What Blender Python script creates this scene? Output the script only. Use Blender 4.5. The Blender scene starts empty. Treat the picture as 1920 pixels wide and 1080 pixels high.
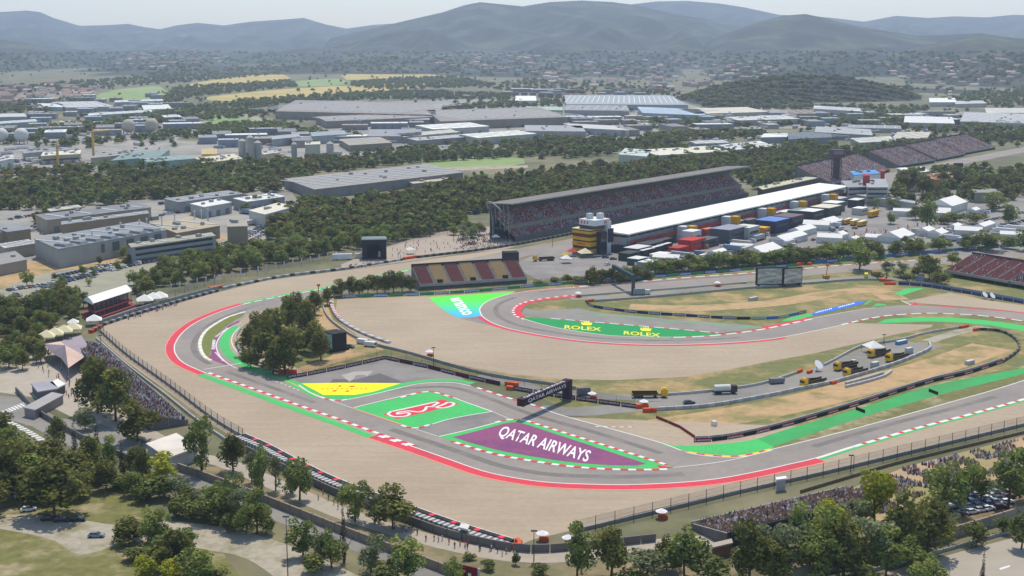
import bpy, math, random
import numpy as np
from mathutils import Vector, Matrix
from mathutils.geometry import tessellate_polygon
random.seed(7)
RNG = np.random.default_rng(11)
S = bpy.context.scene

# ---------------------------------------------------------------- camera, world, sun, exposure
CAM_H, FPX, HORIZON = 132.0, 2480.0, 65.0          # height in m, focal length and horizon row in photo pixels
TH = math.atan((540 - HORIZON) / FPX)
cam = bpy.data.cameras.new('camera')
cam.sensor_width = 36.0
cam.lens = 36.0 * FPX / 1920.0
cam.clip_start, cam.clip_end = 1.0, 60000.0
camo = bpy.data.objects.new('camera', cam)
S.collection.objects.link(camo)
camo.location = (0, 0, CAM_H)
camo.rotation_euler = (math.pi / 2 - TH, 0, 0)
S.camera = camo

SUN_EL, SUN_AZ = math.radians(64), math.radians(8)   # azimuth from +Y (ahead) towards +X
w = bpy.data.worlds.new('World'); S.world = w; w.use_nodes = True
nt = w.node_tree
sky = nt.nodes.new('ShaderNodeTexSky'); sky.sky_type = 'NISHITA'; sky.sun_disc = False
sky.sun_elevation = SUN_EL; sky.sun_rotation = SUN_AZ
sky.air_density = 1.0; sky.dust_density = 0.5; sky.ozone_density = 1.0
nt.links.new(sky.outputs[0], nt.nodes['Background'].inputs[0])
nt.nodes['Background'].inputs[1].default_value = 0.15
sun = bpy.data.lights.new('sun', 'SUN'); sun.energy = 3.4; sun.angle = math.radians(0.9); sun.color = (1.0, 0.90, 0.75)
suno = bpy.data.objects.new('sun', sun); S.collection.objects.link(suno)
sd = Vector((math.sin(SUN_AZ) * math.cos(SUN_EL), math.cos(SUN_AZ) * math.cos(SUN_EL), math.sin(SUN_EL)))
suno.rotation_euler = sd.to_track_quat('Z', 'Y').to_euler(); suno.location = (0, 300, 900)
S.view_settings.view_transform = 'Standard'; S.view_settings.look = 'None'
S.view_settings.exposure = 0.2; S.view_settings.gamma = 1.0; S.view_settings.use_curve_mapping = False
S.cycles.max_bounces = 6; S.cycles.diffuse_bounces = 3; S.cycles.glossy_bounces = 2
S.cycles.transparent_max_bounces = 12; S.cycles.volume_bounces = 1
S.cycles.use_denoising = True

# ---------------------------------------------------------------- helpers
CT, ST = math.cos(TH), math.sin(TH)
def P(px, py, z=0.0):
    """point at height z seen at photo pixel (px, py) of the 1920 x 1080 frame"""
    a, b = (px - 960) / FPX, (py - 540) / FPX
    t = (CAM_H - z) / (ST + b * CT)
    return Vector((a * t, (CT - b * ST) * t, z))
def ppm(py):
    """photo pixels per metre on the ground at row py"""
    return FPX / ((CAM_H) / (ST + (py - 540) / FPX * CT))
def lin(h):
    """hex sRGB to linear"""
    h = h.lstrip('#'); o = []
    for i in (0, 2, 4):
        c = int(h[i:i+2], 16) / 255
        o.append(c / 12.92 if c <= .04045 else ((c + .055) / 1.055) ** 2.4)
    return tuple(o) + (1.0,)

MATS = {}
def mat(name, col, rough=0.85, var=0.12, scale=0.4, metal=0.0, spec=0.3, objvar=0.0, scale2=None, col2=None, fac2=(.45, .62), bump=0.0):
    """procedural surface: base colour with noise variation, optional second colour in patches"""
    if name in MATS: return MATS[name]
    if isinstance(col, str): col = lin(col)
    if isinstance(col2, str): col2 = lin(col2)
    m = bpy.data.materials.new(name); m.use_nodes = True
    n, l = m.node_tree.nodes, m.node_tree.links
    b = n['Principled BSDF']
    b.inputs['Roughness'].default_value = rough; b.inputs['Metallic'].default_value = metal
    b.inputs['Specular IOR Level'].default_value = spec
    geo = n.new('ShaderNodeNewGeometry')
    src = None
    if col2 is not None:
        nz = n.new('ShaderNodeTexNoise'); nz.inputs['Scale'].default_value = scale2 or .05; nz.inputs['Detail'].default_value = 6
        nz.inputs['Roughness'].default_value = .62
        l.new(geo.outputs['Position'], nz.inputs['Vector'])
        rp = n.new('ShaderNodeValToRGB'); rp.color_ramp.elements[0].position, rp.color_ramp.elements[1].position = fac2
        rp.color_ramp.elements[0].color, rp.color_ramp.elements[1].color = col, col2
        l.new(nz.outputs['Fac'], rp.inputs['Fac']); src = rp.outputs['Color']
    nz = n.new('ShaderNodeTexNoise'); nz.inputs['Scale'].default_value = scale; nz.inputs['Detail'].default_value = 5
    l.new(geo.outputs['Position'], nz.inputs['Vector'])
    hsv = n.new('ShaderNodeHueSaturation')
    if src is None: hsv.inputs['Color'].default_value = col
    else: l.new(src, hsv.inputs['Color'])
    mr = n.new('ShaderNodeMapRange'); mr.inputs[1].default_value, mr.inputs[2].default_value = .25, .75
    mr.inputs[3].default_value, mr.inputs[4].default_value = 1 - var, 1 + var
    l.new(nz.outputs['Fac'], mr.inputs[0])
    vout = mr.outputs[0]
    if objvar:
        oi = n.new('ShaderNodeObjectInfo'); m2 = n.new('ShaderNodeMapRange')
        m2.inputs[3].default_value, m2.inputs[4].default_value = 1 - objvar, 1 + objvar
        l.new(oi.outputs['Random'], m2.inputs[0])
        mm = n.new('ShaderNodeMath'); mm.operation = 'MULTIPLY'
        l.new(vout, mm.inputs[0]); l.new(m2.outputs[0], mm.inputs[1]); vout = mm.outputs[0]
    l.new(vout, hsv.inputs['Value']); l.new(hsv.outputs[0], b.inputs['Base Color'])
    if bump:
        bp = n.new('ShaderNodeBump'); bp.inputs['Strength'].default_value = bump; bp.inputs['Distance'].default_value = .3
        l.new(nz.outputs['Fac'], bp.inputs['Height']); l.new(bp.outputs[0], b.inputs['Normal'])
    MATS[name] = m
    return m
def palette(name, cols, rough=0.5, spec=0.4, island=False):
    """each object (or each loose piece) takes one of the colours at random"""
    if name in MATS: return MATS[name]
    m = bpy.data.materials.new(name); m.use_nodes = True
    n, l = m.node_tree.nodes, m.node_tree.links
    b = n['Principled BSDF']; b.inputs['Roughness'].default_value = rough; b.inputs['Specular IOR Level'].default_value = spec
    rp = n.new('ShaderNodeValToRGB'); cr = rp.color_ramp; cr.interpolation = 'CONSTANT'
    while len(cr.elements) < len(cols): cr.elements.new(.5)
    for i, c in enumerate(cols):
        cr.elements[i].position = i / len(cols); cr.elements[i].color = lin(c)
    s = n.new('ShaderNodeNewGeometry').outputs['Random Per Island'] if island else n.new('ShaderNodeObjectInfo').outputs['Random']
    l.new(s, rp.inputs['Fac']); l.new(rp.outputs[0], b.inputs['Base Color'])
    MATS[name] = m
    return m
def alpha_mat(name, col, alpha, rough=.6):
    if name in MATS: return MATS[name]
    m = bpy.data.materials.new(name); m.use_nodes = True
    b = m.node_tree.nodes['Principled BSDF']; b.inputs['Base Color'].default_value = lin(col)
    b.inputs['Alpha'].default_value = alpha; b.inputs['Roughness'].default_value = rough
    MATS[name] = m
    return m

def T(o, label=None, cat=None, group=None, kind=None):
    if label: o['label'] = label
    if cat: o['category'] = cat
    if group: o['group'] = group
    if kind: o['kind'] = kind
    return o
def empty(name, loc, rz=0.0):
    o = bpy.data.objects.new(name, None); S.collection.objects.link(o)
    o.location = loc; o.rotation_euler = (0, 0, rz); o.empty_display_size = .5
    return o
def add(name, me, parent=None, loc=(0, 0, 0), rz=0.0, sc=None):
    o = bpy.data.objects.new(name, me); S.collection.objects.link(o)
    o.location = loc; o.rotation_euler = (0, 0, rz)
    if sc is not None: o.scale = sc
    if parent is not None: o.parent = parent
    return o

class MB:
    """collects faces; build() links them as one mesh object"""
    def __init__(s): s.v, s.f, s.m = [], [], []
    def face(s, pts, m=0):
        i = len(s.v); s.v += [tuple(p) for p in pts]; s.f.append(tuple(range(i, i + len(pts)))); s.m.append(m)
    def prism(s, base, z0, z1, m=0, mt=None, bottom=False, top=True):
        """base: 2-D points; wound either way"""
        a = sum(base[i][0] * base[(i+1) % len(base)][1] - base[(i+1) % len(base)][0] * base[i][1] for i in range(len(base)))
        b = list(base) if a > 0 else list(base)[::-1]
        k = len(b); i = len(s.v)
        zz0 = z0 if hasattr(z0, '__len__') else [z0] * k
        zz1 = z1 if hasattr(z1, '__len__') else [z1] * k
        s.v += [(p[0], p[1], zz0[j]) for j, p in enumerate(b)] + [(p[0], p[1], zz1[j]) for j, p in enumerate(b)]
        for j in range(k):
            s.f.append((i + j, i + (j+1) % k, i + k + (j+1) % k, i + k + j)); s.m.append(m)
        if top: s.f.append(tuple(range(i + k, i + 2*k))); s.m.append(m if mt is None else mt)
        if bottom: s.f.append(tuple(range(i + k - 1, i - 1, -1))); s.m.append(m)
    def box(s, c, size, rz=0.0, m=0, mt=None, bottom=True, taper=1.0):
        """c = centre of the bottom face"""
        ca, sa = math.cos(rz), math.sin(rz); hx, hy = size[0]/2, size[1]/2
        def q(x, y, z): return (c[0] + x*ca - y*sa, c[1] + x*sa + y*ca, c[2] + z)
        lo = [q(-hx, -hy, 0), q(hx, -hy, 0), q(hx, hy, 0), q(-hx, hy, 0)]
        tx, ty = hx*taper, hy*taper
        hi = [q(-tx, -ty, size[2]), q(tx, -ty, size[2]), q(tx, ty, size[2]), q(-tx, ty, size[2])]
        i = len(s.v); s.v += lo + hi
        for j in range(4):
            s.f.append((i+j, i+(j+1) % 4, i+4+(j+1) % 4, i+4+j)); s.m.append(m)
        s.f.append((i+4, i+5, i+6, i+7)); s.m.append(m if mt is None else mt)
        if bottom: s.f.append((i+3, i+2, i+1, i)); s.m.append(m)
    def tube(s, a, b, r0, r1=None, n=6, m=0, cap=True):
        a, b = Vector(a), Vector(b); r1 = r0 if r1 is None else r1
        d = (b - a).normalized(); u = d.orthogonal().normalized(); v = d.cross(u)
        i = len(s.v)
        for c, r in ((a, r0), (b, r1)):
            for k in range(n):
                t = 2 * math.pi * k / n
                s.v.append(tuple(c + (u * math.cos(t) + v * math.sin(t)) * r))
        for k in range(n):
            s.f.append((i+k, i+(k+1) % n, i+n+(k+1) % n, i+n+k)); s.m.append(m)
        if cap:
            s.f.append(tuple(range(i+n, i+2*n))); s.m.append(m)
            s.f.append(tuple(range(i+n-1, i-1, -1))); s.m.append(m)
    def sphere(s, c, r, nu=14, nv=9, m=0, sz=1.0, v0=0.0, v1=1.0):
        i = len(s.v)
        for a in range(nv + 1):
            ph = math.pi * (v0 + (v1 - v0) * a / nv)
            for b in range(nu):
                t = 2 * math.pi * b / nu
                s.v.append((c[0] + r*math.sin(ph)*math.cos(t), c[1] + r*math.sin(ph)*math.sin(t), c[2] + r*math.cos(ph)*sz))
        for a in range(nv):
            for b in range(nu):
                s.f.append((i+a*nu+b, i+(a+1)*nu+b, i+(a+1)*nu+(b+1) % nu, i+a*nu+(b+1) % nu)); s.m.append(m)
    def mesh(s, name, mats, smooth=False):
        me = bpy.data.meshes.new(name); me.from_pydata(s.v, [], s.f)
        for m in (mats if isinstance(mats, (list, tuple)) else [mats]): me.materials.append(m)
        me.polygons.foreach_set('material_index', s.m)
        if smooth: me.polygons.foreach_set('use_smooth', [True] * len(s.f))
        me.update(); return me
    def build(s, name, mats, parent=None, smooth=False):
        return add(name, s.mesh(name, mats, smooth), parent)

def np_mesh(name, V, F, mats, mi=None, smooth=False):
    """quads or triangles from numpy arrays"""
    me = bpy.data.meshes.new(name); k = F.shape[1]
    me.vertices.add(len(V)); me.vertices.foreach_set('co', V.astype(np.float32).ravel())
    me.loops.add(F.size); me.loops.foreach_set('vertex_index', F.astype(np.int32).ravel())
    me.polygons.add(len(F)); me.polygons.foreach_set('loop_start', np.arange(0, F.size, k, dtype=np.int32))
    for m in mats: me.materials.append(m)
    if mi is not None: me.polygons.foreach_set('material_index', mi.astype(np.int32))
    if smooth: me.polygons.foreach_set('use_smooth', np.ones(len(F), dtype=bool))
    me.update(calc_edges=True); return me

def smooth(pts, step=6.0, closed=False):
    """Catmull-Rom through pixel points"""
    out = []; n = len(pts)
    for i in range(n if closed else n - 1):
        g = (lambda k: pts[k % n]) if closed else (lambda k: pts[min(max(k, 0), n - 1)])
        p0, p1, p2, p3 = g(i-1), g(i), g(i+1), g(i+2)
        k = max(1, int(math.hypot(p2[0]-p1[0], p2[1]-p1[1]) / step))
        for j in range(k):
            t = j / k
            out.append(tuple(.5 * (2*p1[c] + (p2[c]-p0[c])*t + (2*p0[c]-5*p1[c]+4*p2[c]-p3[c])*t*t + (3*p1[c]-p0[c]-3*p2[c]+p3[c])*t**3) for c in (0, 1)))
    if not closed: out.append(tuple(pts[-1]))
    return out
def sub(curve, a, b):
    """piece of a pixel curve between the points nearest to a and b"""
    f = lambda q: min(range(len(curve)), key=lambda i: (curve[i][0]-q[0])**2 + (curve[i][1]-q[1])**2)
    i, j = f(a), f(b)
    return curve[i:j+1] if i <= j else curve[j:i+1][::-1]
_ZC = [0]
def zstep(z):
    """no two ground sheets share a plane"""
    _ZC[0] = (_ZC[0] + 1) % 97
    return z + _ZC[0] * .00014
def sheet(name, px, m, z, parent=None, label=None, kind='structure', world=False):
    """flat ground polygon traced at ground level"""
    pts = [Vector(p).to_3d() if world else P(*p) for p in px]
    zi = zstep(z)
    for p in pts: p.z = zi
    tris = tessellate_polygon([pts])
    me = bpy.data.meshes.new(name)
    def up(t):
        a, b, c = (pts[i] for i in t)
        return t if (b-a).cross(c-a).z > 0 else t[::-1]
    me.from_pydata([tuple(p) for p in pts], [], [tuple(up(t)) for t in tris])
    me.materials.append(m); me.update()
    o = add(name, me, parent)
    if parent is None: T(o, label, kind=kind)
    return o
def resample(pts, step):
    out = [pts[0].copy()]; need = step
    for a, b in zip(pts, pts[1:]):
        d = (b - a).length; pos = 0.0
        while d - pos >= need:
            pos += need; out.append(a.lerp(b, pos / d)); need = step
        need -= d - pos
    if len(out) == 1 or (out[-1] - pts[-1]).length > step * .3: out.append(pts[-1].copy())
    return out
def normals(pts):
    out = []
    for i in range(len(pts)):
        d = pts[min(i+1, len(pts)-1)] - pts[max(i-1, 0)]; d.z = 0
        d = d.normalized() if d.length else Vector((1, 0, 0)); out.append(Vector((-d.y, d.x, 0)))
    return out
def line_pts(px, step, world=False, sm=True):
    if world: w_ = [Vector(p).to_3d() for p in px]
    else: w_ = [P(*p) for p in (smooth(px) if sm else px)]
    return resample(w_, step)
def ribbon(name, px, o0, o1, mats, step=2.0, z=.06, every=1, parent=None, raised=False, sm=True, label=None, world=False):
    """painted strip beside a traced line; offsets in metres to the left of its direction; materials alternate"""
    pts = line_pts(px, step, world, sm); nn = normals(pts); z = zstep(z)
    b = MB(); mats = mats if isinstance(mats, (list, tuple)) else [mats]
    lo, hi = min(o0, o1), max(o0, o1)
    for i in range(len(pts) - 1):
        a0, a1 = pts[i] + nn[i]*lo, pts[i] + nn[i]*hi
        b0, b1 = pts[i+1] + nn[i+1]*lo, pts[i+1] + nn[i+1]*hi
        mi = (i // every) % len(mats)
        q = [a0, b0, b1, a1]
        b.face([(p.x, p.y, z) for p in q], mi)
        if raised:
            for u, v in ((a0, b0), (b1, a1)):
                b.face([(u.x, u.y, z-.12), (v.x, v.y, z-.12), (v.x, v.y, z), (u.x, u.y, z)], mi)
    o = b.build(name, mats, parent)
    if parent is None: T(o, label, kind='structure')
    return o
def inpoly(x, y, poly):
    r = False; j = len(poly) - 1
    for i in range(len(poly)):
        if (poly[i][1] > y) != (poly[j][1] > y) and x < (poly[j][0]-poly[i][0])*(y-poly[i][1])/(poly[j][1]-poly[i][1]) + poly[i][0]: r = not r
        j = i
    return r
ORD = ['first', 'second', 'third', 'fourth', 'fifth', 'sixth', 'seventh', 'eighth', 'ninth', 'tenth', 'eleventh', 'twelfth', 'thirteenth',
       'fourteenth', 'fifteenth', 'sixteenth', 'seventeenth', 'eighteenth', 'nineteenth', 'twentieth', 'twenty-first', 'twenty-second',
       'twenty-third', 'twenty-fourth', 'twenty-fifth', 'twenty-sixth', 'twenty-seventh', 'twenty-eighth', 'twenty-ninth', 'thirtieth']
_TXT = {}
def text_mesh(s, m, shear=0.0, bold=0.0, font_key=''):
    """flat lettering normalised to a unit box (x 0..1, y 0..1)"""
    k = (s, m.name, shear, bold)
    if k in _TXT: return _TXT[k]
    c = bpy.data.curves.new('lettering', 'FONT'); c.body = s; c.shear = shear; c.offset = bold; c.resolution_u = 3
    o = bpy.data.objects.new('lettering', c); S.collection.objects.link(o)
    dg = bpy.context.evaluated_depsgraph_get()
    me = bpy.data.meshes.new_from_object(o.evaluated_get(dg))
    bpy.data.objects.remove(o); bpy.data.curves.remove(c)
    n = len(me.vertices); co = np.empty(n*3, np.float32); me.vertices.foreach_get('co', co); co = co.reshape(-1, 3)
    mn, mx = co.min(0), co.max(0); co = (co - mn) / np.maximum(mx - mn, 1e-6); co[:, 2] = 0
    me.vertices.foreach_set('co', co.ravel()); me.materials.clear(); me.materials.append(m); me.update()
    _TXT[k] = me
    return me
def place_text(s, m, o, ex, ey, parent=None, shear=0.0, bold=0.0, name='lettering'):
    """lettering spanned by the vectors ex (reading direction) and ey (up) from corner o, vertices in world space"""
    src = text_mesh(s, m, shear, bold); me = src.copy()
    n = len(me.vertices); co = np.empty(n*3, np.float32); me.vertices.foreach_get('co', co); co = co.reshape(-1, 3)
    W = np.array(o)[None] + co[:, :1]*np.array(ex)[None] + co[:, 1:2]*np.array(ey)[None]
    me.vertices.foreach_set('co', W.astype(np.float32).ravel()); me.update()
    ob = add(name, me, parent)
    return ob
# ---------------------------------------------------------------- surface materials
M_ground = mat('dry_scrub_ground', '#5d6042', var=.25, scale=.08, col2='#80785a', scale2=.012, fac2=(.42, .62))
M_gravel = mat('gravel_runoff', '#ab9b84', var=.07, scale=.5, col2='#9c8b75', scale2=.018, fac2=(.35, .75))
def rake(m):
    n, l = m.node_tree.nodes, m.node_tree.links; b = n['Principled BSDF']; src = b.inputs['Base Color'].links[0].from_socket
    ge = n.new('ShaderNodeNewGeometry'); wv = n.new('ShaderNodeTexNoise'); mp = n.new('ShaderNodeMapping'); mp.inputs['Scale'].default_value = (.03, .55, 1); mp.inputs['Rotation'].default_value = (0, 0, .35)
    wv.inputs['Scale'].default_value = 1.0; wv.inputs['Detail'].default_value = 4; wv.inputs['Distortion'].default_value = .6
    l.new(ge.outputs['Position'], mp.inputs[0]); l.new(mp.outputs[0], wv.inputs['Vector'])
    mr = n.new('ShaderNodeMapRange'); mr.inputs[1].default_value, mr.inputs[2].default_value = .3, .7; mr.inputs[3].default_value, mr.inputs[4].default_value = .93, 1.06; l.new(wv.outputs['Fac'], mr.inputs[0])
    hs = n.new('ShaderNodeHueSaturation'); l.new(src, hs.inputs['Color']); l.new(mr.outputs[0], hs.inputs['Value']); l.new(hs.outputs[0], b.inputs['Base Color'])
rake(M_gravel)
M_asph = mat('track_asphalt', '#938b82', var=.07, scale=.35, col2='#857e78', scale2=.03, fac2=(.38, .68))
M_asph2 = mat('service_asphalt', '#89867f', var=.07, scale=.2, col2='#7d7a74', scale2=.03)
M_asph3 = mat('run_off_asphalt', '#87827d', var=.09, scale=.15, col2='#75716d', scale2=.05)
M_grass = mat('dry_grass', '#6b6e3c', var=.22, scale=.3, col2='#a58c5e', scale2=.04, fac2=(.48, .64))
M_grassg = mat('mown_grass', '#6d6c3a', var=.3, scale=.35, col2='#a19474', scale2=.06, fac2=(.5, .66))
M_dirt = mat('bare_earth', '#b2946a', var=.14, scale=.25, col2='#817a48', scale2=.05, fac2=(.5, .64))
M_path = mat('pale_gravel_path', '#a39b89', var=.16, scale=.5, col2='#7d7756', scale2=.09, fac2=(.5, .68))
M_green = mat('green_paint', '#3fba5e', var=.1, scale=.8, col2='#49a862', scale2=.09, fac2=(.42, .75))
M_dgreen = mat('dark_green_paint', '#12914b', var=.05, scale=.2)
M_red = mat('red_paint', '#d23c4b', var=.12, scale=.6, col2='#bf4450', scale2=.1)
M_pink = mat('salmon_line_paint', '#e58d78', var=.05, scale=.3)
M_white = mat('white_paint', '#d9d9d4', var=.04, scale=.5)
M_yellow = mat('yellow_paint', '#ece40a', var=.03, scale=.3)
M_purple = mat('purple_paint', '#874870', var=.12, scale=.5, col2='#77406a', scale2=.045, fac2=(.45, .58))
M_blue = mat('blue_paint', '#2f6fd0', var=.05)
M_olive = mat('olive_turf', '#6d7433', var=.15, scale=.3)
M_conc = mat('grey_concrete', '#9a9a96', var=.1, scale=.3)
M_dconc = mat('dark_concrete', '#6d6a66', var=.12, scale=.3)
M_steel = mat('galvanised_steel', '#8f9396', rough=.45, var=.08, metal=.4)
M_dark = mat('dark_rubber', '#2d2c2e', var=.15)
M_orange = mat('orange_foam', '#d0582a', var=.06)
M_maroon = mat('maroon_board', '#4b1f36', var=.05)
M_bwhite = mat('white_lettering', '#e6e4e6', var=.02)

# ---------------------------------------------------------------- terrain: valley floor and hills
g = MB(); g.face([(-9000, -60, 0), (9000, -60, 0), (9000, 15500, 0), (-9000, 15500, 0)])
T(g.build('ground', M_ground), kind='structure')

def prof(tab):
    xs, ys = zip(*tab)
    return lambda u: float(np.interp(u, xs, ys))
RIDGES = [  # name, distance of the foot, distance of the crest, crest profile in photo rows
    ('far_mountains', 8500, 12500, [(-700, 60), (-300, 40), (-150, 34), (0, 22), (50, 19), (75, 22), (100, 33), (150, 48), (210, 46), (240, 44), (270, 50), (300, 54), (330, 47), (370, 42), (420, 47), (470, 40), (530, 36), (570, 33), (610, 45), (650, 53), (700, 46), (760, 42), (850, 40), (1000, 30), (1230, 2), (1290, 1), (1350, 6), (1400, 14), (1460, 27), (1530, 30), (1570, 34), (1620, 40), (1680, 29), (1740, 33), (1790, 30), (1850, 32), (1900, 27), (2000, 30), (2300, 50), (2700, 60)]),
    ('centre_mountain', 5200, 8200, [(560, 125), (620, 70), (700, 52), (760, 38), (830, 22), (870, 9), (900, 3), (940, 7), (980, 11), (1030, 3), (1090, 0), (1150, 3), (1200, 10), (1260, 24), (1320, 34), (1400, 58), (1480, 80), (1560, 120)]),
    ('right_mountain', 4200, 6400, [(1270, 125), (1320, 80), (1370, 58), (1420, 40), (1470, 28), (1510, 25), (1540, 31), (1600, 46), (1650, 55), (1720, 66), (1780, 64), (1840, 61), (1900, 70), (2000, 78), (2200, 60), (2500, 90)]),
    ('left_foothills', 3900, 6800, [(-700, 90), (-250, 60), (0, 72), (60, 80), (130, 92), (230, 96), (330, 92), (420, 100), (500, 96), (580, 88), (650, 92), (720, 80), (800, 90), (880, 88), (960, 94), (1050, 92), (1130, 100), (1230, 96), (1350, 130)]),
    ('right_foothills', 3000, 4900, [(1250, 150), (1400, 112), (1500, 100), (1600, 90), (1680, 98), (1760, 78), (1840, 64), (1900, 70), (2000, 74), (2300, 90), (2600, 90)]),
    ('wooded_hill', 2330, 2800, [(1180, 200), (1250, 186), (1290, 176), (1330, 163), (1400, 151), (1450, 144), (1500, 141), (1580, 143), (1640, 152), (1700, 170), (1745, 190), (1790, 205)]),
]
from mathutils import noise as mnoise
def hgt(i, u, Y):
    nm, d0, d1, tab = RIDGES[i]
    row = prof_f[i](u)
    zr = CAM_H + (d1 * CT + 0) / FPX * (540 - row) * 1.0
    # exact: row = 540 + F*((H-z)c - Y s)/(Y c + (H-z) s)
    k = (row - 540) / FPX
    q = d1 * (ST + k * CT) / (CT - k * ST); zr = CAM_H - q
    t = (Y - d0) / (d1 - d0)
    X = (u - 960) / FPX * Y
    nz = mnoise.fractal(Vector((X / 900.0 + 13.7*i, Y / 900.0, i * 3.1)), 1.0, 2.1, 6)
    n2 = abs(mnoise.noise(Vector((X / 420.0, Y / 1600.0 + i, 5.0))))
    if t <= 0: return -12.0 + 12 * t
    # spurs and gullies running down from the crest
    wv = X / (520.0 + 90*i) + mnoise.noise(Vector((Y / 1500.0, X / 2500.0, i + 2.0))) * 1.3
    sp = 1 - 2*abs(mnoise.noise(Vector((wv, Y / 2600.0, i * 1.7))))*1.6
    if t <= 1:
        s = t ** 1.25
        amp = math.sin(math.pi * min(1, t*1.08)) * (zr + 40) * .40
        return max(-4, zr * s + (nz*.55 + sp*.75 - .55) * amp - 3)
    return zr * (1 - .8 * (t - 1)) + nz * 10 * min(1, (t-1)*8)
prof_f = [prof(r[3]) for r in RIDGES]
M_hill = mat('forested_hill', '#242b1e', var=.6, scale=.012, col2='#474e35', scale2=.0045, fac2=(.45, .6), bump=1.0)
M_hill2 = mat('wooded_hill_cover', '#20281a', var=.35, scale=.05, col2='#2b3422', scale2=.02, bump=.8)
HGRID = []
for i, (nm, d0, d1, tab) in enumerate(RIDGES):
    us = np.arange(tab[0][0], tab[-1][0] + 1, 5.0 if i < 5 else 3.0)
    ts = np.concatenate([np.linspace(-.04, 1, 70), np.linspace(1.03, 1.35, 7)])
    Z = np.array([[hgt(i, u, d0 + t * (d1 - d0)) for u in us] for t in ts])
    ed = np.minimum(1, np.minimum(us - us[0], us[-1] - us) / 60.0)
    Z = np.where(Z > 0, Z * ed[None], Z)
    Y = (d0 + ts * (d1 - d0))[:, None] + 0 * us[None]
    # photo column -> x at that distance and height
    X = (us[None] - 960) / FPX * (Y * CT + (CAM_H - Z) * ST)
    V = np.stack([X, Y, Z], -1).reshape(-1, 3); nu, nv = len(us), len(ts)
    a = np.arange((nv - 1) * nu).reshape(nv - 1, nu)[:, :-1].ravel()
    F = np.stack([a, a + 1, a + nu + 1, a + nu], 1)
    HGRID.append((us, d0 + ts * (d1 - d0), Z))
    T(add(nm, np_mesh(nm, V, F, [M_hill if i < 5 else M_hill2], smooth=True)), kind='structure')
def hill_height(u, Y):
    best = 0.0
    for us, ds, Z in HGRID:
        if us[0] < u < us[-1] and ds[0] < Y < ds[-1]:
            i = min(len(ds) - 2, int(np.searchsorted(ds, Y)) - 1); j = min(len(us) - 2, int((u - us[0]) / (us[1] - us[0])))
            i = max(i, 0); f = (Y - ds[i]) / (ds[i+1] - ds[i]); h = (u - us[j]) / (us[1] - us[0])
            z = (Z[i, j]*(1-h) + Z[i, j+1]*h)*(1-f) + (Z[i+1, j]*(1-h) + Z[i+1, j+1]*h)*f
            best = max(best, z)
    return best
def PH(px, py):
    """first terrain point seen at a photo pixel"""
    a, b = (px - 960) / FPX, (py - 540) / FPX
    dx, dy, dz = a, CT - b * ST, -(ST + b * CT)
    Y = 1500.0
    while Y < 12400:
        t = Y / dy; z = CAM_H + dz * t
        if z <= hill_height(px, Y): return Vector((dx * t, Y, max(z, 0)))
        Y += 25
    return None

# ---------------------------------------------------------------- open land
def field(name, px, m, z=.02, sm=True): return sheet(name, smooth(px, 20, True) if sm else px, m, z)
M_wheat = mat('ripe_field', '#b7a45f', var=.1, scale=.02, col2='#a89a5c', scale2=.008)
M_fgreen = mat('green_field', '#7d9455', var=.12, scale=.03, col2='#8b9a5e', scale2=.008)
M_yard = mat('industrial_yard', '#9a968c', var=.14, scale=.05, col2='#7f7d76', scale2=.015)
M_town = mat('town_ground', '#8c8172', var=.25, scale=.04, col2='#6a6c52', scale2=.012)
field('field_wheat', [(352, 158), (400, 150), (470, 141), (530, 139), (545, 146), (520, 153), (440, 160), (370, 164)], M_wheat)
field('field_wheat', [(380, 184), (440, 176), (520, 168), (600, 163), (700, 158), (790, 150), (850, 146), (860, 153), (800, 163), (700, 172), (600, 180), (500, 186), (420, 190)], M_wheat)
field('field_wheat', [(640, 142), (700, 133), (770, 131), (845, 131), (850, 141), (780, 146), (700, 148), (650, 150)], M_wheat)
field('field_green', [(175, 182), (220, 168), (300, 162), (315, 172), (305, 186), (240, 190)], M_fgreen)
field('field_green', [(520, 160), (580, 150), (640, 148), (660, 156), (600, 162)], M_fgreen)
field('field_green', [(370, 222), (420, 210), (480, 216), (530, 232), (470, 236), (400, 234)], M_fgreen, .03)
field('field_green', [(790, 306), (860, 297), (980, 296), (985, 306), (900, 316), (800, 318)], M_fgreen)
field('field_green', [(1120, 250), (1250, 243), (1310, 246), (1300, 256), (1180, 262)], M_fgreen)
field('yard', [(-60, 300), (0, 255), (120, 235), (340, 225), (400, 236), (330, 262), (480, 262), (640, 240), (720, 262), (700, 292), (480, 300), (380, 312), (100, 330), (-60, 345)], M_yard, .03)
field('yard', [(640, 200), (900, 186), (1250, 190), (1330, 215), (1330, 240), (1160, 262), (900, 282), (700, 285), (600, 250)], M_yard, .025)
field('yard', [(1150, 300), (1240, 262), (1500, 240), (1800, 250), (1950, 240), (1950, 215), (1500, 205), (1330, 200), (1280, 225)], M_yard, .02)
field('yard', [(-60, 540), (-60, 400), (60, 385), (300, 372), (540, 350), (560, 380), (520, 440), (400, 480), (250, 505), (60, 560)], M_yard, .03)
field('town_ground', [(-50, 205), (-40, 170), (120, 165), (170, 175), (160, 192), (40, 205)], M_town, .015)
field('bare_slope', [(-60, 540), (0, 502), (60, 490), (130, 478), (200, 466), (260, 452), (330, 440), (400, 436), (430, 446), (400, 455), (300, 470), (250, 485), (180, 500), (110, 508), (30, 530), (0, 545)], M_dirt, .05)
field('car_park', [(-40, 572), (20, 536), (110, 512), (230, 486), (340, 462), (480, 448), (470, 480), (350, 500), (250, 545), (100, 580)], mat('car_park_ground', '#93907c', var=.15, scale=.1), .04)
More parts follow.
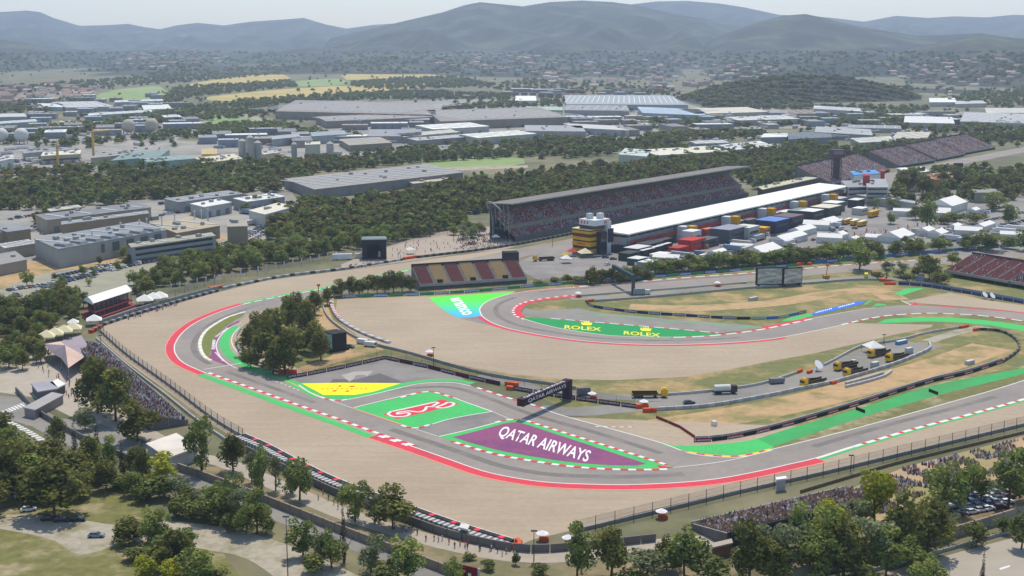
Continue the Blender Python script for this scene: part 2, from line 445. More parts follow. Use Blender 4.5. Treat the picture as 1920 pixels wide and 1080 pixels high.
field('fan_zone_ground', [(640, 506), (640, 496), (760, 452), (860, 430), (950, 428), (965, 462), (860, 476), (750, 492)], mat('fan_zone_paving', '#a39686', var=.1, scale=.15), .04)
field('motorway', [(430, 208), (470, 216), (540, 232), (570, 245), (560, 247), (530, 238), (470, 222), (425, 213)], M_path, .05)
field('access_road', [(560, 352), (640, 330), (760, 318), (900, 312), (990, 310), (990, 315), (900, 318), (770, 325), (650, 336)], M_path, .05)

# ---------------------------------------------------------------- the circuit floor
sheet('infield_grass', [(1990, 470), (1600, 470), (1090, 520), (780, 540), (600, 552), (470, 575), (430, 640), (540, 710), (760, 665), (1000, 740), (1240, 845), (1420, 855), (1990, 720)], M_grass, .02)
sheet('paddock_ground', [(960, 500), (1000, 478), (1090, 458), (1180, 430), (1590, 335), (1990, 330), (1990, 480), (1600, 480), (1200, 515), (1010, 525)], mat('paddock_paving', '#8b8782', var=.1, scale=.15, col2='#7b7874', scale2=.03), .03)
GOUT = smooth([(190, 612), (188, 632), (240, 680), (320, 738), (400, 797), (460, 832), (560, 882), (640, 918), (775, 966), (850, 992), (975, 1022)], 12) + smooth([(1000, 1012), (1100, 988), (1200, 961), (1300, 938), (1400, 915), (1560, 880), (1700, 848), (1920, 795), (2060, 760)], 12)
GTOP = [(1095, 452), (940, 468), (850, 480), (780, 490), (640, 508), (500, 526), (400, 550), (300, 578), (190, 612)]
sheet('gravel_trap', GOUT + [(2060, 700), (1500, 800), (1000, 780), (600, 720), (480, 640), (500, 580), (800, 510), (1095, 460)] + GTOP[1:-1], M_gravel, .045)
OUT = smooth([(2060, 706), (1920, 747), (1813, 777), (1713, 803), (1597, 837), (1527, 859), (1480, 870), (1413, 885), (1347, 897), (1280, 904), (1200, 908), (1140, 908.5), (1040, 905), (973, 897), (907, 883), (840, 860), (777, 838), (717, 818), (640, 790), (560, 762), (480, 733), (430, 715), (388, 700), (353, 685), (337, 674), (328.5, 661), (328, 647), (340, 627), (363, 608), (400, 590), (457, 571), (528, 556), (600, 543), (674, 526), (777, 505), (842, 492), (966, 468), (1077, 447), (1200, 422), (1420, 376), (1700, 318), (1990, 262)], 8)
UP = smooth([(2060, 664), (1900, 720), (1780, 755), (1647, 792), (1580, 810), (1513, 827), (1447, 843), (1413, 852), (1380, 857), (1330, 855), (1297, 850), (1277, 845), (1237, 830), (1137, 802), (1057, 780), (1007, 763), (967, 752), (890, 727)], 8)
sheet('track', OUT + [(1990, 272), (1700, 329), (1420, 388), (1100, 459), (1000, 478), (900, 497), (760, 527), (640, 552), (530, 572), (462, 590), (452, 600), (432, 620), (425, 640), (431, 660), (453, 680), (490, 695), (530, 703), (560, 706), (640, 690), (722, 673), (800, 688), (862, 704), (880, 721)] + UP[::-1], M_asph, .06)
# tarmac run-off between the board walls, slightly browner
sheet('run_off_tarmac', [(530, 704), (560, 707), (640, 691), (722, 674), (800, 689), (862, 705), (880, 722), (850, 716), (800, 716), (750, 722), (690, 722), (565, 720)], M_asph3, .072)
# darker resurfaced patches
sheet('tarmac_patch', [(618, 718), (625, 711), (668, 712), (712, 700), (750, 715), (748, 718)], mat('dark_tarmac_patch', '#5f5d5d', var=.08), .076)
sheet('chicane_tarmac', [(668, 764), (792, 734), (822, 734), (926, 772), (955, 785), (824, 818), (776, 805)], M_asph3, .072)
# old chicane panels
Z1, Z2, Z3 = .085, .10, .115
sheet('green_panel', smooth([(662, 766), (720, 752), (788, 736.5), (806, 735), (822, 738), (870, 753), (921, 772)], 8) + [(880, 778), (840, 786), (806, 796), (790, 801), (776, 802), (760, 798)], M_green, Z1)
sheet('red_map_panel', [(717, 777), (829, 749), (862, 758), (745, 786.5)], mat('map_red_paint', '#cf3a48', var=.04), Z2)
ribbon('track_map', [(733, 772), (727, 777), (735, 781), (748, 782), (764, 780), (769, 776), (763, 774), (752, 776), (744, 777), (746, 774), (765, 771), (785, 773), (797, 769), (800, 763), (811, 763), (820, 765), (834, 765), (848, 761), (852, 757), (846, 755), (838, 755), (834, 758), (826, 761), (816, 764), (812, 761), (822, 756), (818, 754), (808, 756), (740, 771), (733, 772)], -.55, .55, M_white, z=Z3, step=1.0)
sheet('green_border_panel', smooth([(823, 819), (890, 803), (935, 791), (958, 787.5), (978, 788), (1000, 793)], 8) + [(1262, 876)] + smooth([(1250, 878), (1207, 879), (1140, 878), (1073, 873), (1007, 864), (940, 852), (887, 838), (850, 827)], 8), M_green, Z1)
PURP = smooth([(848, 820), (900, 807), (945, 794.5), (960, 792), (975, 793), (990, 797)], 8) + [(1212, 870)] + smooth([(1195, 873.5), (1140, 872.5), (1073, 867.5), (1007, 858), (940, 846), (890, 833)], 8)
sheet('purple_panel', PURP, M_purple, Z2)
T(place_text('QATAR AIRWAYS', M_bwhite, P(929, 820, Z3), P(1099, 870.5, Z3) - P(929, 820, Z3), P(944, 798, Z3) - P(929, 820, Z3), bold=.016, name='painted_lettering'), kind='structure')
# yellow run-off panel
sheet('green_verge', [(560, 718), (548, 716), (600, 745), (632, 752), (655, 750), (700, 741), (752, 728)] + [(752, 720)], M_green, Z1)
ribbon('green_verge', [(640, 749), (700, 737), (745, 726), (780, 719), (815, 715), (850, 715), (882, 721)], 0, 3.2, M_green, z=Z1)
sheet('yellow_panel', [(566, 719.5), (640, 718), (752, 719), (700, 735), (665, 741), (606, 741)], M_yellow, Z2)
M_ymark = mat('red_mark_paint', '#c9541c', var=.1)
for (mx, my, dx) in ((637, 724.5, 4), (660, 725, 6), (627, 733.5, 5), (651, 734, 5)):
    sheet('panel_mark', [(mx - dx, my + 1.2), (mx - dx + 3, my - 1), (mx + dx, my - 1.6), (mx + dx - 2, my + 1)], M_ymark, Z3)
for mx in range(604, 690, 9): sheet('panel_mark', [(mx, 729), (mx + 3, 728.6), (mx + 3, 730), (mx, 730.4)], M_ymark, Z3)
RW = [M_white, M_red]
# kerbs and edge lines: T13 / T14 outside
ribbon('kerb', sub(OUT, (388, 700), (775, 837)), 0, 1.5, RW, step=3.0, z=.12, raised=True)
ribbon('green_strip', sub(OUT, (712, 816), (390, 701)), 1.5, 4.6, M_green, z=Z1)
ribbon('red_strip', sub(OUT, (1527, 859), (712, 816)), .5, 4.4, M_red, z=Z1)
ribbon('salmon_line', sub(OUT, (1527, 859), (712, 816)), 4.4, 5.0, M_pink, z=Z1)
ribbon('edge_line', sub(OUT, (1540, 855), (772, 836)), 0, .5, M_white, z=Z1)
ribbon('kerb', sub(OUT, (772, 836), (712, 816)), .0, 1.4, RW, step=3.0, z=.125, raised=True)
ribbon('kerb', sub(OUT, (2060, 706), (1600, 836)), 0, 1.5, [M_white, M_white, M_red], step=2.2, z=.12, raised=True)
ribbon('edge_line', sub(OUT, (1600, 836), (1527, 859)), 0, 1.3, M_white, z=.1)
ribbon('green_strip', sub(OUT, (2060, 706), (1527, 859)), 1.5, 2.6, M_green, z=Z1)
ribbon('red_strip', sub(OUT, (388, 700), (457, 571)), .4, 3.6, M_red, z=Z1)
ribbon('salmon_line', sub(OUT, (388, 700), (457, 571)), 3.6, 4.0, M_pink, z=Z1)
ribbon('edge_line', sub(OUT, (388, 700), (457, 571)), -.1, .4, M_white, z=Z1)
ribbon('green_strip', sub(OUT, (457, 571), (842, 492)), .8, 3.0, M_green, z=Z1)
ribbon('kerb', sub(OUT, (457, 571), (842, 492)), -.3, .8, [M_white, M_white, M_green], step=2.6, z=.12, raised=True)
ribbon('edge_line', sub(OUT, (842, 492), (1077, 447)), -.3, .4, mat('ochre_line', '#b0a070'), z=Z1)
# T14 inside
IN14 = smooth([(462, 585), (430, 595), (403, 610), (387, 623), (379, 638), (379, 653), (386, 667), (400, 676), (445, 692)], 6)
ribbon('kerb', sub(IN14, (462, 585), (398, 675)), -1.5, 0, [M_white, M_white, mat('cream_paint', '#d8c9a0')], step=2.2, z=.12, raised=True)
sheet('olive_turf', sub(IN14, (455, 587), (392, 671)) + [(395, 660), (397, 645), (405, 630), (420, 615), (440, 601), (456, 592)], M_olive, Z1)
PSTR = [(450, 604), (428, 614), (408, 630), (400, 645), (398, 660), (402, 672)]
sheet('purple_strip', sub(IN14, (394, 673), (445, 692)) [::1] + [(428, 683), (412, 668), (405, 652), (407, 640), (416, 625), (432, 613), (450, 606), (448, 601), (430, 610), (411, 624), (399, 640), (396, 652), (396, 664)][::1], M_purple, Z2)
ribbon('edge_line', [(452, 605), (432, 614), (416, 627), (407, 641), (405.5, 653), (413, 669), (428, 683), (443, 691)], -.25, .25, M_white, z=Z3)
for (pa, pb, pc) in (((402, 631), (424, 614.5), (407, 631.5)), ((395.5, 655), (397, 637), (403, 655)), ((417, 677.5), (401, 660.5), (421, 676.5))):
    o_ = P(*pa, Z3); T(place_text('QATAR AIRWAYS', M_bwhite, o_, P(*pb, Z3) - o_, P(*pc, Z3) - o_, bold=.05, name='painted_lettering'), kind='structure')
ribbon('green_strip', [(449, 612), (432, 624), (424, 640), (428, 657), (445, 674), (475, 690), (510, 702), (545, 714), (600, 744)], -2.8, 1.2, M_green, z=Z1)
ribbon('edge_line', [(449, 614), (438, 626), (434, 640), (440, 655), (454, 670)], -.2, .2, M_white, z=Z3)
ribbon('salmon_line', [(515, 707), (545, 718), (575, 733), (606, 746)], -.25, .25, M_pink, z=Z3)
ribbon('crossing_line', [(382, 693), (420, 687), (453, 681)], -.3, .3, M_white, z=Z3)
ribbon('dashed_line', [(443, 690), (480, 702), (525, 718), (562, 733)], -.22, .22, [M_white, M_asph], step=1.6, z=.09)
ribbon('thin_line', [(620, 751), (662, 766)], -.15, .15, M_white, z=.09)
ribbon('salmon_line', [(662, 766.5), (700, 779), (730, 789), (760, 799), (778, 804)], -.35, .35, M_pink, z=Z3)
ribbon('thin_line', [(778, 804), (822, 819)], -.15, .15, M_white, z=.09)
ribbon('thin_line', [(923, 772), (958, 787)], -.15, .15, M_white, z=.09)
ribbon('thin_line', [(1262, 877), (1310, 872), (1370, 863), (1447, 845)], -.2, .2, M_white, z=.09)
ribbon('thin_line', [(663, 765), (720, 751), (780, 737)], -.3, .3, M_white, z=Z3)
ribbon('thin_line', [(845, 744), (880, 757), (923, 772)], -.3, .3, M_white, z=Z3)
ribbon('thin_line', [(923, 772), (880, 779), (840, 787), (810, 796)], -.3, .3, M_white, z=Z3)
ribbon('kerb', [(752, 746), (788, 736.5), (806, 735), (822, 738), (848, 746)], -.4, .8, RW, step=2.6, z=.13, raised=True)
ribbon('kerb', [(752, 798), (768, 803), (785, 803), (806, 797)], -.4, .8, RW, step=2.6, z=.13, raised=True)
ribbon('kerb', [(600, 745), (618, 750), (634, 752), (652, 749.5)], -.4, .8, RW, step=2.6, z=.13, raised=True)
ribbon('edge_line', [(560, 722), (580, 736), (602, 746)], -.25, .35, M_white, z=Z3)
ribbon('edge_line', [(652, 750), (700, 740), (745, 729), (780, 721), (815, 718), (850, 718), (882, 724)], -.25, .35, M_white, z=Z3)
ribbon('thin_line', [(823, 819), (880, 806), (930, 793)], -.3, .3, M_white, z=Z3)
ribbon('kerb', [(930, 793), (945, 789), (958, 787.3), (978, 788), (1000, 793)], -.4, .9, RW, step=2.4, z=.13, raised=True)
ribbon('kerb', [(985, 790), (1060, 814), (1150, 842), (1248, 873)], -.1, 1.3, RW, step=2.2, z=.13, raised=True, sm=False)
ribbon('kerb', [(1250, 879), (1207, 880), (1140, 879), (1073, 874), (1007, 865), (940, 853), (887, 839), (850, 827)], -.2, 1.4, RW, step=2.4, z=.13, raised=True)
sheet('kerb_tip', [(1232, 872), (1262, 877), (1236, 878.5)], M_red, .135)
# upper edge lines of the lower track
ribbon('edge_line', sub(UP, (2060, 664), (1447, 843)), -.25, .25, M_white, z=Z1)
ribbon('edge_line', sub(UP, (1277, 845), (1020, 768)), -.25, .3, M_white, z=Z1)
ribbon('kerb', sub(UP, (1020, 768), (878, 723)), -1.2, 0, RW, step=3.0, z=.13, raised=True)
ribbon('kerb', sub(UP, (1447, 843), (1283, 847)), -1.0, .2, [mat('kerb_yellow', '#e2c32a'), M_red], step=2.8, z=.13, raised=True)
ribbon('edge_line', sub(UP, (1447, 843), (1283, 847)), .2, .7, M_white, z=Z1)
sheet('green_verge', smooth([(1236, 834), (1300, 836), (1397, 828), (1425, 822), (1452, 838), (1445, 842)], 12) + [(1412, 850), (1380, 854), (1330, 852), (1290, 846)], M_green, .055)
sheet('verge_grass', smooth([(1395, 834), (1480, 806), (1613, 762), (1750, 720), (1920, 686), (2060, 650)], 12) + sub(UP, (2060, 664), (1440, 845)), M_grassg, .0525)
sheet('green_strip', smooth([(1420, 823), (1480, 804), (1613, 765), (1750, 723), (1920, 690), (2060, 655)], 12) + smooth([(2060, 664), (1920, 701), (1780, 736), (1700, 758), (1613, 784), (1540, 808), (1480, 828), (1448, 837)], 12), mat('worn_green_paint', '#35a257', var=.1, scale=.15, col2='#3f9450', scale2=.03), .074)
sheet('escape_gravel', [(1118, 800), (1195, 801), (1208, 808), (1212, 822), (1180, 814)], M_gravel, .05)
ribbon('kerb', [(1116, 800), (1160, 801), (1195, 801)], -.3, .4, [M_white, M_gravel], step=1.4, z=.09)
# service roads
ribbon('service_road', [(1010, 767), (1080, 772), (1140, 768), (1200, 763), (1300, 757), (1400, 744), (1500, 722), (1560, 705), (1640, 680), (1700, 662), (1745, 645)], -5.5, 5.5, M_asph2, z=.05, step=5)
ribbon('service_road', [(905, 702), (960, 716), (1030, 735), (1120, 742), (1200, 746), (1290, 746), (1400, 733), (1480, 716), (1540, 694), (1600, 668)], -4, 4, M_asph2, z=.052, step=5)
sheet('truck_yard', [(1470, 722), (1510, 700), (1570, 678), (1610, 655), (1680, 640), (1742, 645), (1748, 655), (1700, 675), (1620, 700), (1540, 725)], M_asph2, .056)
ribbon('dirt_track', [(1240, 800), (1400, 775), (1540, 745), (1650, 715), (1760, 685), (1860, 650)], -9, 9, M_dirt, z=.035, step=6)
ribbon('dirt_track', [(1180, 575), (1300, 578), (1450, 568), (1560, 550), (1640, 545), (1680, 562)], -7, 7, M_dirt, z=.035, step=6)
ribbon('pale_path', [(1740, 640), (1800, 622), (1850, 612)], -3, 3, M_path, z=.04, step=5)
sheet('sand_yard', [(545, 703), (600, 690), (655, 672), (700, 662), (720, 655), (690, 645), (650, 618), (625, 600), (610, 565), (590, 565), (590, 600), (640, 640), (620, 668), (560, 690)], M_dirt, .03)

# ---------------------------------------------------------------- T10 loop
sheet('gravel_trap', [(632, 562), (700, 558), (803, 556), (967, 545), (920, 575), (930, 610), (1073, 634), (1280, 645), (1430, 637), (1575, 606), (1600, 606), (1660, 607), (1750, 609), (1745, 614), (1680, 627), (1613, 643), (1530, 662), (1447, 677), (1363, 694), (1280, 707), (1150, 713), (1050, 711), (960, 702), (900, 692), (840, 681), (797, 668), (757, 657), (712, 645), (672, 631), (640, 608), (628, 590)], M_gravel, .045)
sheet('gravel_trap', [(1690, 566), (1780, 549), (1850, 563), (1920, 573), (2010, 590), (2010, 604), (1920, 586), (1850, 578), (1740, 570)], M_gravel, .047)
O10 = smooth([(1740, 486), (1593, 496), (1510, 503), (1413, 511), (1280, 521), (1207, 527), (1140, 532), (1073, 539), (1010, 544), (960, 551), (930, 559), (908, 569), (899, 581), (904, 593), (924, 606), (957, 617), (1007, 627), (1073, 637), (1140, 643), (1207, 646), (1280, 646), (1363, 643), (1430, 637.5), (1470, 632), (1530, 620), (1573, 611), (1630, 598), (1680, 591), (1747, 588), (1813, 590.5), (1863, 595), (1920, 603), (2020, 620)], 7)
I10 = smooth([(2020, 604), (1920, 588), (1847, 581), (1747, 574), (1690, 572.5), (1640, 577), (1573, 587.5), (1520, 598), (1430, 617), (1347, 628), (1280, 632), (1207, 632), (1140, 629), (1073, 620), (1023, 610), (985, 599), (968, 592), (963, 584), (970, 574), (990, 566), (1023, 560), (1077, 554), (1140, 549), (1200, 545), (1280, 538), (1413, 527), (1510, 518), (1593, 510), (1740, 498)], 7)
sheet('track', O10 + I10, M_asph, .06)
sheet('track', [(1738, 486), (1830, 478), (2000, 466), (2000, 477), (1830, 489), (1738, 498)], M_asph, .062)
ribbon('service_road', [(1070, 560), (1160, 556), (1280, 545), (1400, 536), (1510, 528), (1640, 520), (1760, 536), (1850, 552), (1990, 578)], -4, 4, M_asph2, z=.05, step=5)
sheet('service_tarmac', [(975, 590), (985, 578), (1010, 583), (1060, 580), (1088, 578), (1120, 586), (1280, 600), (1400, 609), (1440, 614), (1347, 625), (1280, 619), (1140, 607), (1033, 598)], M_asph2, .057)
sheet('grass_island', smooth([(997, 573), (1020, 566), (1055, 564), (1064, 571), (1040, 581), (1010, 581)], 6, True), M_grass, .07)
ribbon('red_strip', sub(O10, (960, 551), (1470, 632)), -2.6, -.3, M_red, z=Z1)
ribbon('red_strip', sub(O10, (1075, 539), (960, 551)), -1.6, -.2, M_red, z=Z1)
ribbon('edge_line', sub(O10, (1073, 539), (1577, 610)), -.3, .3, M_white, z=Z3)
ribbon('kerb', sub(O10, (1740, 486), (1073, 539)), -.2, 1.2, [M_white, M_white, M_red], step=3.0, z=.12, raised=True)
ribbon('kerb', sub(O10, (1577, 610), (2020, 620)), -.2, 1.1, [M_white, M_white, M_red], step=2.6, z=.12, raised=True)
ribbon('kerb', sub(I10, (985, 599), (1077, 554)), -.2, 1.2, [M_white, M_red], step=2.6, z=.12, raised=True)
ribbon('red_strip', sub(I10, (975, 596), (1080, 554)), -3.4, -.2, M_red, z=Z1)
ribbon('edge_line', sub(I10, (1347, 628), (980, 597)), -.3, .3, M_white, z=Z3)
ribbon('kerb', sub(I10, (1520, 598), (1260, 632)), -.2, 1.2, [M_white, M_white, M_red], step=2.8, z=.12, raised=True)
ribbon('red_strip', sub(I10, (1520, 598), (1432, 617)), -3.0, -.2, M_red, z=Z1)
ribbon('edge_line', sub(I10, (1640, 577), (1520, 598)), -.25, .25, M_white, z=Z3)
ribbon('red_strip', sub(I10, (2020, 604), (1700, 572)), -1.8, 0, M_red, z=Z1)
sheet('red_tip', [(1712, 572), (1714, 566), (1722, 570)], M_red, .12)
ribbon('edge_line', [(1690, 564), (1708, 572)], -.4, .4, M_white, z=Z3)
ROL = sub(I10, (1347, 628), (985, 598))
sheet('green_sponsor_panel', ROL + [(978, 594.5), (1033, 598), (1140, 607), (1280, 619)], M_dgreen, Z1)
ribbon('kerb', [(1033, 597.5), (1140, 606.5), (1280, 618.5), (1347, 625)], -.3, .7, [M_white, M_white, M_red], step=2.4, z=.12, raised=True)
ribbon('thin_line', [(1087, 587), (1180, 595), (1280, 603.5), (1430, 615)], -.5, .5, M_green, z=Z1)
M_ytext = mat('yellow_lettering', '#e6dc3a', var=.02)
for (lx, ly) in ((1058, 611.5), (1169, 622.5)):
    o_ = P(lx, ly + 4.6, Z3)
    T(place_text('ROLEX', M_ytext, o_, P(lx + 69, ly + 9.5, Z3) - o_, P(lx + 1, ly - 2.2, Z3) - o_, bold=.02, name='painted_lettering'), kind='structure')
    cx = lx + 42; cy = ly - 7; cr = [(-10, 3.8), (-7, 5.2), (7, 6), (10, 4.6), (10, -.5), (6.2, 2.2), (5, -2.8), (1.2, 1.4), (0, -3.8), (-2.2, 1.0), (-5.5, -3), (-5.8, 1.6), (-10.5, -1.2)]
    T(sheet('painted_crown', [(cx + a, cy + c) for a, c in cr], M_ytext, Z3), kind='structure')
# aqua / green panel on the gravel side
def grad_mat():
    m = bpy.data.materials.new('green_to_aqua_paint'); m.use_nodes = True
    n, l = m.node_tree.nodes, m.node_tree.links
    ge = n.new('ShaderNodeNewGeometry'); sx = n.new('ShaderNodeSeparateXYZ'); l.new(ge.outputs['Position'], sx.inputs[0])
    mr = n.new('ShaderNodeMapRange'); mr.inputs[1].default_value = P(860, 598).y; mr.inputs[2].default_value = P(860, 553).y
    l.new(sx.outputs['Y'], mr.inputs[0]); rp = n.new('ShaderNodeValToRGB'); cr = rp.color_ramp
    cr.elements[0].color = lin('#35b0e0'); cr.elements[1].color = lin('#4ede2c'); cr.elements[0].position = .12; cr.elements[1].position = .8
    e = cr.elements.new(.45); e.color = lin('#3fd08c')
    l.new(mr.outputs[0], rp.inputs[0]); l.new(rp.outputs[0], n['Principled BSDF'].inputs['Base Color'])
    n['Principled BSDF'].inputs['Roughness'].default_value = .8
    return m
sheet('green_blue_panel', [(803, 557.5), (967, 547.5)] + sub(O10, (945, 554), (904, 594)) + [(885, 594), (860, 596.5), (842, 588), (825, 577)], grad_mat(), Z1)
o_ = P(843, 560, Z3)
T(place_text('aramco', M_bwhite, o_, P(868, 592, Z3) - o_, P(861, 556.5, Z3) - o_, bold=.03, name='painted_lettering'), kind='structure')
sheet('dark_tarmac', [(862, 597), (904, 594), (930, 608), (960, 618), (900, 606)], M_asph3, .058)
sheet('blue_panel', [(1521, 590), (1530, 584), (1610, 565), (1624, 568), (1580, 579), (1530, 591)], M_blue, Z1)
for (ax, ay, bx, by) in ((1529, 587.5, 1561, 579.5), (1572, 577.5, 1603, 569.5)):
    for k in range(9):
        f = k / 9; x0, y0 = ax + (bx-ax)*f, ay + (by-ay)*f
        sheet('panel_letter_mark', [(x0, y0), (x0 + 2.3, y0 - .6), (x0 + 2.3, y0 - 2.3 - (k % 3)*.4), (x0, y0 - 1.8)], M_bwhite, Z3)
for pts in ([(1464, 603), (1480, 596), (1515, 588), (1524, 589), (1522, 593), (1490, 601)], [(1620, 570), (1632, 563), (1636, 564), (1622, 572)], [(1635, 575), (1645, 569), (1660, 571), (1664, 573)], [(1678, 550), (1700, 541), (1735, 540), (1690, 555)]):
    sheet('green_verge', pts, M_green, .07)
sheet('green_verge', smooth([(1645, 606), (1660, 599), (1740, 595), (1830, 599), (1920, 611), (2010, 630)], 10) + [(2010, 642), (1920, 621), (1860, 611), (1800, 605), (1740, 603), (1690, 605)], M_green, .05)
# foreground open ground
sheet('meadow', [(-40, 1100), (-40, 930), (60, 935), (170, 900), (260, 930), (330, 990), (420, 1040), (470, 1110)], M_grassg, .02)
sheet('gravel_lane', smooth([(-40, 968), (60, 965), (150, 975), (230, 985), (320, 978), (420, 990), (520, 1015), (640, 1065), (760, 1120)], 10) + smooth([(560, 1120), (470, 1052), (380, 1030), (300, 1015), (230, 1020), (150, 1040), (90, 1010), (-40, 985)], 10), M_path, .04)
sheet('dry_slope', [(330, 880), (470, 870), (640, 940), (800, 1000), (980, 1060), (1300, 1052), (1400, 1070), (1300, 1100), (1000, 1120), (620, 1000), (330, 900)], mat('dry_slope_earth', '#8a7a5c', var=.2, scale=.3, col2='#6f6b48', scale2=.05), .025)
ribbon('country_road', [(60, 790), (160, 800), (250, 840), (330, 885), (440, 925), (560, 975), (640, 1005), (760, 1050), (880, 1100)], -5, 5, M_asph2, z=.045, step=5)
ribbon('spectator_path', [(180, 760), (260, 805), (340, 850), (420, 868), (520, 910), (640, 962), (760, 1000), (880, 1030), (980, 1045), (1090, 1042), (1240, 1020), (1380, 1010)], -3.5, 3.5, mat('spectator_path_paving', '#a49a8a', var=.1, scale=.3), z=.05, step=5)
sheet('approach_road', [(-40, 740), (40, 745), (120, 790), (210, 835), (150, 850), (60, 800), (-40, 770)], M_asph2, .045)
for k in range(8):
    t = k / 8; x0 = 3 + k * 5.5; y0 = 771 - k * 2.2
    sheet('crossing_stripe', [(x0, y0), (x0 + 3.2, y0 - 1.2), (x0 + 12, y0 + 3.5), (x0 + 8.5, y0 + 4.8)], M_white, .055)
ribbon('hatched_line', [(18, 792), (50, 808), (85, 830)], -1.2, 1.2, [M_white, M_asph2], step=1.3, z=.055)
sheet('entrance_plaza', [(-40, 730), (0, 690), (60, 640), (120, 640), (180, 700), (260, 790), (330, 830), (240, 820), (150, 790), (60, 745)], mat('plaza_paving', '#aaa192', var=.1, scale=.2), .03)
sheet('earth_bank', [(1380, 1085), (1480, 1055), (1700, 990), (1850, 950), (1990, 905), (1990, 945), (1750, 1018), (1500, 1088)], mat('brown_earth_bank', '#6b5a44', var=.25, scale=.3, col2='#8a7650', scale2=.06), .041)
sheet('wide_road', [(1480, 1120), (1620, 1085), (1800, 1035), (1990, 985), (1990, 1120)], mat('pale_road', '#a39a8c', var=.06, scale=.2), .042)
sheet('road_dash', [(1873, 1066), (1893, 1060), (1894, 1063), (1876, 1069)], M_white, .06)
sheet('spectator_bank', [(1470, 960), (1560, 930), (1700, 875), (1990, 800), (1990, 900), (1850, 900), (1760, 930), (1700, 970), (1600, 985)], mat('worn_bank', '#ad9370', var=.15, scale=.2, col2='#87834f', scale2=.05), .035)

M_rub = mat('rubbered_tarmac', '#736e69', var=.12, scale=.4, col2='#847d76', scale2=.06)
ribbon('rubber_line', sub(OUT, (1900, 753), (1560, 849)), -9.0, -6.2, M_rub, z=.064)
ribbon('rubber_line', sub(OUT, (1300, 903), (700, 812)), -8.6, -5.4, M_rub, z=.064)
ribbon('rubber_line', sub(OUT, (560, 762), (395, 702)), -8.2, -5.8, M_rub, z=.064)
ribbon('rubber_line', sub(OUT, (360, 689), (470, 569)), -9.2, -6.6, M_rub, z=.064)
ribbon('rubber_line', sub(O10, (1500, 504), (1000, 545)), 3.0, 6.0, M_rub, z=.064)
ribbon('rubber_line', sub(O10, (940, 556), (1400, 640)), 6.5, 9.0, M_rub, z=.064)
ribbon('rubber_line', [(700, 736), (780, 727), (850, 727), (920, 748), (1000, 778), (1120, 812), (1240, 850)], -1.5, 1.2, M_rub, z=.0735)
sheet('tarmac_patch', [(640, 704), (665, 697), (700, 696), (688, 706), (682, 703), (668, 704), (662, 712), (655, 716)], mat('pale_tarmac_scar', '#a6a099', var=.08), .078)
# ================================================================ barriers, boards and fences
UPV = Vector((0, 0, 1))
def seg_mesh(name, L, h, th, mats, m=0, top=None, taper=1.0):
    b = MB(); b.box((L/2, 0, 0), (L - .06, th, h), m=m, mt=top, taper=taper); return b.mesh(name, mats)
def barrier(name, label, cat, px, h, th, mats, seg, part='block', every=1, sm=True, off=0.0, group=None, z=0.0, taper=1.0, gap=0):
    """a run of blocks standing on a traced line; every block is a part; alike blocks share their mesh"""
    pts = line_pts(px, seg, sm=sm); nn = normals(pts)
    root = empty(name, pts[0]); T(root, label, cat, group)
    mats = mats if isinstance(mats, (list, tuple)) else [mats]
    mes = [seg_mesh(part, 1.0, h, th, [m], taper=taper) for m in mats]
    for i in range(len(pts) - 1):
        a, b = pts[i] + nn[i]*off, pts[i+1] + nn[i+1]*off; d = b - a
        o = add(part, mes[(i // every) % len(mats)], root)
        o.location = Vector((a.x, a.y, z)) - root.location
        o.rotation_euler = (0, 0, math.atan2(d.y, d.x)); o.scale = (d.length, 1, 1)
    return root
def boards(name, label, px, h, cols, texts, seg, sm=True, off=0.0, tmat=None, face=1, z=0.0, th=.25, bold=.02, group=None, cat='advertising board'):
    """advertising boards: each board a part, its lettering a sub-part; face=+1 shows the lettering on the left of the line"""
    pts = line_pts(px, seg, sm=sm); nn = normals(pts)
    root = empty(name, pts[0]); T(root, label, cat, group)
    mes = {}
    for i in range(len(pts) - 1):
        a, b = pts[i] + nn[i]*off, pts[i+1] + nn[i+1]*off; d = b - a; L = d.length
        m = cols[i % len(cols)]
        if m.name not in mes: mes[m.name] = seg_mesh('board', 1.0, h, th, [m])
        o = add('board', mes[m.name], root); o.location = Vector((a.x, a.y, z)) - root.location
        o.rotation_euler = (0, 0, math.atan2(d.y, d.x)); o.scale = (L, 1, 1)
        t = texts[i % len(texts)]
        if t:
            tm = text_mesh(t, tmat or M_bwhite, 0, bold)
            k = add('lettering', tm, o)
            # local frame of the board: x along, y left, z up (x is scaled by L)
            if face > 0: mt = Matrix(((-.86, 0, 0, .93), (0, 0, 1, th/2 + .02), (0, h*.55, 0, h*.23), (0, 0, 0, 1)))
            else: mt = Matrix(((.86, 0, 0, .07), (0, 0, -1, -th/2 - .02), (0, h*.55, 0, h*.23), (0, 0, 0, 1)))
            k.matrix_local = mt
    return root
M_net = alpha_mat('wire_netting', '#6f7274', .22)
M_post = mat('fence_post_steel', '#55585c', rough=.5, metal=.3)
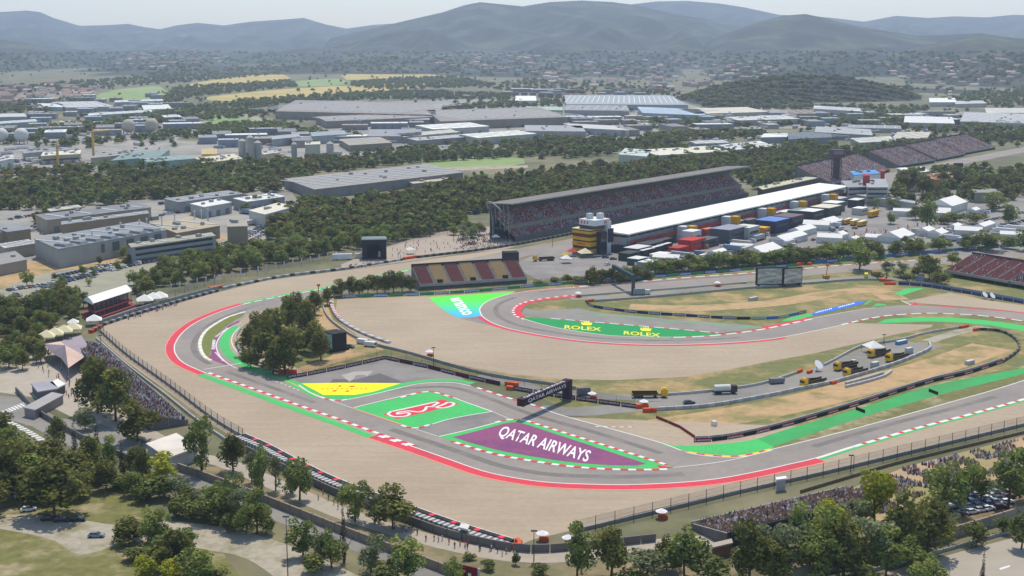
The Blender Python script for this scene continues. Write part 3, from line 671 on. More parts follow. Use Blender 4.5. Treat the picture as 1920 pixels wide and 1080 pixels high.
def fence(name, label, px, h, seg, sm=True, off=0.0, r=.09, net=True, base=0.0):
    """debris fence: each post a part, the netting one part"""
    pts = line_pts(px, seg, sm=sm); nn = normals(pts); root = empty(name, pts[0]); T(root, label, 'fence')
    b = MB(); b.tube((0, 0, 0), (0, 0, h), r, r*.8, 5); b.tube((0, 0, h), (0, .0, h+.05), r*.8, r*.4, 5); pm = b.mesh('post', M_post)
    q = [p + n*off for p, n in zip(pts, nn)]
    for p in q: add('post', pm, root, p - root.location + UPV*base)
    if net:
        b = MB()
        for u, v in zip(q, q[1:]):
            u, v = u - root.location, v - root.location
            b.face([u + UPV*(base + .2), v + UPV*(base + .2), v + UPV*(base + h*.97), u + UPV*(base + h*.97)])
        b.build('netting', M_net, root)
        b = MB()
        for u, v in zip(q, q[1:]):
            for zz in (.35, .65, .97): b.tube(u - root.location + UPV*(base + h*zz), v - root.location + UPV*(base + h*zz), .03, n=3, cap=False)
        b.build('tension_cable', M_post, root)
    return root
M_tyre = mat('tyre_rubber', '#3a3a3c', var=.15)
M_tyreg = mat('grey_belt', '#8d8d8d', var=.08)
M_lgrey = mat('light_grey_block', '#b4b4b2', var=.08)
M_bblue = mat('blue_board', '#3f74b8', var=.05); M_bgreen = mat('green_board', '#3f8f62', var=.05); M_bnavy = mat('navy_board', '#2b3a63', var=.06)
M_bblack = mat('black_board', '#222226', var=.1); M_bred = mat('dark_red_board', '#7c2530', var=.06)
# outer wall of the last corner and the main straight
barrier('tyre_barrier', 'long grey and black tyre wall in front of the white-roofed hospitality building', 'tyre wall', [(190, 612), (250, 592), (300, 577), (350, 562), (408, 547)], 1.3, 1.6, [M_tyre, M_tyreg], 2.6, 'tyre_block')
barrier('concrete_wall', 'pale concrete wall directly behind the last corner tyre barrier', 'wall', [(186, 606), (250, 585), (300, 570), (350, 556), (410, 541)], 1.5, .5, M_conc, 6, 'wall_panel')
barrier('tyre_barrier', 'grey tyre wall beside the main straight left of the fan zone', 'tyre wall', [(418, 542), (470, 531), (540, 518), (640, 506), (755, 488)], 1.2, 1.4, [M_lgrey, M_tyreg, M_lgrey, M_tyre], 3.2, 'tyre_block')
barrier('tyre_barrier', 'dark tyre wall below the fan zone reaching the main grandstand', 'tyre wall', [(782, 484), (850, 476), (900, 470), (965, 460), (1060, 442), (1080, 437)], 1.4, 1.4, [M_tyre, M_dconc], 2.6, 'tyre_block')
barrier('foam_barrier', 'orange foam blocks where the outer wall opens near the straight', 'barrier', [(392, 543), (420, 539)], 1.4, 2.0, M_orange, 3, 'foam_block')
barrier('foam_barrier', 'orange foam blocks in front of the fan zone white tent', 'barrier', [(757, 487), (782, 483)], 1.5, 2.0, M_orange, 3, 'foam_block')
barrier('foam_barrier', 'orange and red block closing the tyre wall below the hospitality building', 'barrier', [(170, 625), (190, 614)], 1.6, 2.2, [M_orange, M_tyre], 2.2, 'foam_block')
fence('debris_fence', 'wire fence with banner posts along the far side of the main straight', [(262, 573), (300, 565), (360, 545), (420, 528), (520, 505), (640, 482), (760, 455), (850, 437)], 3.6, 9)
LF = [(188, 622), (240, 668), (320, 726), (400, 787), (460, 824)]
barrier('concrete_wall', 'grey concrete wall between the crowded grandstand and the gravel', 'wall', LF, 1.2, .6, M_conc, 4, 'wall_panel')
fence('debris_fence', 'tall wire fence in front of the crowded grandstand at the last corner', LF, 4.0, 6, off=-.8, r=.14)
barrier('concrete_wall', 'second low wall just in front of the crowded grandstand', 'wall', [(180, 636), (240, 688), (310, 742), (370, 790), (440, 838)], 1.0, .4, M_lgrey, 4, 'wall_panel')
BL = [(455, 822), (500, 842), (560, 874), (640, 912), (775, 962), (860, 992), (960, 1023)]
barrier('tyre_barrier', 'black belt topped with red markers along the lower gravel edge', 'tyre wall', BL, 1.5, 1.5, [M_dark, M_dark, M_dark, M_dark, mat('red_marker', '#e0384a')], 1.7, 'belt_block', off=.2)
barrier('concrete_wall', 'thin white rail on the gravel side of the red marked belt', 'wall', BL, 1.55, .3, M_white, 5, 'rail', off=1.15)
barrier('tyre_barrier', 'rows of white tyre stacks behind the red marked belt', 'tyre wall', BL, 1.25, 2.2, [mat('white_tyre', '#bdbdba'), mat('faded_tyre', '#68686a')], .95, 'tyre_stack', off=-1.8)
barrier('concrete_wall', 'tall grey wall with a path behind it below the white tyre stacks', 'wall', [(462, 848), (560, 896), (640, 933), (775, 984), (860, 1012), (980, 1035), (1090, 1030), (1230, 1015)], 2.2, .5, M_dconc, 5, 'wall_panel')
barrier('foam_barrier', 'orange foam nose at the right end of the white tyre stacks', 'barrier', [(930, 1024), (950, 1027), (972, 1028), (977, 1022), (968, 1017)], 1.3, 1.2, M_orange, 2, 'foam_block')
RF = [(1075, 1000), (1200, 970), (1300, 946), (1400, 922), (1560, 886), (1700, 852), (1920, 799), (2020, 775)]
barrier('guard_rail', 'steel guard rail along the gravel at lower right', 'guard rail', RF, 1.1, .35, M_steel, 4, 'rail_panel')
fence('debris_fence', 'tall wire fence with dark posts along the gravel at lower right', RF, 4.2, 6.5, off=-1.2, r=.12)
barrier('guard_rail', 'inner rail behind the lower right wire fence beside the spectator bank', 'guard rail', [(1500, 925), (1600, 895), (1700, 866), (1920, 813), (2000, 792)], 1.0, .3, mat('weathered_rail', '#6d5f48', var=.2), 4, 'rail_panel')
# T10 boards
T10B = [(640, 558.5), (760, 555), (870, 549), (967, 541), (1090, 531), (1200, 523), (1300, 515), (1400, 507), (1498, 498)]
boards('advertising_boards', 'alternating blue and green boards round the outside of the upper hairpin', T10B, 1.5, [M_bblue, M_bgreen], ['aramco', ''], 8, face=-1)
fence('debris_fence', 'wire fence behind the blue and green hairpin boards', [(640, 554), (780, 549), (967, 537), (1200, 518), (1400, 501), (1600, 487), (1800, 470)], 3.2, 9)
boards('advertising_boards', 'blue and green boards along the upper straight behind the big screen, right section', [(1526, 495), (1590, 489), (1720, 477), (1810, 469), (1905, 462), (1990, 455)], 1.8, [M_bblue, M_bblue, M_bgreen], ['', 'aramco', ''], 9, face=-1)
barrier('foam_barrier', 'orange foam blocks in the gap of the upper blue boards', 'barrier', [(1494, 498), (1506, 496)], 1.5, 1.5, M_orange, 3, 'foam_block')
barrier('foam_barrier', 'small orange foam block right of the gap in the upper boards', 'barrier', [(1514, 497), (1522, 496)], 1.5, 1.5, M_orange, 3, 'foam_block')
barrier('concrete_wall', 'grey wall along the top of the infield hill below the big screen', 'wall', [(1115, 566), (1200, 560), (1280, 553), (1397, 542), (1513, 533), (1600, 526), (1645, 526)], 1.1, .6, M_conc, 5, 'wall_panel')
barrier('concrete_wall', 'low wall on the inside of the upper straight', 'wall', [(1085, 556), (1150, 551), (1280, 541), (1400, 531)], .9, .4, M_lgrey, 5, 'wall_panel')
boards('advertising_boards', 'navy boards along the lower left edge of the infield hill', [(1100, 568), (1110, 576), (1173, 585), (1230, 590), (1280, 593), (1340, 597), (1390, 599)], 1.3, [M_bnavy], ['', 'aramco'], 6, face=-1)
boards('advertising_boards', 'black, green and blue boards at the right foot of the infield hill', [(1380, 599), (1400, 599), (1430, 599), (1463, 597), (1513, 586)], 1.3, [M_bblack, M_bgreen, M_bblue, M_bgreen, M_bblue], ['', 'aramco'], 7, face=-1)
barrier('foam_barrier', 'orange foam block at the left end of the infield hill', 'barrier', [(1098, 567), (1114, 565)], 1.3, 1.2, M_orange, 2.5, 'foam_block')
barrier('foam_barrier', 'upper orange foam row right of the infield hill', 'barrier', [(1648, 527), (1670, 529)], 1.5, 1.5, M_orange, 3, 'foam_block')
barrier('foam_barrier', 'lower orange foam row joining the navy boards below the red seats', 'barrier', [(1658, 534), (1681, 534)], 1.5, 1.5, M_orange, 3, 'foam_block')
boards('advertising_boards', 'navy boards curving below the red seated grandstand at right', [(1684, 534), (1720, 536), (1763, 542), (1847, 557), (1920, 570), (2010, 588)], 1.5, [M_bnavy, mat('navy_board_light', '#34497a')], ['', ''], 6, face=-1)
barrier('concrete_wall', 'grey wall behind the navy boards below the red seats', 'wall', [(1684, 530), (1720, 532), (1763, 537), (1847, 551), (1920, 564), (2010, 581)], 1.2, .5, M_conc, 5, 'wall_panel')
# boards of the old chicane
boards('advertising_boards', 'maroon airline boards left of the peak above the yellow panel', [(538, 711), (585, 703), (640, 692), (722, 673.5)], 1.6, [M_maroon], ['QATAR AIRWAYS'], 9, sm=False, face=-1, bold=.01)
boards('advertising_boards', 'maroon airline boards right of the peak above the yellow panel', [(722, 673.5), (800, 690), (862, 706), (947, 725)], 1.6, [M_maroon], ['QATAR AIRWAYS', ''], 8, sm=False, face=-1, bold=.01)
boards('advertising_boards', 'maroon airline boards running under the black overhead gantry', [(962, 731), (1020, 741), (1100, 753), (1195, 766)], 1.6, [M_maroon], ['QATAR AIRWAYS'], 9, sm=False, face=-1, bold=.01)
barrier('foam_barrier', 'orange foam block at the left end of the grey wall by the pines', 'barrier', [(522, 700), (557, 700)], 1.5, 1.4, M_orange, 3, 'foam_block')
barrier('foam_barrier', 'upper orange foam block left of the overhead gantry', 'barrier', [(947, 722), (972, 725)], 1.5, 1.4, M_orange, 3, 'foam_block')
barrier('foam_barrier', 'lower orange foam block left of the overhead gantry', 'barrier', [(950, 730), (963, 732)], 1.5, 1.4, M_orange, 3, 'foam_block')
barrier('foam_barrier', 'left orange foam block at the end of the airline boards', 'barrier', [(1192, 766), (1214, 764)], 1.5, 1.4, M_orange, 3, 'foam_block')
barrier('foam_barrier', 'right orange foam block at the end of the airline boards', 'barrier', [(1205, 773), (1231, 772)], 1.5, 1.4, M_orange, 3, 'foam_block')
IW = [(604, 563), (607, 582), (618, 600), (640, 618), (672, 637), (712, 650), (757, 661), (797, 672), (840, 685), (905, 702), (960, 712), (1020, 720), (1080, 730)]
barrier('concrete_wall', 'curving grey wall round the inner gravel from the pines to the gantry', 'wall', IW, 1.2, .5, M_conc, 4, 'wall_panel')
barrier('tyre_barrier', 'pale tyre belt on the gravel side of the curving inner wall', 'tyre wall', [(622, 563), (624, 580), (634, 597), (655, 613), (690, 630), (730, 644)], 1.0, 1.8, [M_lgrey, M_lgrey, M_tyreg], 2.4, 'tyre_block')
barrier('tyre_barrier', 'short row of red capped tyres at the top of the inner gravel', 'tyre wall', [(618, 560), (621, 575), (628, 590), (638, 600)], 1.3, 1.2, [mat('red_tyre', '#b63a3a'), M_white], 1.9, 'tyre_stack')
fence('wire_fence', 'light wire fence with thin posts behind the airline boards', [(560, 700), (640, 683), (715, 666), (800, 681), (870, 699), (950, 717), (1060, 738), (1190, 758)], 2.6, 8, r=.06, sm=False)
barrier('concrete_wall', 'grey wall around the inside of the last corner by the pines', 'wall', [(452, 618), (443, 632), (443, 648), (455, 664), (480, 680), (520, 696)], 1.3, .6, M_conc, 3, 'wall_panel')
barrier('tyre_barrier', 'dark tyre line at the foot of the inner corner wall', 'tyre wall', [(447, 660), (470, 680), (500, 691), (522, 699)], .9, .8, [M_tyre, M_lgrey], 2.5, 'tyre_block')
# truck yard and lenovo boards
barrier('guard_rail', 'grey wall along the upper side of the truck yard and gravel', 'wall', [(1250, 742), (1330, 735), (1423, 722), (1500, 698)], 1.0, .5, M_lgrey, 5, 'rail_panel')
barrier('guard_rail', 'grey wall curving behind the yellow trucks', 'wall', [(1545, 686), (1563, 677), (1600, 657), (1625, 648), (1690, 638), (1740, 625), (1807, 614)], 1.0, .5, M_lgrey, 5, 'rail_panel')
barrier('concrete_wall', 'pale concrete blocks along the lower side of the truck yard', 'wall', [(1232, 770), (1330, 763), (1440, 744), (1500, 731), (1560, 719), (1620, 702), (1680, 683), (1730, 663), (1745, 653), (1742, 645)], 1.3, .8, [M_lgrey, mat('block_grey', '#a3a3a6')], 3.2, 'concrete_block')
barrier('concrete_wall', 'spare row of concrete blocks lying below the truck yard', 'wall', [(1585, 727), (1625, 717), (1660, 706), (1672, 696)], 1.0, .8, M_lgrey, 3.2, 'concrete_block')
barrier('concrete_wall', 'short spare row of concrete blocks beside the truck yard wall', 'wall', [(1585, 721), (1620, 712), (1656, 701)], 1.0, .8, M_lgrey, 3.2, 'concrete_block')
barrier('foam_barrier', 'orange foam end of the upper wall beside the yellow trucks', 'barrier', [(1495, 700), (1504, 696)], 1.2, 1.0, M_orange, 2, 'foam_block')
barrier('foam_barrier', 'orange foam block left of the yellow truck with the white satellite dish', 'barrier', [(1514, 701), (1522, 698)], 1.2, 1.0, M_orange, 2, 'foam_block')
barrier('foam_barrier', 'orange foam block inside the lower concrete block row', 'barrier', [(1558, 721), (1567, 719)], 1.2, 1.0, M_orange, 2, 'foam_block')
LEN = [(1300, 829), (1340, 827), (1397, 818), (1480, 798), (1613, 759), (1740, 719), (1813, 702), (1880, 680)]
boards('advertising_boards', 'red and black sponsor boards above the bright green verge at right', LEN, 1.3, [M_bred, M_bblack], ['Lenovo', ''], 6.2, face=-1, bold=.02)
barrier('guard_rail', 'pale wall behind the red and black sponsor boards', 'wall', [(1302, 825), (1340, 823), (1397, 814), (1480, 794), (1613, 755), (1740, 715), (1813, 698), (1878, 677)], 1.35, .3, M_lgrey, 5, 'rail_panel')
barrier('tyre_barrier', 'dark wall bending round the far right infield', 'wall', [(1825, 619), (1873, 622), (1903, 637), (1910, 657), (1880, 680)], 1.2, .8, [M_dconc, M_tyre], 3, 'wall_panel')
barrier('foam_barrier', 'orange foam end of the far right infield wall', 'barrier', [(1825, 621), (1836, 619)], 1.2, 1.0, M_orange, 2, 'foam_block')
barrier('foam_barrier', 'orange foam end of the wall behind the truck yard', 'barrier', [(1800, 616), (1815, 613)], 1.2, 1.0, M_orange, 2, 'foam_block')
boards('advertising_boards', 'three short dark red boards stepping down to the escape road', [(1230, 784), (1252, 793), (1275, 803), (1303, 822)], 1.0, [M_bred], ['', ''], 7, sm=False, face=-1)
for k, (x0, y0, lb) in enumerate(((1613, 771, 'lower left of the two small black boards standing on the green verge'), (1750, 737, 'upper right of the two small black boards standing on the green verge'))):
    boards('distance_board', lb, [(x0 - 9, y0 - 3), (x0 + 9, y0 + 4)], 1.2, [M_bblack], [''], 30, sm=False, cat='board')

# ================================================================ overhead gantry
def gantry():
    A, B = P(978, 786), P(1064, 749); d = (B - A).normalized(); n = Vector((-d.y, d.x, 0)); L = (B - A).length
    root = empty('overhead_gantry', B); T(root, 'black overhead gantry with white airline lettering reaching over the tarmac', 'gantry')
    W_ = 2.6; rz = math.atan2(d.y, d.x); loc = lambda v: v - root.location
    c = (A + B) / 2
    b = MB(); b.box((c.x - root.location.x, c.y - root.location.y, 4.9), (L + 2, W_, 2.6), rz); b.build('beam', mat('gantry_black', '#33202c', var=.1), root)
    b = MB(); b.box((d.x * -.2, d.y * -.2, 0), (2.4, W_ + .3, 7.7), rz); b.build('pillar', mat('gantry_pillar', '#3a2438', var=.1), root)
    b = MB(); b.box((d.x * -.2, d.y * -.2, 0), (4, 4, .4), rz); b.build('foot', M_dconc, root)
    f = -n if (-n).y < 0 else n
    o = loc(A) + d*2.2 + f*(W_/2 + .03) + UPV*5.4
    place_text('QATAR AIRWAYS', M_bwhite, o, d*(L - 5.5), UPV*1.6, root, bold=.005)
    o = loc(A) + d*1.5 + f*(W_/2 - .5) + UPV*7.53
    place_text('QATAR AIRWAYS', M_bwhite, o, d*(L - 4), -f*1.5, root, bold=.005)
    # trusses under the beam
    b = MB()
    for k in range(9):
        p = loc(A) + d * (L * k / 8)
        b.tube(p + n*1.2 + UPV*4.6, p - n*1.2 + UPV*4.6, .08)
    b.build('truss', M_post, root)
gantry()
def light_gantry():
    A, B = P(1150, 531), P(1187, 552); d = (B - A).normalized(); rz = math.atan2(d.y, d.x); L = (B-A).length
    root = empty('start_light_arm', B); T(root, 'dark teal cantilever arm reaching over the upper hairpin straight', 'gantry')
    m = mat('teal_steel', '#23474c', var=.1)
    b = MB(); c = (A + B)/2 - B; b.box((c.x, c.y, 8.4), (L + 1, 1.6, 1.8), rz); b.build('arm', m, root)
    b = MB(); b.box((0, 0, 0), (1.5, 1.5, 9.8), rz); b.build('pillar', mat('pillar_grey', '#4c5254'), root)
    b = MB(); b.box((0, 0, 0), (3, 3, .5), rz); b.build('foot', M_dconc, root)
light_gantry()

# ================================================================ grandstands
M_seatr = mat('red_seats', '#96585a', var=.2, scale=2.0); M_seatg = mat('grey_seats', '#908a8a', var=.15, scale=2.0)
M_seaty = mat('yellow_seats', '#c0a273', var=.1, scale=.8); M_seatb = mat('brick_red_seats', '#8d5450', var=.12, scale=.8)
M_step = mat('stand_concrete', '#8d8a86', var=.1)
CROWD = palette('crowd_clothing', ['#a4585a', '#d5cfd0', '#625c66', '#b9655e', '#45434a', '#c4a898', '#85869a', '#dcd8da', '#b8946e', '#6f5850', '#c49490', '#a85a5c'], rough=.9, island=True)
CROWD2 = palette('crowd_clothing_pale', ['#cfccd0', '#4a4650', '#a9a2a6', '#35323a', '#8a4a48', '#85818c', '#b5a898', '#7b6a62', '#dcdade', '#a8705a', '#6a6c7c', '#9a8a80', '#57483f', '#b89a84'], rough=.9, island=True)
def person_rings():
    # seated spectator: shoulders and head, one closed lump
    return [(0, .26, .20), (.35, .30, .22), (.62, .27, .17), (.70, .09, .09), (.78, .12, .12), (.92, .13, .13), (1.0, .05, .05)]
def crowd(name, label, pts, m, parent=None, sc=1.0):
    """a mass of spectators: one small body each, joined"""
    rings = person_rings(); k = 5; nr = len(rings)
    ang = np.arange(k) * 2*np.pi/k
    base = np.array([[rx*math.cos(a), ry*math.sin(a), z*.9] for z, rx, ry in rings for a in ang])
    F0 = np.array([[r*k+j, r*k+(j+1) % k, (r+1)*k+(j+1) % k, (r+1)*k+j] for r in range(nr-1) for j in range(k)])
    n = len(pts); A = RNG.uniform(0, 6.28, n); s = RNG.uniform(.85, 1.2, n) * sc
    ca, sa = np.cos(A), np.sin(A)
    V = np.empty((n, len(base), 3)); P0 = np.array([tuple(p) for p in pts])
    V[:, :, 0] = (base[None, :, 0]*ca[:, None] - base[None, :, 1]*sa[:, None])*s[:, None] + P0[:, None, 0]
    V[:, :, 1] = (base[None, :, 0]*sa[:, None] + base[None, :, 1]*ca[:, None])*s[:, None] + P0[:, None, 1]
    V[:, :, 2] = base[None, :, 2]*s[:, None] + P0[:, None, 2]
    F = (F0[None] + (np.arange(n)*len(base))[:, None, None]).reshape(-1, 4)
    o = add(name, np_mesh(name, V.reshape(-1, 3), F, [m]), parent)
    T(o, label, 'crowd' if parent is None else None, kind='stuff')
    return o
def tier(root, name, A, d, n, L, s0, z0, s1, z1, rows, mats, block, aisle=1.4):
    """terraced seating along d; blocks of seats with stair aisles between; each block is one part"""
    nb = max(1, round(L / block)); bl = L / nb; ds, dz = (s1 - s0)/rows, (z1 - z0)/rows
    b = MB()
    for r in range(rows):
        sa, za = s0 + r*ds, z0 + r*dz
        q = [A + n*sa, A + d*L + n*sa, A + d*L + n*(sa+ds), A + n*(sa+ds)]
        b.face([p + UPV*za for p in q]); b.face([q[0] + UPV*(za-dz), q[1] + UPV*(za-dz), q[1] + UPV*za, q[0] + UPV*za])
    b.build(name, M_step, root)
    for k in range(nb):
        b = MB(); m = mats[k % len(mats)]
        for r in range(rows):
            sa, za = s0 + (r + .45)*ds, z0 + r*dz
            u, v = A + d*(k*bl + aisle/2) + n*sa, A + d*((k+1)*bl - aisle/2) + n*sa
            b.face([u + UPV*(za + .35), v + UPV*(za + .35), v + n*.45*ds + UPV*(za + .35), u + n*.45*ds + UPV*(za + .35)])
            b.face([u + n*.45*ds + UPV*(za + .35), v + n*.45*ds + UPV*(za + .35), v + n*.5*ds + UPV*(za + .75), u + n*.5*ds + UPV*(za + .75)])
            b.face([u + UPV*za, v + UPV*za, v + UPV*(za + .35), u + UPV*(za + .35)])
        b.build('seat_block', m, root)
def tier_pts(A, d, n, L, s0, z0, s1, z1, rows, dens):
    out = []; ds, dz = (s1 - s0)/rows, (z1 - z0)/rows; cnt = int(L / .62)
    for r in range(rows):
        for c in range(cnt):
            cl = mnoise.noise(Vector((c*.06, r*.22, L*.1))) * .45
            if random.random() < dens + cl:
                p = A + d*(c*.62 + random.uniform(0, .2)) + n*(s0 + (r + .5)*ds); p.z += z0 + r*dz + .2
                out.append(p)
    return out
def grandstand():
    A, B = P(968, 453), P(1404, 368); d = (B - A).normalized(); L = (B - A).length; n = Vector((-d.y, d.x, 0))
    root = empty('main_grandstand', A); T(root, 'huge two tier main grandstand with flat cantilever roof and red seats', 'grandstand')
    O = Vector((0, 0, 0))
    mats = [M_seatr, M_seatg, M_seatr]
    tier(root, 'lower_tier', O, d, n, L, 1, 2.6, 9, 8.0, 12, mats, 9)
    tier(root, 'upper_tier', O - d*2, d, n, L + 2, 7.5, 9.2, 20, 17.8, 16, mats, 9)
    def bar(nm, s0, s1, z0, z1, m, x0=-2, x1=0):
        b = MB(); q = [d*x0 + n*s0, d*(L + x1) + n*s0, d*(L + x1) + n*s1, d*x0 + n*s1]; b.prism([p[:2] for p in q], z0, z1, bottom=True); return b.build(nm, m, root)
    bar('front_wall', .2, 1, 0, 3.2, M_dconc, 0); bar('balcony_front', 6.9, 7.5, 7.2, 9.9, mat('balcony_concrete', '#8a8878'))
    bar('upper_deck', 7.5, 20, 7.3, 7.6, M_dconc); bar('back_wall', 20, 20.6, 0, 23.5, mat('stand_back_wall', '#55575a')); bar('press_gallery', 17.5, 20, 18.2, 20.4, mat('gallery_glass', '#3b4346', rough=.25))
    b = MB(); q = [O - d*3 + n*1.6, d*(L+3) + n*1.6, d*(L+3) + n*23, O - d*3 + n*23]
    b.prism([p[:2] for p in q], [24.3, 24.3, 22.8, 22.8], [24.9, 24.9, 23.6, 23.6], bottom=True, m=0); b.build('roof', mat('grandstand_roof', '#77736e', var=.12, scale=.1), root)
    bar('roof_fascia', 1.3, 1.6, 24.2, 25.1, mat('fascia_beige', '#a9a596'), -3, 3)
    for k in range(14):
        p = O + d*(L*k/13)
        b = MB(); b.box((p.x + n.x*19.4, p.y + n.y*19.4, 0), (1.0, 1.2, 22.6), math.atan2(d.y, d.x)); b.build('column', M_conc, root)
        b = MB(); b.tube(p + n*19 + UPV*20.5, p + n*3 + UPV*24.1, .4, .2, 5); b.build('roof_beam', M_dconc, root)
    # curved steel bow at the near end
    b = MB(); pr = None
    for k in range(15):
        t = math.pi * (.5 + k / 14 * .72)
        q = O - d*(2.5 + 2.0*abs(math.sin(t*.5))) + n*(11 + 10*math.sin(t - .4)) + UPV*(15.5 - 9.5*math.cos(t + .5))
        if pr is not None: b.tube(pr, q, .55, n=6)
        pr = q
    b.build('steel_bow', M_steel, root)
    b = MB()
    for k in range(5): b.tube(O - d*2.5 + n*(4 + k*3.6) + UPV*(4 + k*2.2), O - d*2.5 + n*(5 + k*3.6) + UPV*23.5, .25, n=5)
    b.build('end_brace', M_steel, root)
    pts = tier_pts(A, d, n, L, 1, 2.6, 9, 8.0, 12, .36) + tier_pts(A - d*2, d, n, L + 2, 7.5, 9.2, 20, 17.8, 16, .42)
    crowd('crowd', 'dense crowd filling the red seats of the main grandstand', pts, CROWD)
grandstand()
def simple_stand(name, label, A, B, depth, z0, z1, rows, mats, block, dens, clabel, cm, back=True, portals=False, aisle=1.6, face=1, backh=1.2):
    d = (B - A).normalized(); L = (B - A).length; n = Vector((-d.y, d.x, 0)) * face
    root = empty(name, A); T(root, label, 'grandstand'); O = Vector((0, 0, 0))
    tier(root, 'terrace', O, d, n, L, 0, z0, depth, z1, rows, mats, block, aisle)
    q = [O, d*L, d*L + n*depth, O + n*depth]
    b = MB(); b.prism([p[:2] for p in (q[0] - n*.3, q[1] - n*.3, q[1], q[0])], z0 - 1.0, z0 + .5, bottom=True); b.build('front_rail', M_conc, root)
    for s in (0, 1):
        u = d*L*s
        b = MB(); b.face([u, u + n*depth, u + n*depth + UPV*z1, u + UPV*z0]); b.build('side_panel', M_dconc, root)
    if back:
        b = MB(); b.prism([p[:2] for p in (q[3], q[2], q[2] + n*.4, q[3] + n*.4)], 0, z1 + backh); b.build('back_panel', mat('stand_back_cloth', '#33353c', var=.1), root)
    for k in range(int(L / 8) + 1):
        for s in (.05, .5, .92):
            p = d*min(L, k*8) + n*depth*s
            b = MB(); b.tube(p, p + UPV*(z0 + (z1 - z0)*s), .12, n=5); b.build('scaffold_post', M_steel, root)
    if portals:
        for k in range(3):
            p = d*L*(.19 + .305*k) + n*.8
            b = MB(); b.box((p.x, p.y, z0), (2.6, 1.8, 2.2), math.atan2(d.y, d.x)); b.build('stair_portal', M_dark, root)
    if dens > 0:
        crowd('crowd', clabel, tier_pts(A, d, n, L, 0, z0, depth, z1, rows, dens), cm)
    return root
simple_stand('grandstand', 'empty open grandstand with alternating brick red and yellow seat blocks at the hairpin', P(787, 545), P(988, 531), 15, 3, 10.5, 15, [M_seatb, M_seaty], 9.0, 0, '', None, portals=True)
simple_stand('grandstand', 'open brick red seated grandstand above the navy boards at right edge', P(1770, 517), P(1890, 538), 24, 3, 10, 20, [M_seatb], 8.5, .07, 'scattered spectators in the brick red seated grandstand', CROWD2, aisle=1.5)
simple_stand('grandstand', 'next open grandstand cut by the right edge of the picture', P(1893, 538), P(1990, 556), 20, 3, 9, 16, [M_seatb], 8.5, .4, 'spectators in the grandstand cut by the right edge', CROWD2)
# crowded stand beside the last corner: faces the gravel on its right
simple_stand('grandstand', 'long dark backed grandstand packed with people beside the last corner', P(352, 797), P(186, 652), 13, 1.6, 5.6, 14, [M_step], 9, .62, 'packed spectators in the dark backed grandstand beside the last corner', CROWD2, backh=.3)
simple_stand('grandstand', 'packed scaffold grandstand among the trees at lower right', P(1582, 925), P(1296, 992), 15, 1.6, 3.8, 14, [mat('sandy_bench', '#a38d74', var=.15)], 9, .5, 'packed spectators in the scaffold grandstand among the lower right trees', CROWD2, backh=.3)
# the four far stands by the first corner
for k, (a, b_, dp) in enumerate((((1560, 350), (1668, 322), 34), ((1685, 316), (1752, 305), 34), ((1757, 303), (1808, 293), 36), ((1806, 291), (1866, 280), 36))):
    simple_stand('grandstand', f'{ORD[k]} from left of the crowded far grandstands by the first corner', P(*a), P(*b_), dp, 3, 16, 16, [M_seatb, M_seatg], 12, .5, f'crowd in the {ORD[k]} far grandstand from left by the first corner', CROWD)
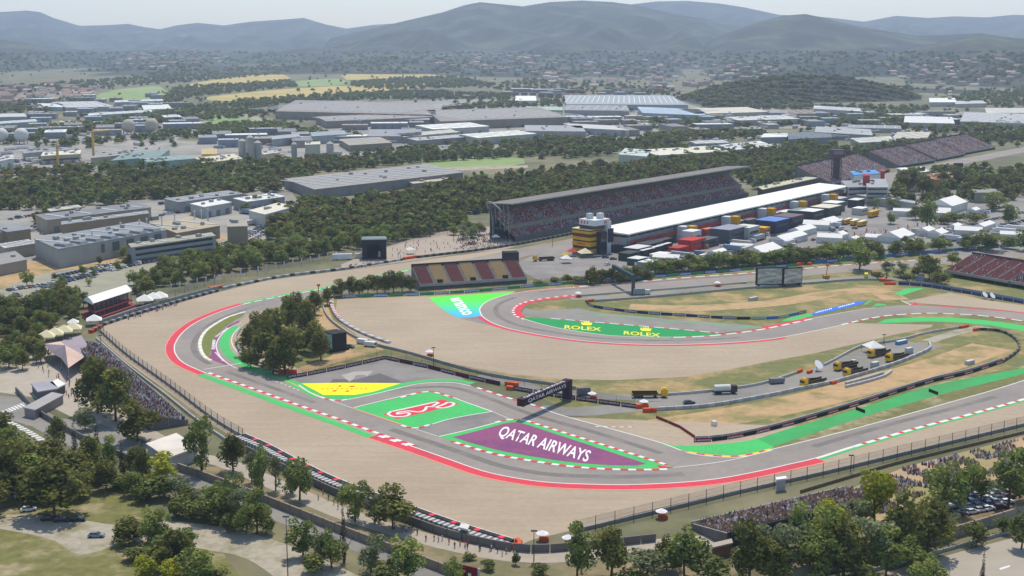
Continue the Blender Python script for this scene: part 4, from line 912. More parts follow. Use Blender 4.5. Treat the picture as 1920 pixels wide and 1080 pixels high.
# ================================================================ buildings
M_glassd = mat('dark_window_glass', '#2a323a', rough=.15, spec=.6, var=.05)
M_door = mat('loading_door', '#6d747a', var=.08)
M_sky = mat('skylight', '#cfd3d2', rough=.4, var=.04)
WALLS = {}
def cm(h, rough=.8, var=.12): return mat('paint_' + h.lstrip('#'), h, rough, var, .13)
def quad_px(A, B, C, h):
    a, b, c = P(*A, h), P(*B, h), P(*C, h); return a, b, c, a + (c - b)
def bld(name, label, cat, A, B, C, h, wall, roof, doors=0, bands=0, skyl=0, vents=0, gable=0.0, group=None):
    """flat or low gabled block from three roof corners (near left, near right, far right) seen in the photo"""
    a, b, c, e = quad_px(A, B, C, h); a0y = a.y
    root = empty(name, (a.x, a.y, 0)); T(root, label, cat, group); o = Vector((a.x, a.y, 0))
    a, b, c, e = (p - o for p in (a, b, c, e)); q = [(p.x, p.y) for p in (a, b, c, e)]
    hx = wall.lstrip('#'); wall = '#' + ''.join('%02x' % min(235, int(int(hx[i:i+2], 16)*k_)) for i, k_ in ((0, 1.2), (2, 1.17), (4, 1.1)))   # lighter, warmer wall colour makes up for weak light on shaded near sides
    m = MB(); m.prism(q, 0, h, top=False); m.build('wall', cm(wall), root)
    ux, uy = (b - a), (e - a); L, D = ux.length, uy.length; ux.normalize(); uy.normalize()
    rz = math.atan2(ux.y, ux.x)
    ov = .35; r = [a - ux*ov - uy*ov, b + ux*ov - uy*ov, c + ux*ov + uy*ov, e - ux*ov + uy*ov]
    m = MB()
    if gable:
        m1, m2 = (r[0] + r[3])/2, (r[1] + r[2])/2; Z = lambda p, z: (p.x, p.y, z)
        m.face([Z(r[0], h), Z(r[1], h), Z(m2, h + gable), Z(m1, h + gable)]); m.face([Z(m1, h + gable), Z(m2, h + gable), Z(r[2], h), Z(r[3], h)])
        m.face([Z(r[0], h), Z(m1, h + gable), Z(r[3], h)]); m.face([Z(r[1], h), Z(r[2], h), Z(m2, h + gable)])
    else:
        m.prism([(p.x, p.y) for p in r], h, h + .45, bottom=True)
    rf = m.build('roof', cm(roof), root)
    f = -uy if uy.y > 0 else uy
    base = a if uy.y > 0 else e
    for k in range(doors):
        p = base + ux*(L*(k + .5)/doors) + f*.06
        m = MB(); m.box((p.x, p.y, 0), (min(4.5, L/doors*.5), .14, min(4.5, h*.55)), rz); m.build('loading_door', M_door, root)
    for k in range(bands):
        p = base + ux*L*.5 + f*.06; z = h*(k + .45)/bands
        m = MB(); m.box((p.x, p.y, z), (L*.92, .14, min(1.6, h/bands*.42)), rz); m.build('window_band', M_glassd, root)
    if gable: skyl = vents = 0
    elif L > 25 and D > 12:
        vents = max(min(vents, 6), min(9, int(L*D/420) + 2)) if a0y < 1500 else min(vents, 4)
        if not skyl and (int(L*7) % 3): skyl = int(L/14)
    for k in range(skyl):
        p = a + ux*(L*(k + .5)/skyl) + uy*D*.5
        m = MB(); m.box((p.x, p.y, h + .45), (max(1.0, min(3, L/skyl*.16)), D*.72, .3), rz); m.build('skylight', M_sky if skyl > 12 else mat('dull_skylight', '#a9adac', rough=.4), rf)
    for k in range(vents):
        p = a + ux*(L*random.uniform(.08, .92)) + uy*D*random.uniform(.2, .8)
        m = MB(); m.box((p.x, p.y, h + .45), (random.uniform(1.5, 3), random.uniform(1.5, 3), random.uniform(1, 2)), rz); m.build('roof_vent', M_conc, rf)
    return root
G1, G2, G3, TAUPE, WHT, CRM, BRN = '#8d8c88', '#7b7c7c', '#9c9b96', '#8a8279', '#d6d6d0', '#c9c2b0', '#766a58'
BL_ = [
 # mid-left industrial estate
 ('warehouse', 'long grey warehouse at the back of the left industrial estate', (88, 414), (283, 390), (258, 381), 9, '#857f74', G2, 6, 0, 4, 5),
 ('warehouse', 'long brown walled warehouse just in front of the grey one', (116, 422), (279, 401), (276, 396), 9, BRN, '#8d918f', 5, 0, 0, 2),
 ('warehouse', 'small pale roofed shed behind the long grey warehouse', (95, 397), (153, 389), (146, 385), 6, '#57524a', '#b5b3a0', 0, 0, 0, 0),
 ('factory', 'bluish grey factory with dark roof notches and white masts in front', (110, 468), (312, 432), (262, 416), 11, '#7f8589', '#858a8c', 0, 0, 0, 0),
 ('factory', 'flat tan roofed factory right of the notched one', (332, 438), (412, 424), (360, 407), 8, '#77726a', '#a89b80', 3, 0, 0, 3),
 ('office_block', 'long low office block with ribbon windows above the car park', (247, 465), (404, 443), (396, 437), 10, '#6f7a84', '#9a9784', 0, 3, 0, 2),
 ('office_block', 'square concrete block with cluttered roof between car parks', (427, 426), (464, 425), (461, 413), 13, '#6f6a60', '#9c968a', 0, 0, 0, 7),
 ('warehouse', 'grey roofed warehouse below the pines at centre left', (335, 380), (456, 364), (428, 358), 8, '#7d8084', '#8b8e90', 4, 0, 0, 2),
 ('warehouse', 'white roofed hall left of the pines at centre left', (383, 389), (434, 380), (408, 374), 8, '#8a8f94', WHT, 3, 0, 0, 0),
 ('warehouse', 'white roofed hall nearest the pines with grey walls', (463, 379), (534, 369), (508, 363), 8, '#7c828a', WHT, 3, 0, 0, 0),
 ('warehouse', 'white panelled hall standing against the pine wood', (497, 403), (552, 388), (522, 381), 9, '#9fa3a4', '#cfcab8', 3, 0, 0, 4),
 ('warehouse', 'brown walled block at left edge above the white skylit roof', (14, 436), (57, 430), (26, 420), 10, '#6f6556', '#868a8d', 0, 0, 0, 1),
 ('warehouse', 'low building with white skylight strips at left edge', (9, 466), (67, 457), (53, 450), 7, '#85807a', '#b9b6ae', 0, 0, 6, 0),
 ('warehouse', 'large flat grey roof cut by the left edge', (-40, 505), (50, 488), (28, 472), 6, '#7d7a76', '#8f8c88', 0, 0, 0, 4),
 ('warehouse', 'grey building cut by the left edge below the trees', (-60, 440), (14, 436), (6, 422), 9, '#7a7468', '#85827c', 0, 0, 0, 0),
 # central
 ('warehouse', 'huge flat grey warehouse in front of the central pine wood', (590, 356), (868, 324), (800, 308), 8, '#6b6d70', '#93908a', 7, 0, 0, 14),
 ('warehouse', 'low white annex in front of the huge flat grey warehouse', (775, 345), (850, 337), (838, 333), 5, '#7d7a70', '#b5ab98', 2, 0, 0, 0),
 # upper-left estate
 ('warehouse', 'green walled hall left of the tall trees at upper left', (208, 302), (300, 294), (318, 281), 9, '#6f8c82', '#788e88', 0, 0, 0, 0),
 ('warehouse', 'second pale green hall right of the yellow silo cap', (278, 305), (366, 298), (348, 291), 10, '#7d938f', '#849a92', 2, 0, 0, 0),
 ('warehouse', 'long beige hall with white ridge at upper left', (77, 293), (150, 289), (152, 282), 9, '#8f8876', '#d0ccb8', 3, 1, 0, 0),
 ('warehouse', 'wide grey roof with pale stripes behind the yellow crane', (45, 288), (130, 281), (125, 277), 8, '#85868a', '#9c9da0', 0, 0, 8, 0),
 ('warehouse', 'broad flat brown grey roof right of the yellow crane', (170, 297), (290, 286), (300, 275), 7, '#8b8478', '#98928a', 0, 0, 0, 6),
 ('warehouse', 'white block at the left edge below the spherical tanks', (-10, 304), (26, 298), (24, 291), 8, '#99a0a2', '#c5c8c4', 2, 0, 0, 0),
 ('warehouse', 'terracotta roofed shed near the left edge', (36, 319), (70, 316), (68, 312), 5, '#9a958c', '#a8604c', 0, 0, 0, 0),
 ('warehouse', 'brick coloured shed cut by the left edge', (-12, 331), (22, 328), (20, 322), 5, '#8d7468', '#8a5446', 0, 0, 0, 0),
 ('warehouse', 'cream flat hall with conveyor at upper centre left', (380, 306), (455, 298), (438, 289), 7, '#b3ab98', '#cbc3ac', 2, 0, 0, 2),
 ('warehouse', 'ochre box beside the cream flat hall', (378, 290), (407, 289), (406, 279), 9, '#b59a5c', '#b9a672', 0, 0, 0, 0),
 ('silo_building', 'concrete batching block with sloping conveyor at upper centre left', (572, 272), (600, 271), (600, 266), 18, '#a5a49c', '#c9c5b4', 0, 0, 0, 2),
 ('warehouse', 'grey hall left of the batching block', (510, 262), (563, 257), (560, 251), 9, '#84888c', '#9aa0a4', 0, 0, 0, 0),
 ('warehouse', 'blue grey hall behind the batching block', (585, 256), (650, 252), (645, 245), 10, '#7f888e', '#93a0a6', 0, 0, 0, 0),
 ('warehouse', 'small beige hall below the grey one at upper centre left', (495, 290), (525, 286), (518, 282), 6, '#a59e8c', '#cfc8b4', 0, 0, 0, 0),
 ('warehouse', 'low brown hall right of the batching yard', (655, 273), (735, 268), (712, 257), 7, '#6e6a62', '#a19a88', 0, 0, 0, 0),
 ('warehouse', 'grey hall with a chimney behind the low brown hall', (688, 256), (790, 256), (790, 243), 8, '#86868a', '#8f9094', 0, 0, 0, 2),
 ('warehouse', 'cream striped long roof in the central estate', (757, 257), (860, 248), (845, 243), 8, '#80807e', '#cbc7b4', 2, 0, 0, 0),
 ('warehouse', 'bright white roofed hall in the central estate', (813, 243), (917, 237), (880, 230), 9, '#8d9092', '#e2e3dc', 3, 0, 0, 0),
 ('warehouse', 'bright white and yellow striped hall right of the first white one', (896, 259), (1006, 251), (970, 245), 9, '#8b8f92', '#dfe0d2', 3, 0, 0, 0),
 ('warehouse', 'grey vented hall in front of the central white halls', (782, 264), (890, 256), (870, 252), 7, '#6e706e', '#b0b1ac', 3, 0, 0, 10),
 ('warehouse', 'flat grey hall right of the white and yellow striped one', (985, 246), (1098, 247), (1090, 236), 8, '#7e8184', '#9a9c9e', 3, 0, 0, 8),
 ('warehouse', 'pale roofed hall right end of the central estate', (1080, 240), (1180, 245), (1150, 236), 8, '#8a8d90', '#bcbcb8', 2, 0, 0, 0),
 ('factory', 'vast taupe factory roof at far left centre', (516, 209), (818, 216), (812, 193), 12, '#77716c', TAUPE, 0, 0, 0, 10),
 ('factory', 'second vast taupe factory roof nearer the white halls', (612, 228), (830, 219), (800, 211), 10, '#726c68', '#8e867e', 0, 0, 0, 8),
 ('factory', 'vast taupe factory roof right of the other two', (826, 228), (1064, 220), (1010, 201), 12, '#716b66', '#8b847c', 0, 0, 0, 10),
 ('warehouse', 'isolated white hall left of the poplars in the distance', (966, 189), (1006, 189), (1004, 180), 9, '#a5a9aa', '#e2e4e0', 0, 0, 0, 0),
 ('warehouse', 'pale blue roofed long shed in the distance right of centre', (1205, 212), (1330, 217), (1310, 205), 9, '#7f8a96', '#a9bccb', 0, 0, 0, 0),
 ('factory', 'long grey sawtooth roofed factory in the distance', (1062, 196), (1290, 197), (1255, 179), 10, '#80868a', '#9aa0a2', 0, 0, 22, 0),
 ('factory', 'long grey factory in front of the sawtooth one', (1058, 207), (1180, 208), (1175, 198), 9, '#7c7f80', '#8e9090', 0, 0, 0, 4),
 ('warehouse', 'mint green roofed hall in the distance', (988, 206), (1056, 207), (1052, 201), 8, '#8f9a8c', '#a7bda6', 0, 0, 0, 0),
 # right estate
 ('warehouse', 'cream roofed hall behind the main grandstand wood, left one', (1160, 290), (1212, 294), (1222, 282), 8, '#9aa09c', '#b9c4b8', 0, 0, 0, 0),
 ('warehouse', 'cream roofed hall behind the main grandstand wood, right one', (1232, 292), (1366, 284), (1330, 274), 8, '#8f948e', '#cfcbb8', 3, 0, 0, 0),
 ('warehouse', 'white roofed hall with grey annex right of the cream halls', (1372, 282), (1452, 274), (1425, 265), 8, '#848a8e', '#cfd1ca', 2, 0, 0, 3),
 ('warehouse', 'grey roofed hall left of the white one at right of centre', (1305, 270), (1368, 268), (1355, 263), 7, '#7f8488', '#b7bab6', 2, 0, 0, 0),
 ('warehouse', 'white strip roofed hall in the right estate, front row left', (1426, 258), (1475, 257), (1480, 250), 7, '#7c8488', '#d5d8d4', 0, 0, 0, 0),
 ('warehouse', 'dark solar roofed hall in the right estate', (1478, 262), (1560, 258), (1555, 246), 7, '#6f7478', '#5f666c', 0, 0, 6, 0),
 ('warehouse', 'long white edged hall behind the dark solar roof', (1528, 248), (1636, 254), (1632, 243), 8, '#7c8184', '#a7aaa8', 0, 0, 0, 4),
 ('warehouse', 'beige roofed hall above the far grandstands', (1672, 260), (1738, 260), (1745, 248), 7, '#8f8d84', '#b9b3a2', 2, 0, 0, 0),
 ('warehouse', 'pale roofed hall left of the beige one above the far grandstands', (1612, 268), (1688, 264), (1668, 256), 7, '#868a88', '#c3c2b6', 2, 0, 0, 0),
 ('warehouse', 'wide cream roof below the wooded hill', (1305, 214), (1440, 210), (1400, 201), 9, '#8a8a84', '#c5bfae', 0, 0, 0, 0),
 ('warehouse', 'white roofed hall below the wide cream roof', (1385, 226), (1500, 223), (1470, 217), 8, '#83868a', '#cdcdc6', 0, 0, 0, 0),
 ('warehouse', 'thin white roofed hall at the foot of the wooded hill', (1525, 204), (1614, 209), (1612, 203), 8, '#84888a', '#c9cac6', 0, 0, 0, 0),
 ('warehouse', 'brown brick hall at the foot of the wooded hill', (1480, 214), (1530, 214), (1526, 207), 8, '#75685e', '#7b6a60', 0, 0, 0, 0),
 ('warehouse', 'white hall right of the wooded hill, upper one', (1743, 192), (1794, 192), (1790, 184), 8, '#969a9c', '#dcdcd4', 0, 0, 0, 0),
 ('warehouse', 'pale hall right of the wooded hill, lower one', (1792, 195), (1850, 194), (1842, 189), 7, '#8f9494', '#c8c8c0', 0, 0, 0, 0),
 ('warehouse', 'long white hall above the trees near the right edge', (1695, 230), (1790, 232), (1785, 220), 8, '#858a90', '#cfd0cc', 0, 0, 0, 0),
 ('warehouse', 'grey flat hall at the right edge of the estate', (1800, 228), (1930, 232), (1925, 214), 8, '#84888c', '#a9acaa', 0, 0, 0, 5),
 ('warehouse', 'cream roof hall at the far right edge', (1850, 212), (1960, 212), (1950, 203), 8, '#8d8f8e', '#c5c2b4', 0, 0, 0, 0),
 ('warehouse', 'long thin roof in the yard above the right wood', (1590, 240), (1690, 242), (1688, 236), 6, '#808486', '#8d9294', 0, 0, 0, 0),
 # far left
 ('warehouse', 'white gabled hall in front of the green meadow at upper left', (72, 200), (118, 201), (116, 195), 7, '#9aa09e', '#dcdfd8', 0, 0, 0, 0),
 ('warehouse', 'wide pale roof beside the white gabled hall', (125, 202), (215, 200), (180, 190), 7, '#8e9294', '#b4b7b4', 0, 0, 0, 0),
 ('warehouse', 'long white roof below the green meadow', (215, 192), (306, 189), (304, 186), 7, '#8d9294', '#d2d5d0', 0, 0, 0, 0),
 ('warehouse', 'pale green white hall right of the wide pale roof', (270, 206), (322, 204), (315, 196), 7, '#939a94', '#cdd3c8', 0, 0, 0, 0),
 ('warehouse', 'thin white roof line above the spherical tanks', (165, 217), (285, 210), (284, 206), 6, '#80868a', '#d5d8d4', 0, 0, 0, 0),
 ('warehouse', 'grey hall at left edge above the tanks, upper', (-10, 220), (50, 219), (45, 213), 7, '#7f8688', '#b7bcba', 0, 0, 0, 0),
 ('warehouse', 'grey hall at left edge above the tanks, lower', (-10, 233), (70, 228), (66, 224), 7, '#7b8284', '#c3c8c4', 0, 0, 0, 0),
]
for r in BL_:
    bld(r[0], r[1], 'building', r[2], r[3], r[4], r[5], r[6], r[7], *r[8:])
# notches and masts of the bluish grey factory
fa, fb = P(118, 466, 11), P(308, 433, 11); fd = (fb - fa).normalized(); fn = Vector((-fd.y, fd.x, 0))
fr = [o for o in S.objects if o.get('label', '').startswith('bluish grey factory')][0]
for k in range(7):
    p = fa + fd * ((fb - fa).length * (.06 + .145*k)) - fr.location; p.z = 0
    b = MB(); b.box((p.x - fn.x*.1, p.y - fn.y*.1, 4.5), (5.5, .6, 5.2), math.atan2(fd.y, fd.x)); b.build('recessed_bay', M_dark if k == 0 else mat('bay_grey', '#5a5f62'), fr)
    b = MB(); q = p + fn*5; b.box((q.x, q.y, 11.45), (6.5, 10, 1.5), math.atan2(fd.y, fd.x), taper=.8); b.build('roof_monitor', cm('#7c8184'), fr)
MM = MB(); MM.tube((0, 0, 0), (0, 0, 14), .55, .35, 7); MM.box((0, 0, 13.2), (1.0, 1.0, 1.2)); mast_me = MM.mesh('mast', mat('white_mast', '#c9c6c2'))
for k, (mx, my) in enumerate(((175, 476), (202, 468), (228, 458), (263, 453), (277, 450), (305, 446), (329, 440), (366, 434), (379, 432), (391, 430))):
    r = empty('white_mast', P(mx, my)); T(r, f'{ORD[k]} from left of the white masts in front of the grey factory', 'mast', 'white masts'); add('shaft', mast_me, r)
# storage spheres on legs
for k, (tx, ty, rr) in enumerate(((3, 270, 8.6), (41, 270, 8.6), (242, 252, 9), (285, 250, 9))):
    c = P(tx, ty); r = empty('spherical_tank', c)
    T(r, ('white gas sphere cut by the left edge', 'white gas sphere beside the one at the left edge', 'left of the two large beige gas spheres', 'right of the two large beige gas spheres')[k], 'tank', 'gas spheres')
    b = MB(); b.sphere((0, 0, rr + 2.5), rr, 20, 12); b.build('shell', cm('#d2d0c8' if k < 2 else '#b9ad98'), r, True)
    for j in range(8):
        t = j*math.pi/4; b = MB(); b.tube((math.cos(t)*rr*.8, math.sin(t)*rr*.8, 0), (math.cos(t)*rr*.86, math.sin(t)*rr*.86, rr + 2), .4, n=5); b.build('leg', M_conc, r)
    b = MB(); b.tube((0, 0, 2*rr + 2.3), (0, 0, 2*rr + 3.6), .9, n=8); b.build('valve_cap', M_steel, r)
# silos, conveyor, cranes
for k, (x, y, h, rad) in enumerate(((455, 303, 22, 4), (470, 304, 26, 4), (484, 303, 20, 4), (552, 298, 16, 3.2), (619, 293, 14, 4))):
    r = empty('silo', P(x, y)); T(r, f'{ORD[k]} from left of the concrete silos in the upper left estate', 'silo', 'silos')
    b = MB(); b.tube((0, 0, 0), (0, 0, h), rad, rad, 12); b.build('shaft', cm('#a3a39c'), r, False)
    b = MB(); b.tube((0, 0, h), (0, 0, h + 2.2), rad, rad*.25, 12); b.build('cap', cm('#b5b3a8'), r)
def tower_crane(x, y, h, label, jl, ang):
    r = empty('tower_crane', P(x, y)); T(r, label, 'crane'); m = cm('#c9a23a')
    b = MB(); b.box((0, 0, 0), (2, 2, h)); b.build('mast', m, r)
    b = MB(); e = Vector((math.cos(ang), math.sin(ang), 0)); b.tube(-e*jl*.25 + UPV*h, e*jl + UPV*(h + 1), .9, .6, 4); b.build('jib', m, r)
    b = MB(); b.box((-e.x*jl*.22, -e.y*jl*.22, h - 3), (3, 3, 3)); b.build('counterweight', M_conc, r)
    b = MB(); b.tube((0, 0, h), (0, 0, h + 6), .6, .2, 4); b.build('apex', m, r)
tower_crane(176, 300, 30, 'yellow tower crane standing in the upper left yard', 22, .8)
tower_crane(109, 308, 20, 'thin orange crane left of the yellow tower crane', 10, 2.2)
# apartment blocks and far town
AP = [(778 + i*10, 182 - i*.2, 8, 15, '#a89a88', '#8a7a6c') for i in range(6)] + [(945 + i*16, 181 + i*.5, 14, 9, '#9c8478', '#8f7468') for i in range(14)] + [(1150 + i*11, 175, 9, 10, '#a8988a', '#94685a') for i in range(9)] + [(840 + i*13, 178, 12, 7, '#927a6c', '#8a6a5c') for i in range(7)]
for k, (x, y, wpx, h, wc, rc) in enumerate(AP):
    i, n_ = (k, 'pale tower block cluster left of the poplars') if k < 6 else (k - 6, 'long brown terrace of flats in the far town') if k < 20 else (k - 20, 'flats row below the centre mountain') if k < 29 else (k - 29, 'low brown blocks right of the tower cluster')
    A_, B_ = P(x, y), P(x + wpx, y)
    r = empty('apartment_block', A_); T(r, f'{ORD[i]} from left in the {n_}', 'building', 'apartment blocks')
    W_ = (B_ - A_).length * .86; b = MB(); b.box((W_/2, 6, 0), (W_, 12, h)); b.build('wall', cm(wc), r)
    b = MB(); b.box((W_/2, 6, h), (W_ + .8, 12.8, .6)); b.build('roof', cm(rc), r)
    for f in range(int(h/3)):
        b = MB(); b.box((W_/2, -.1, 1.2 + 3*f), (W_*.85, .3, 1.2)); b.build('window_band', M_glassd, r)
for x, y, w_, h, lb in ((1418, 160, 5, 26, 'pale slender tower block standing in the far right town'), (1778, 186, 7, 24, 'white silo tower right of the wooded hill')):
    bld('tower_block', lb, 'building', (x, y - h*.62), (x + w_, y - h*.62), (x + w_, y - h*.62 - 1), h, '#b9b2a6', '#a8a298', 0, 4)
# houses on the slopes: individuals in groups
def house_mesh(wm, rm, wdt, dep, h):
    b = MB(); b.box((0, 0, 0), (wdt, dep, h), m=0)
    z = h; x, y = wdt/2 + .4, dep/2 + .4; rz = h + 2.2
    b.face([(-x, -y, z), (x, -y, z), (x, 0, rz), (-x, 0, rz)], 1); b.face([(-x, 0, rz), (x, 0, rz), (x, y, z), (-x, y, z)], 1)
    b.face([(-x, -y, z), (-x, 0, rz), (-x, y, z)], 1); b.face([(x, -y, z), (x, y, z), (x, 0, rz)], 1)
    for s in (-.25, .25): b.box((wdt*s, -dep/2 - .03, 1.2), (1.6, .12, 1.6), m=2)
    return b.mesh('house', [wm, rm, M_glassd])
HM = [house_mesh(cm(a), cm(b_), w_, d_, h_) for a, b_, w_, d_, h_ in (('#c9bfae', '#967a6c', 12, 10, 6), ('#d6d2c6', '#8c766c', 16, 10, 6), ('#b5a490', '#9c8272', 14, 12, 8), ('#dedbd2', '#b9a08c', 18, 11, 5), ('#a89888', '#857066', 20, 12, 9))]
def town(poly, n, label, group):
    xs, ys = [p[0] for p in poly], [p[1] for p in poly]; c = 0; tries = 0
    while c < n and tries < n*15:
        tries += 1; x, y = random.uniform(min(xs), max(xs)), random.uniform(min(ys), max(ys))
        if not inpoly(x, y, poly): continue
        p = PH(x, y)
        if p is None: continue
        o = add('house', random.choice(HM), None, p - UPV*.8, random.uniform(-.5, .5), (1.25,)*3); T(o, label, 'house', group); c += 1
town([(190, 112), (260, 100), (350, 95), (440, 100), (420, 118), (300, 130), (200, 128)], 60, 'pale house in the left hillside village', 'left hillside village')
town([(0, 165), (100, 160), (180, 168), (160, 190), (60, 200), (0, 200)], 45, 'brick coloured house in the left edge village', 'left edge village')
town([(1000, 140), (1100, 118), (1260, 112), (1420, 118), (1460, 135), (1400, 160), (1250, 168), (1050, 165)], 95, 'house in the town below centre mountain', 'centre town')
town([(820, 120), (900, 106), (1010, 104), (1060, 122), (980, 138), (850, 132)], 40, 'house on the slope left of centre town', 'slope left of centre town')
town([(1640, 120), (1720, 112), (1850, 105), (1920, 118), (1900, 160), (1760, 165), (1660, 150)], 50, 'house on the far right wooded slope', 'far right slope')

# small sheds filling the estates
SHC = [('#8d9092', '#b9bab6'), ('#84888c', '#8f9294'), ('#9a968c', '#c9c6ba'), ('#7c8084', '#d6d7d2'), ('#8a7f74', '#9c948a'), ('#808a90', '#a3b0b8'), ('#908a80', '#7d7a76')]
def shed_mesh(w_, r_, L, D, h):
    b = MB(); b.box((0, 0, 0), (L, D, h), m=0); b.box((0, 0, h), (L + .6, D + .6, .4), m=1)
    for k in range(int(L/12)): b.box((-L/2 + 6 + k*12, -D/2 - .04, 0), (4, .12, h*.55), m=2); b.box((-L/2 + 6 + k*12, 0, h + .4), (1.4, D*.7, .25), m=3)
    b.box((L*.3, D*.2, h + .4), (2.5, 2.5, 1.4), m=2)
    return b.mesh('shed', [cm(w_), cm(r_), M_door, M_sky])
SHM = [shed_mesh(w_, r_, L, D, h) for (w_, r_), (L, D, h) in zip(SHC, ((30, 18, 7), (44, 22, 8), (26, 16, 6), (52, 26, 8), (36, 20, 7), (24, 20, 9), (60, 24, 8)))]
def sheds(phrase, poly, n_, rz):
    xs, ys = [p[0] for p in poly], [p[1] for p in poly]; c = 0; tr = 0; put = []
    while c < n_ and tr < 4000:
        tr += 1; x, y = random.uniform(min(xs), max(xs)), random.uniform(min(ys), max(ys))
        if not inpoly(x, y, poly): continue
        p = P(x, y)
        if any((p - q).length < 46 for q in put): continue
        put.append(p); o = add('shed', random.choice(SHM), None, p, rz + random.choice((0, math.pi/2)) + random.uniform(-.05, .05)); T(o, 'low industrial shed ' + phrase, 'building', 'sheds ' + phrase); c += 1
random.seed(61)
sheds('in the upper left estate', [(0, 250), (120, 232), (330, 222), (400, 236), (330, 246), (120, 258), (0, 268)], 22, .3)
sheds('behind the spherical tanks', [(60, 220), (200, 205), (330, 196), (330, 204), (200, 216), (80, 232)], 12, .2)
sheds('around the silos', [(380, 262), (520, 250), (680, 262), (640, 270), (500, 276), (400, 280)], 12, .2)
sheds('in the central estate', [(650, 236), (900, 222), (1180, 226), (1180, 234), (900, 230), (660, 246)], 18, .1)
sheds('right of the central estate', [(1090, 226), (1300, 222), (1480, 232), (1400, 252), (1200, 256), (1100, 250)], 22, .2)
sheds('below the wooded hill', [(1320, 222), (1700, 215), (1920, 222), (1920, 240), (1700, 232), (1400, 240)], 26, .1)
sheds('in the far valley left', [(40, 190), (300, 178), (340, 190), (200, 200), (40, 212)], 10, .1)
sheds('in the far valley centre', [(860, 184), (1000, 170), (1250, 172), (1260, 180), (1000, 184)], 14, .1)
# ================================================================ pit building, control tower
PA, PB = P(1175, 437, 12), P(1583, 349, 12); PA.z = PB.z = 0
PD = (PB - PA).normalized(); PN = Vector((-PD.y, PD.x, 0)); PL = (PB - PA).length; PRZ = math.atan2(PD.y, PD.x)
def pit():
    root = empty('pit_building', PA); T(root, 'very long pit building with brilliant white roof facing the main grandstand', 'building')
    O = Vector((0, 0, 0)); Wd = 20
    b = MB(); b.prism([p[:2] for p in (O, PD*PL, PD*PL + PN*Wd, O + PN*Wd)], 0, 9.0); b.build('wall', cm('#a5a6a8'), root)
    b = MB(); q = [O - PD*3 - PN*3, PD*(PL+3) - PN*3, PD*(PL+3) + PN*(Wd+3), O - PD*3 + PN*(Wd+3)]
    b.prism([p[:2] for p in q], [11.2, 11.2, 11.8, 11.8], [12.0, 12.0, 12.8, 12.8], bottom=True); b.build('roof', mat('white_membrane_roof', '#e9e8e2', var=.03), root)
    b = MB(); b.prism([p[:2] for p in (O + PN*3, PD*PL + PN*3, PD*PL + PN*(Wd-3), O + PN*(Wd-3))], 9.0, 11.3); b.build('glazing', M_glassd, root)
    b = MB(); b.prism([p[:2] for p in (O - PN*2.4, PD*PL - PN*2.4, PD*PL - PN*.03, O - PN*.03)], 5.0, 5.5, bottom=True); b.build('terrace', M_conc, root)
    b = MB(); b.prism([p[:2] for p in (O - PN*2.6, PD*PL - PN*2.6, PD*PL - PN*2.42, O - PN*2.42)], 4.9, 7.2, bottom=True); b.build('red_parapet', cm('#a6403c'), root)
    for k in range(38):
        p = PD*(PL*(k + .5)/38)
        b = MB(); b.box((p.x - PN.x*.05, p.y - PN.y*.05, 0), (5.4, .12, 3.6), PRZ); b.build('garage_door', M_door, root)
        b = MB(); q = PD*(PL*k/38) - PN*2.0; b.box((q.x, q.y, 0), (.4, .4, 11.2), PRZ); b.build('column', M_conc, root)
    for (x, y) in ((1262, 451), (1339, 431), (1407, 415), (1468, 401), (1524, 387)):
        c = P(x, y); t = (c - PA).dot(PD); p = PD*t - PN*6
        st = MB(); st.box((p.x, p.y, 0), (6, 6, 10.2), PRZ); s_ = st.build('stair_tower', cm('#c9cacb'), root)
        st = MB(); q = p - PN*5 + PD*2.5; st.box((q.x, q.y, 4.5), (5.5, 5, 6), PRZ); st.build('yellow_box', cm('#cf9a1e'), s_)
        st = MB(); q = p - PN*5 + PD*2.5; st.box((q.x, q.y, 0), (5, 4.6, 4.5), PRZ); st.build('box_base', cm('#7d8084'), s_)
pit()
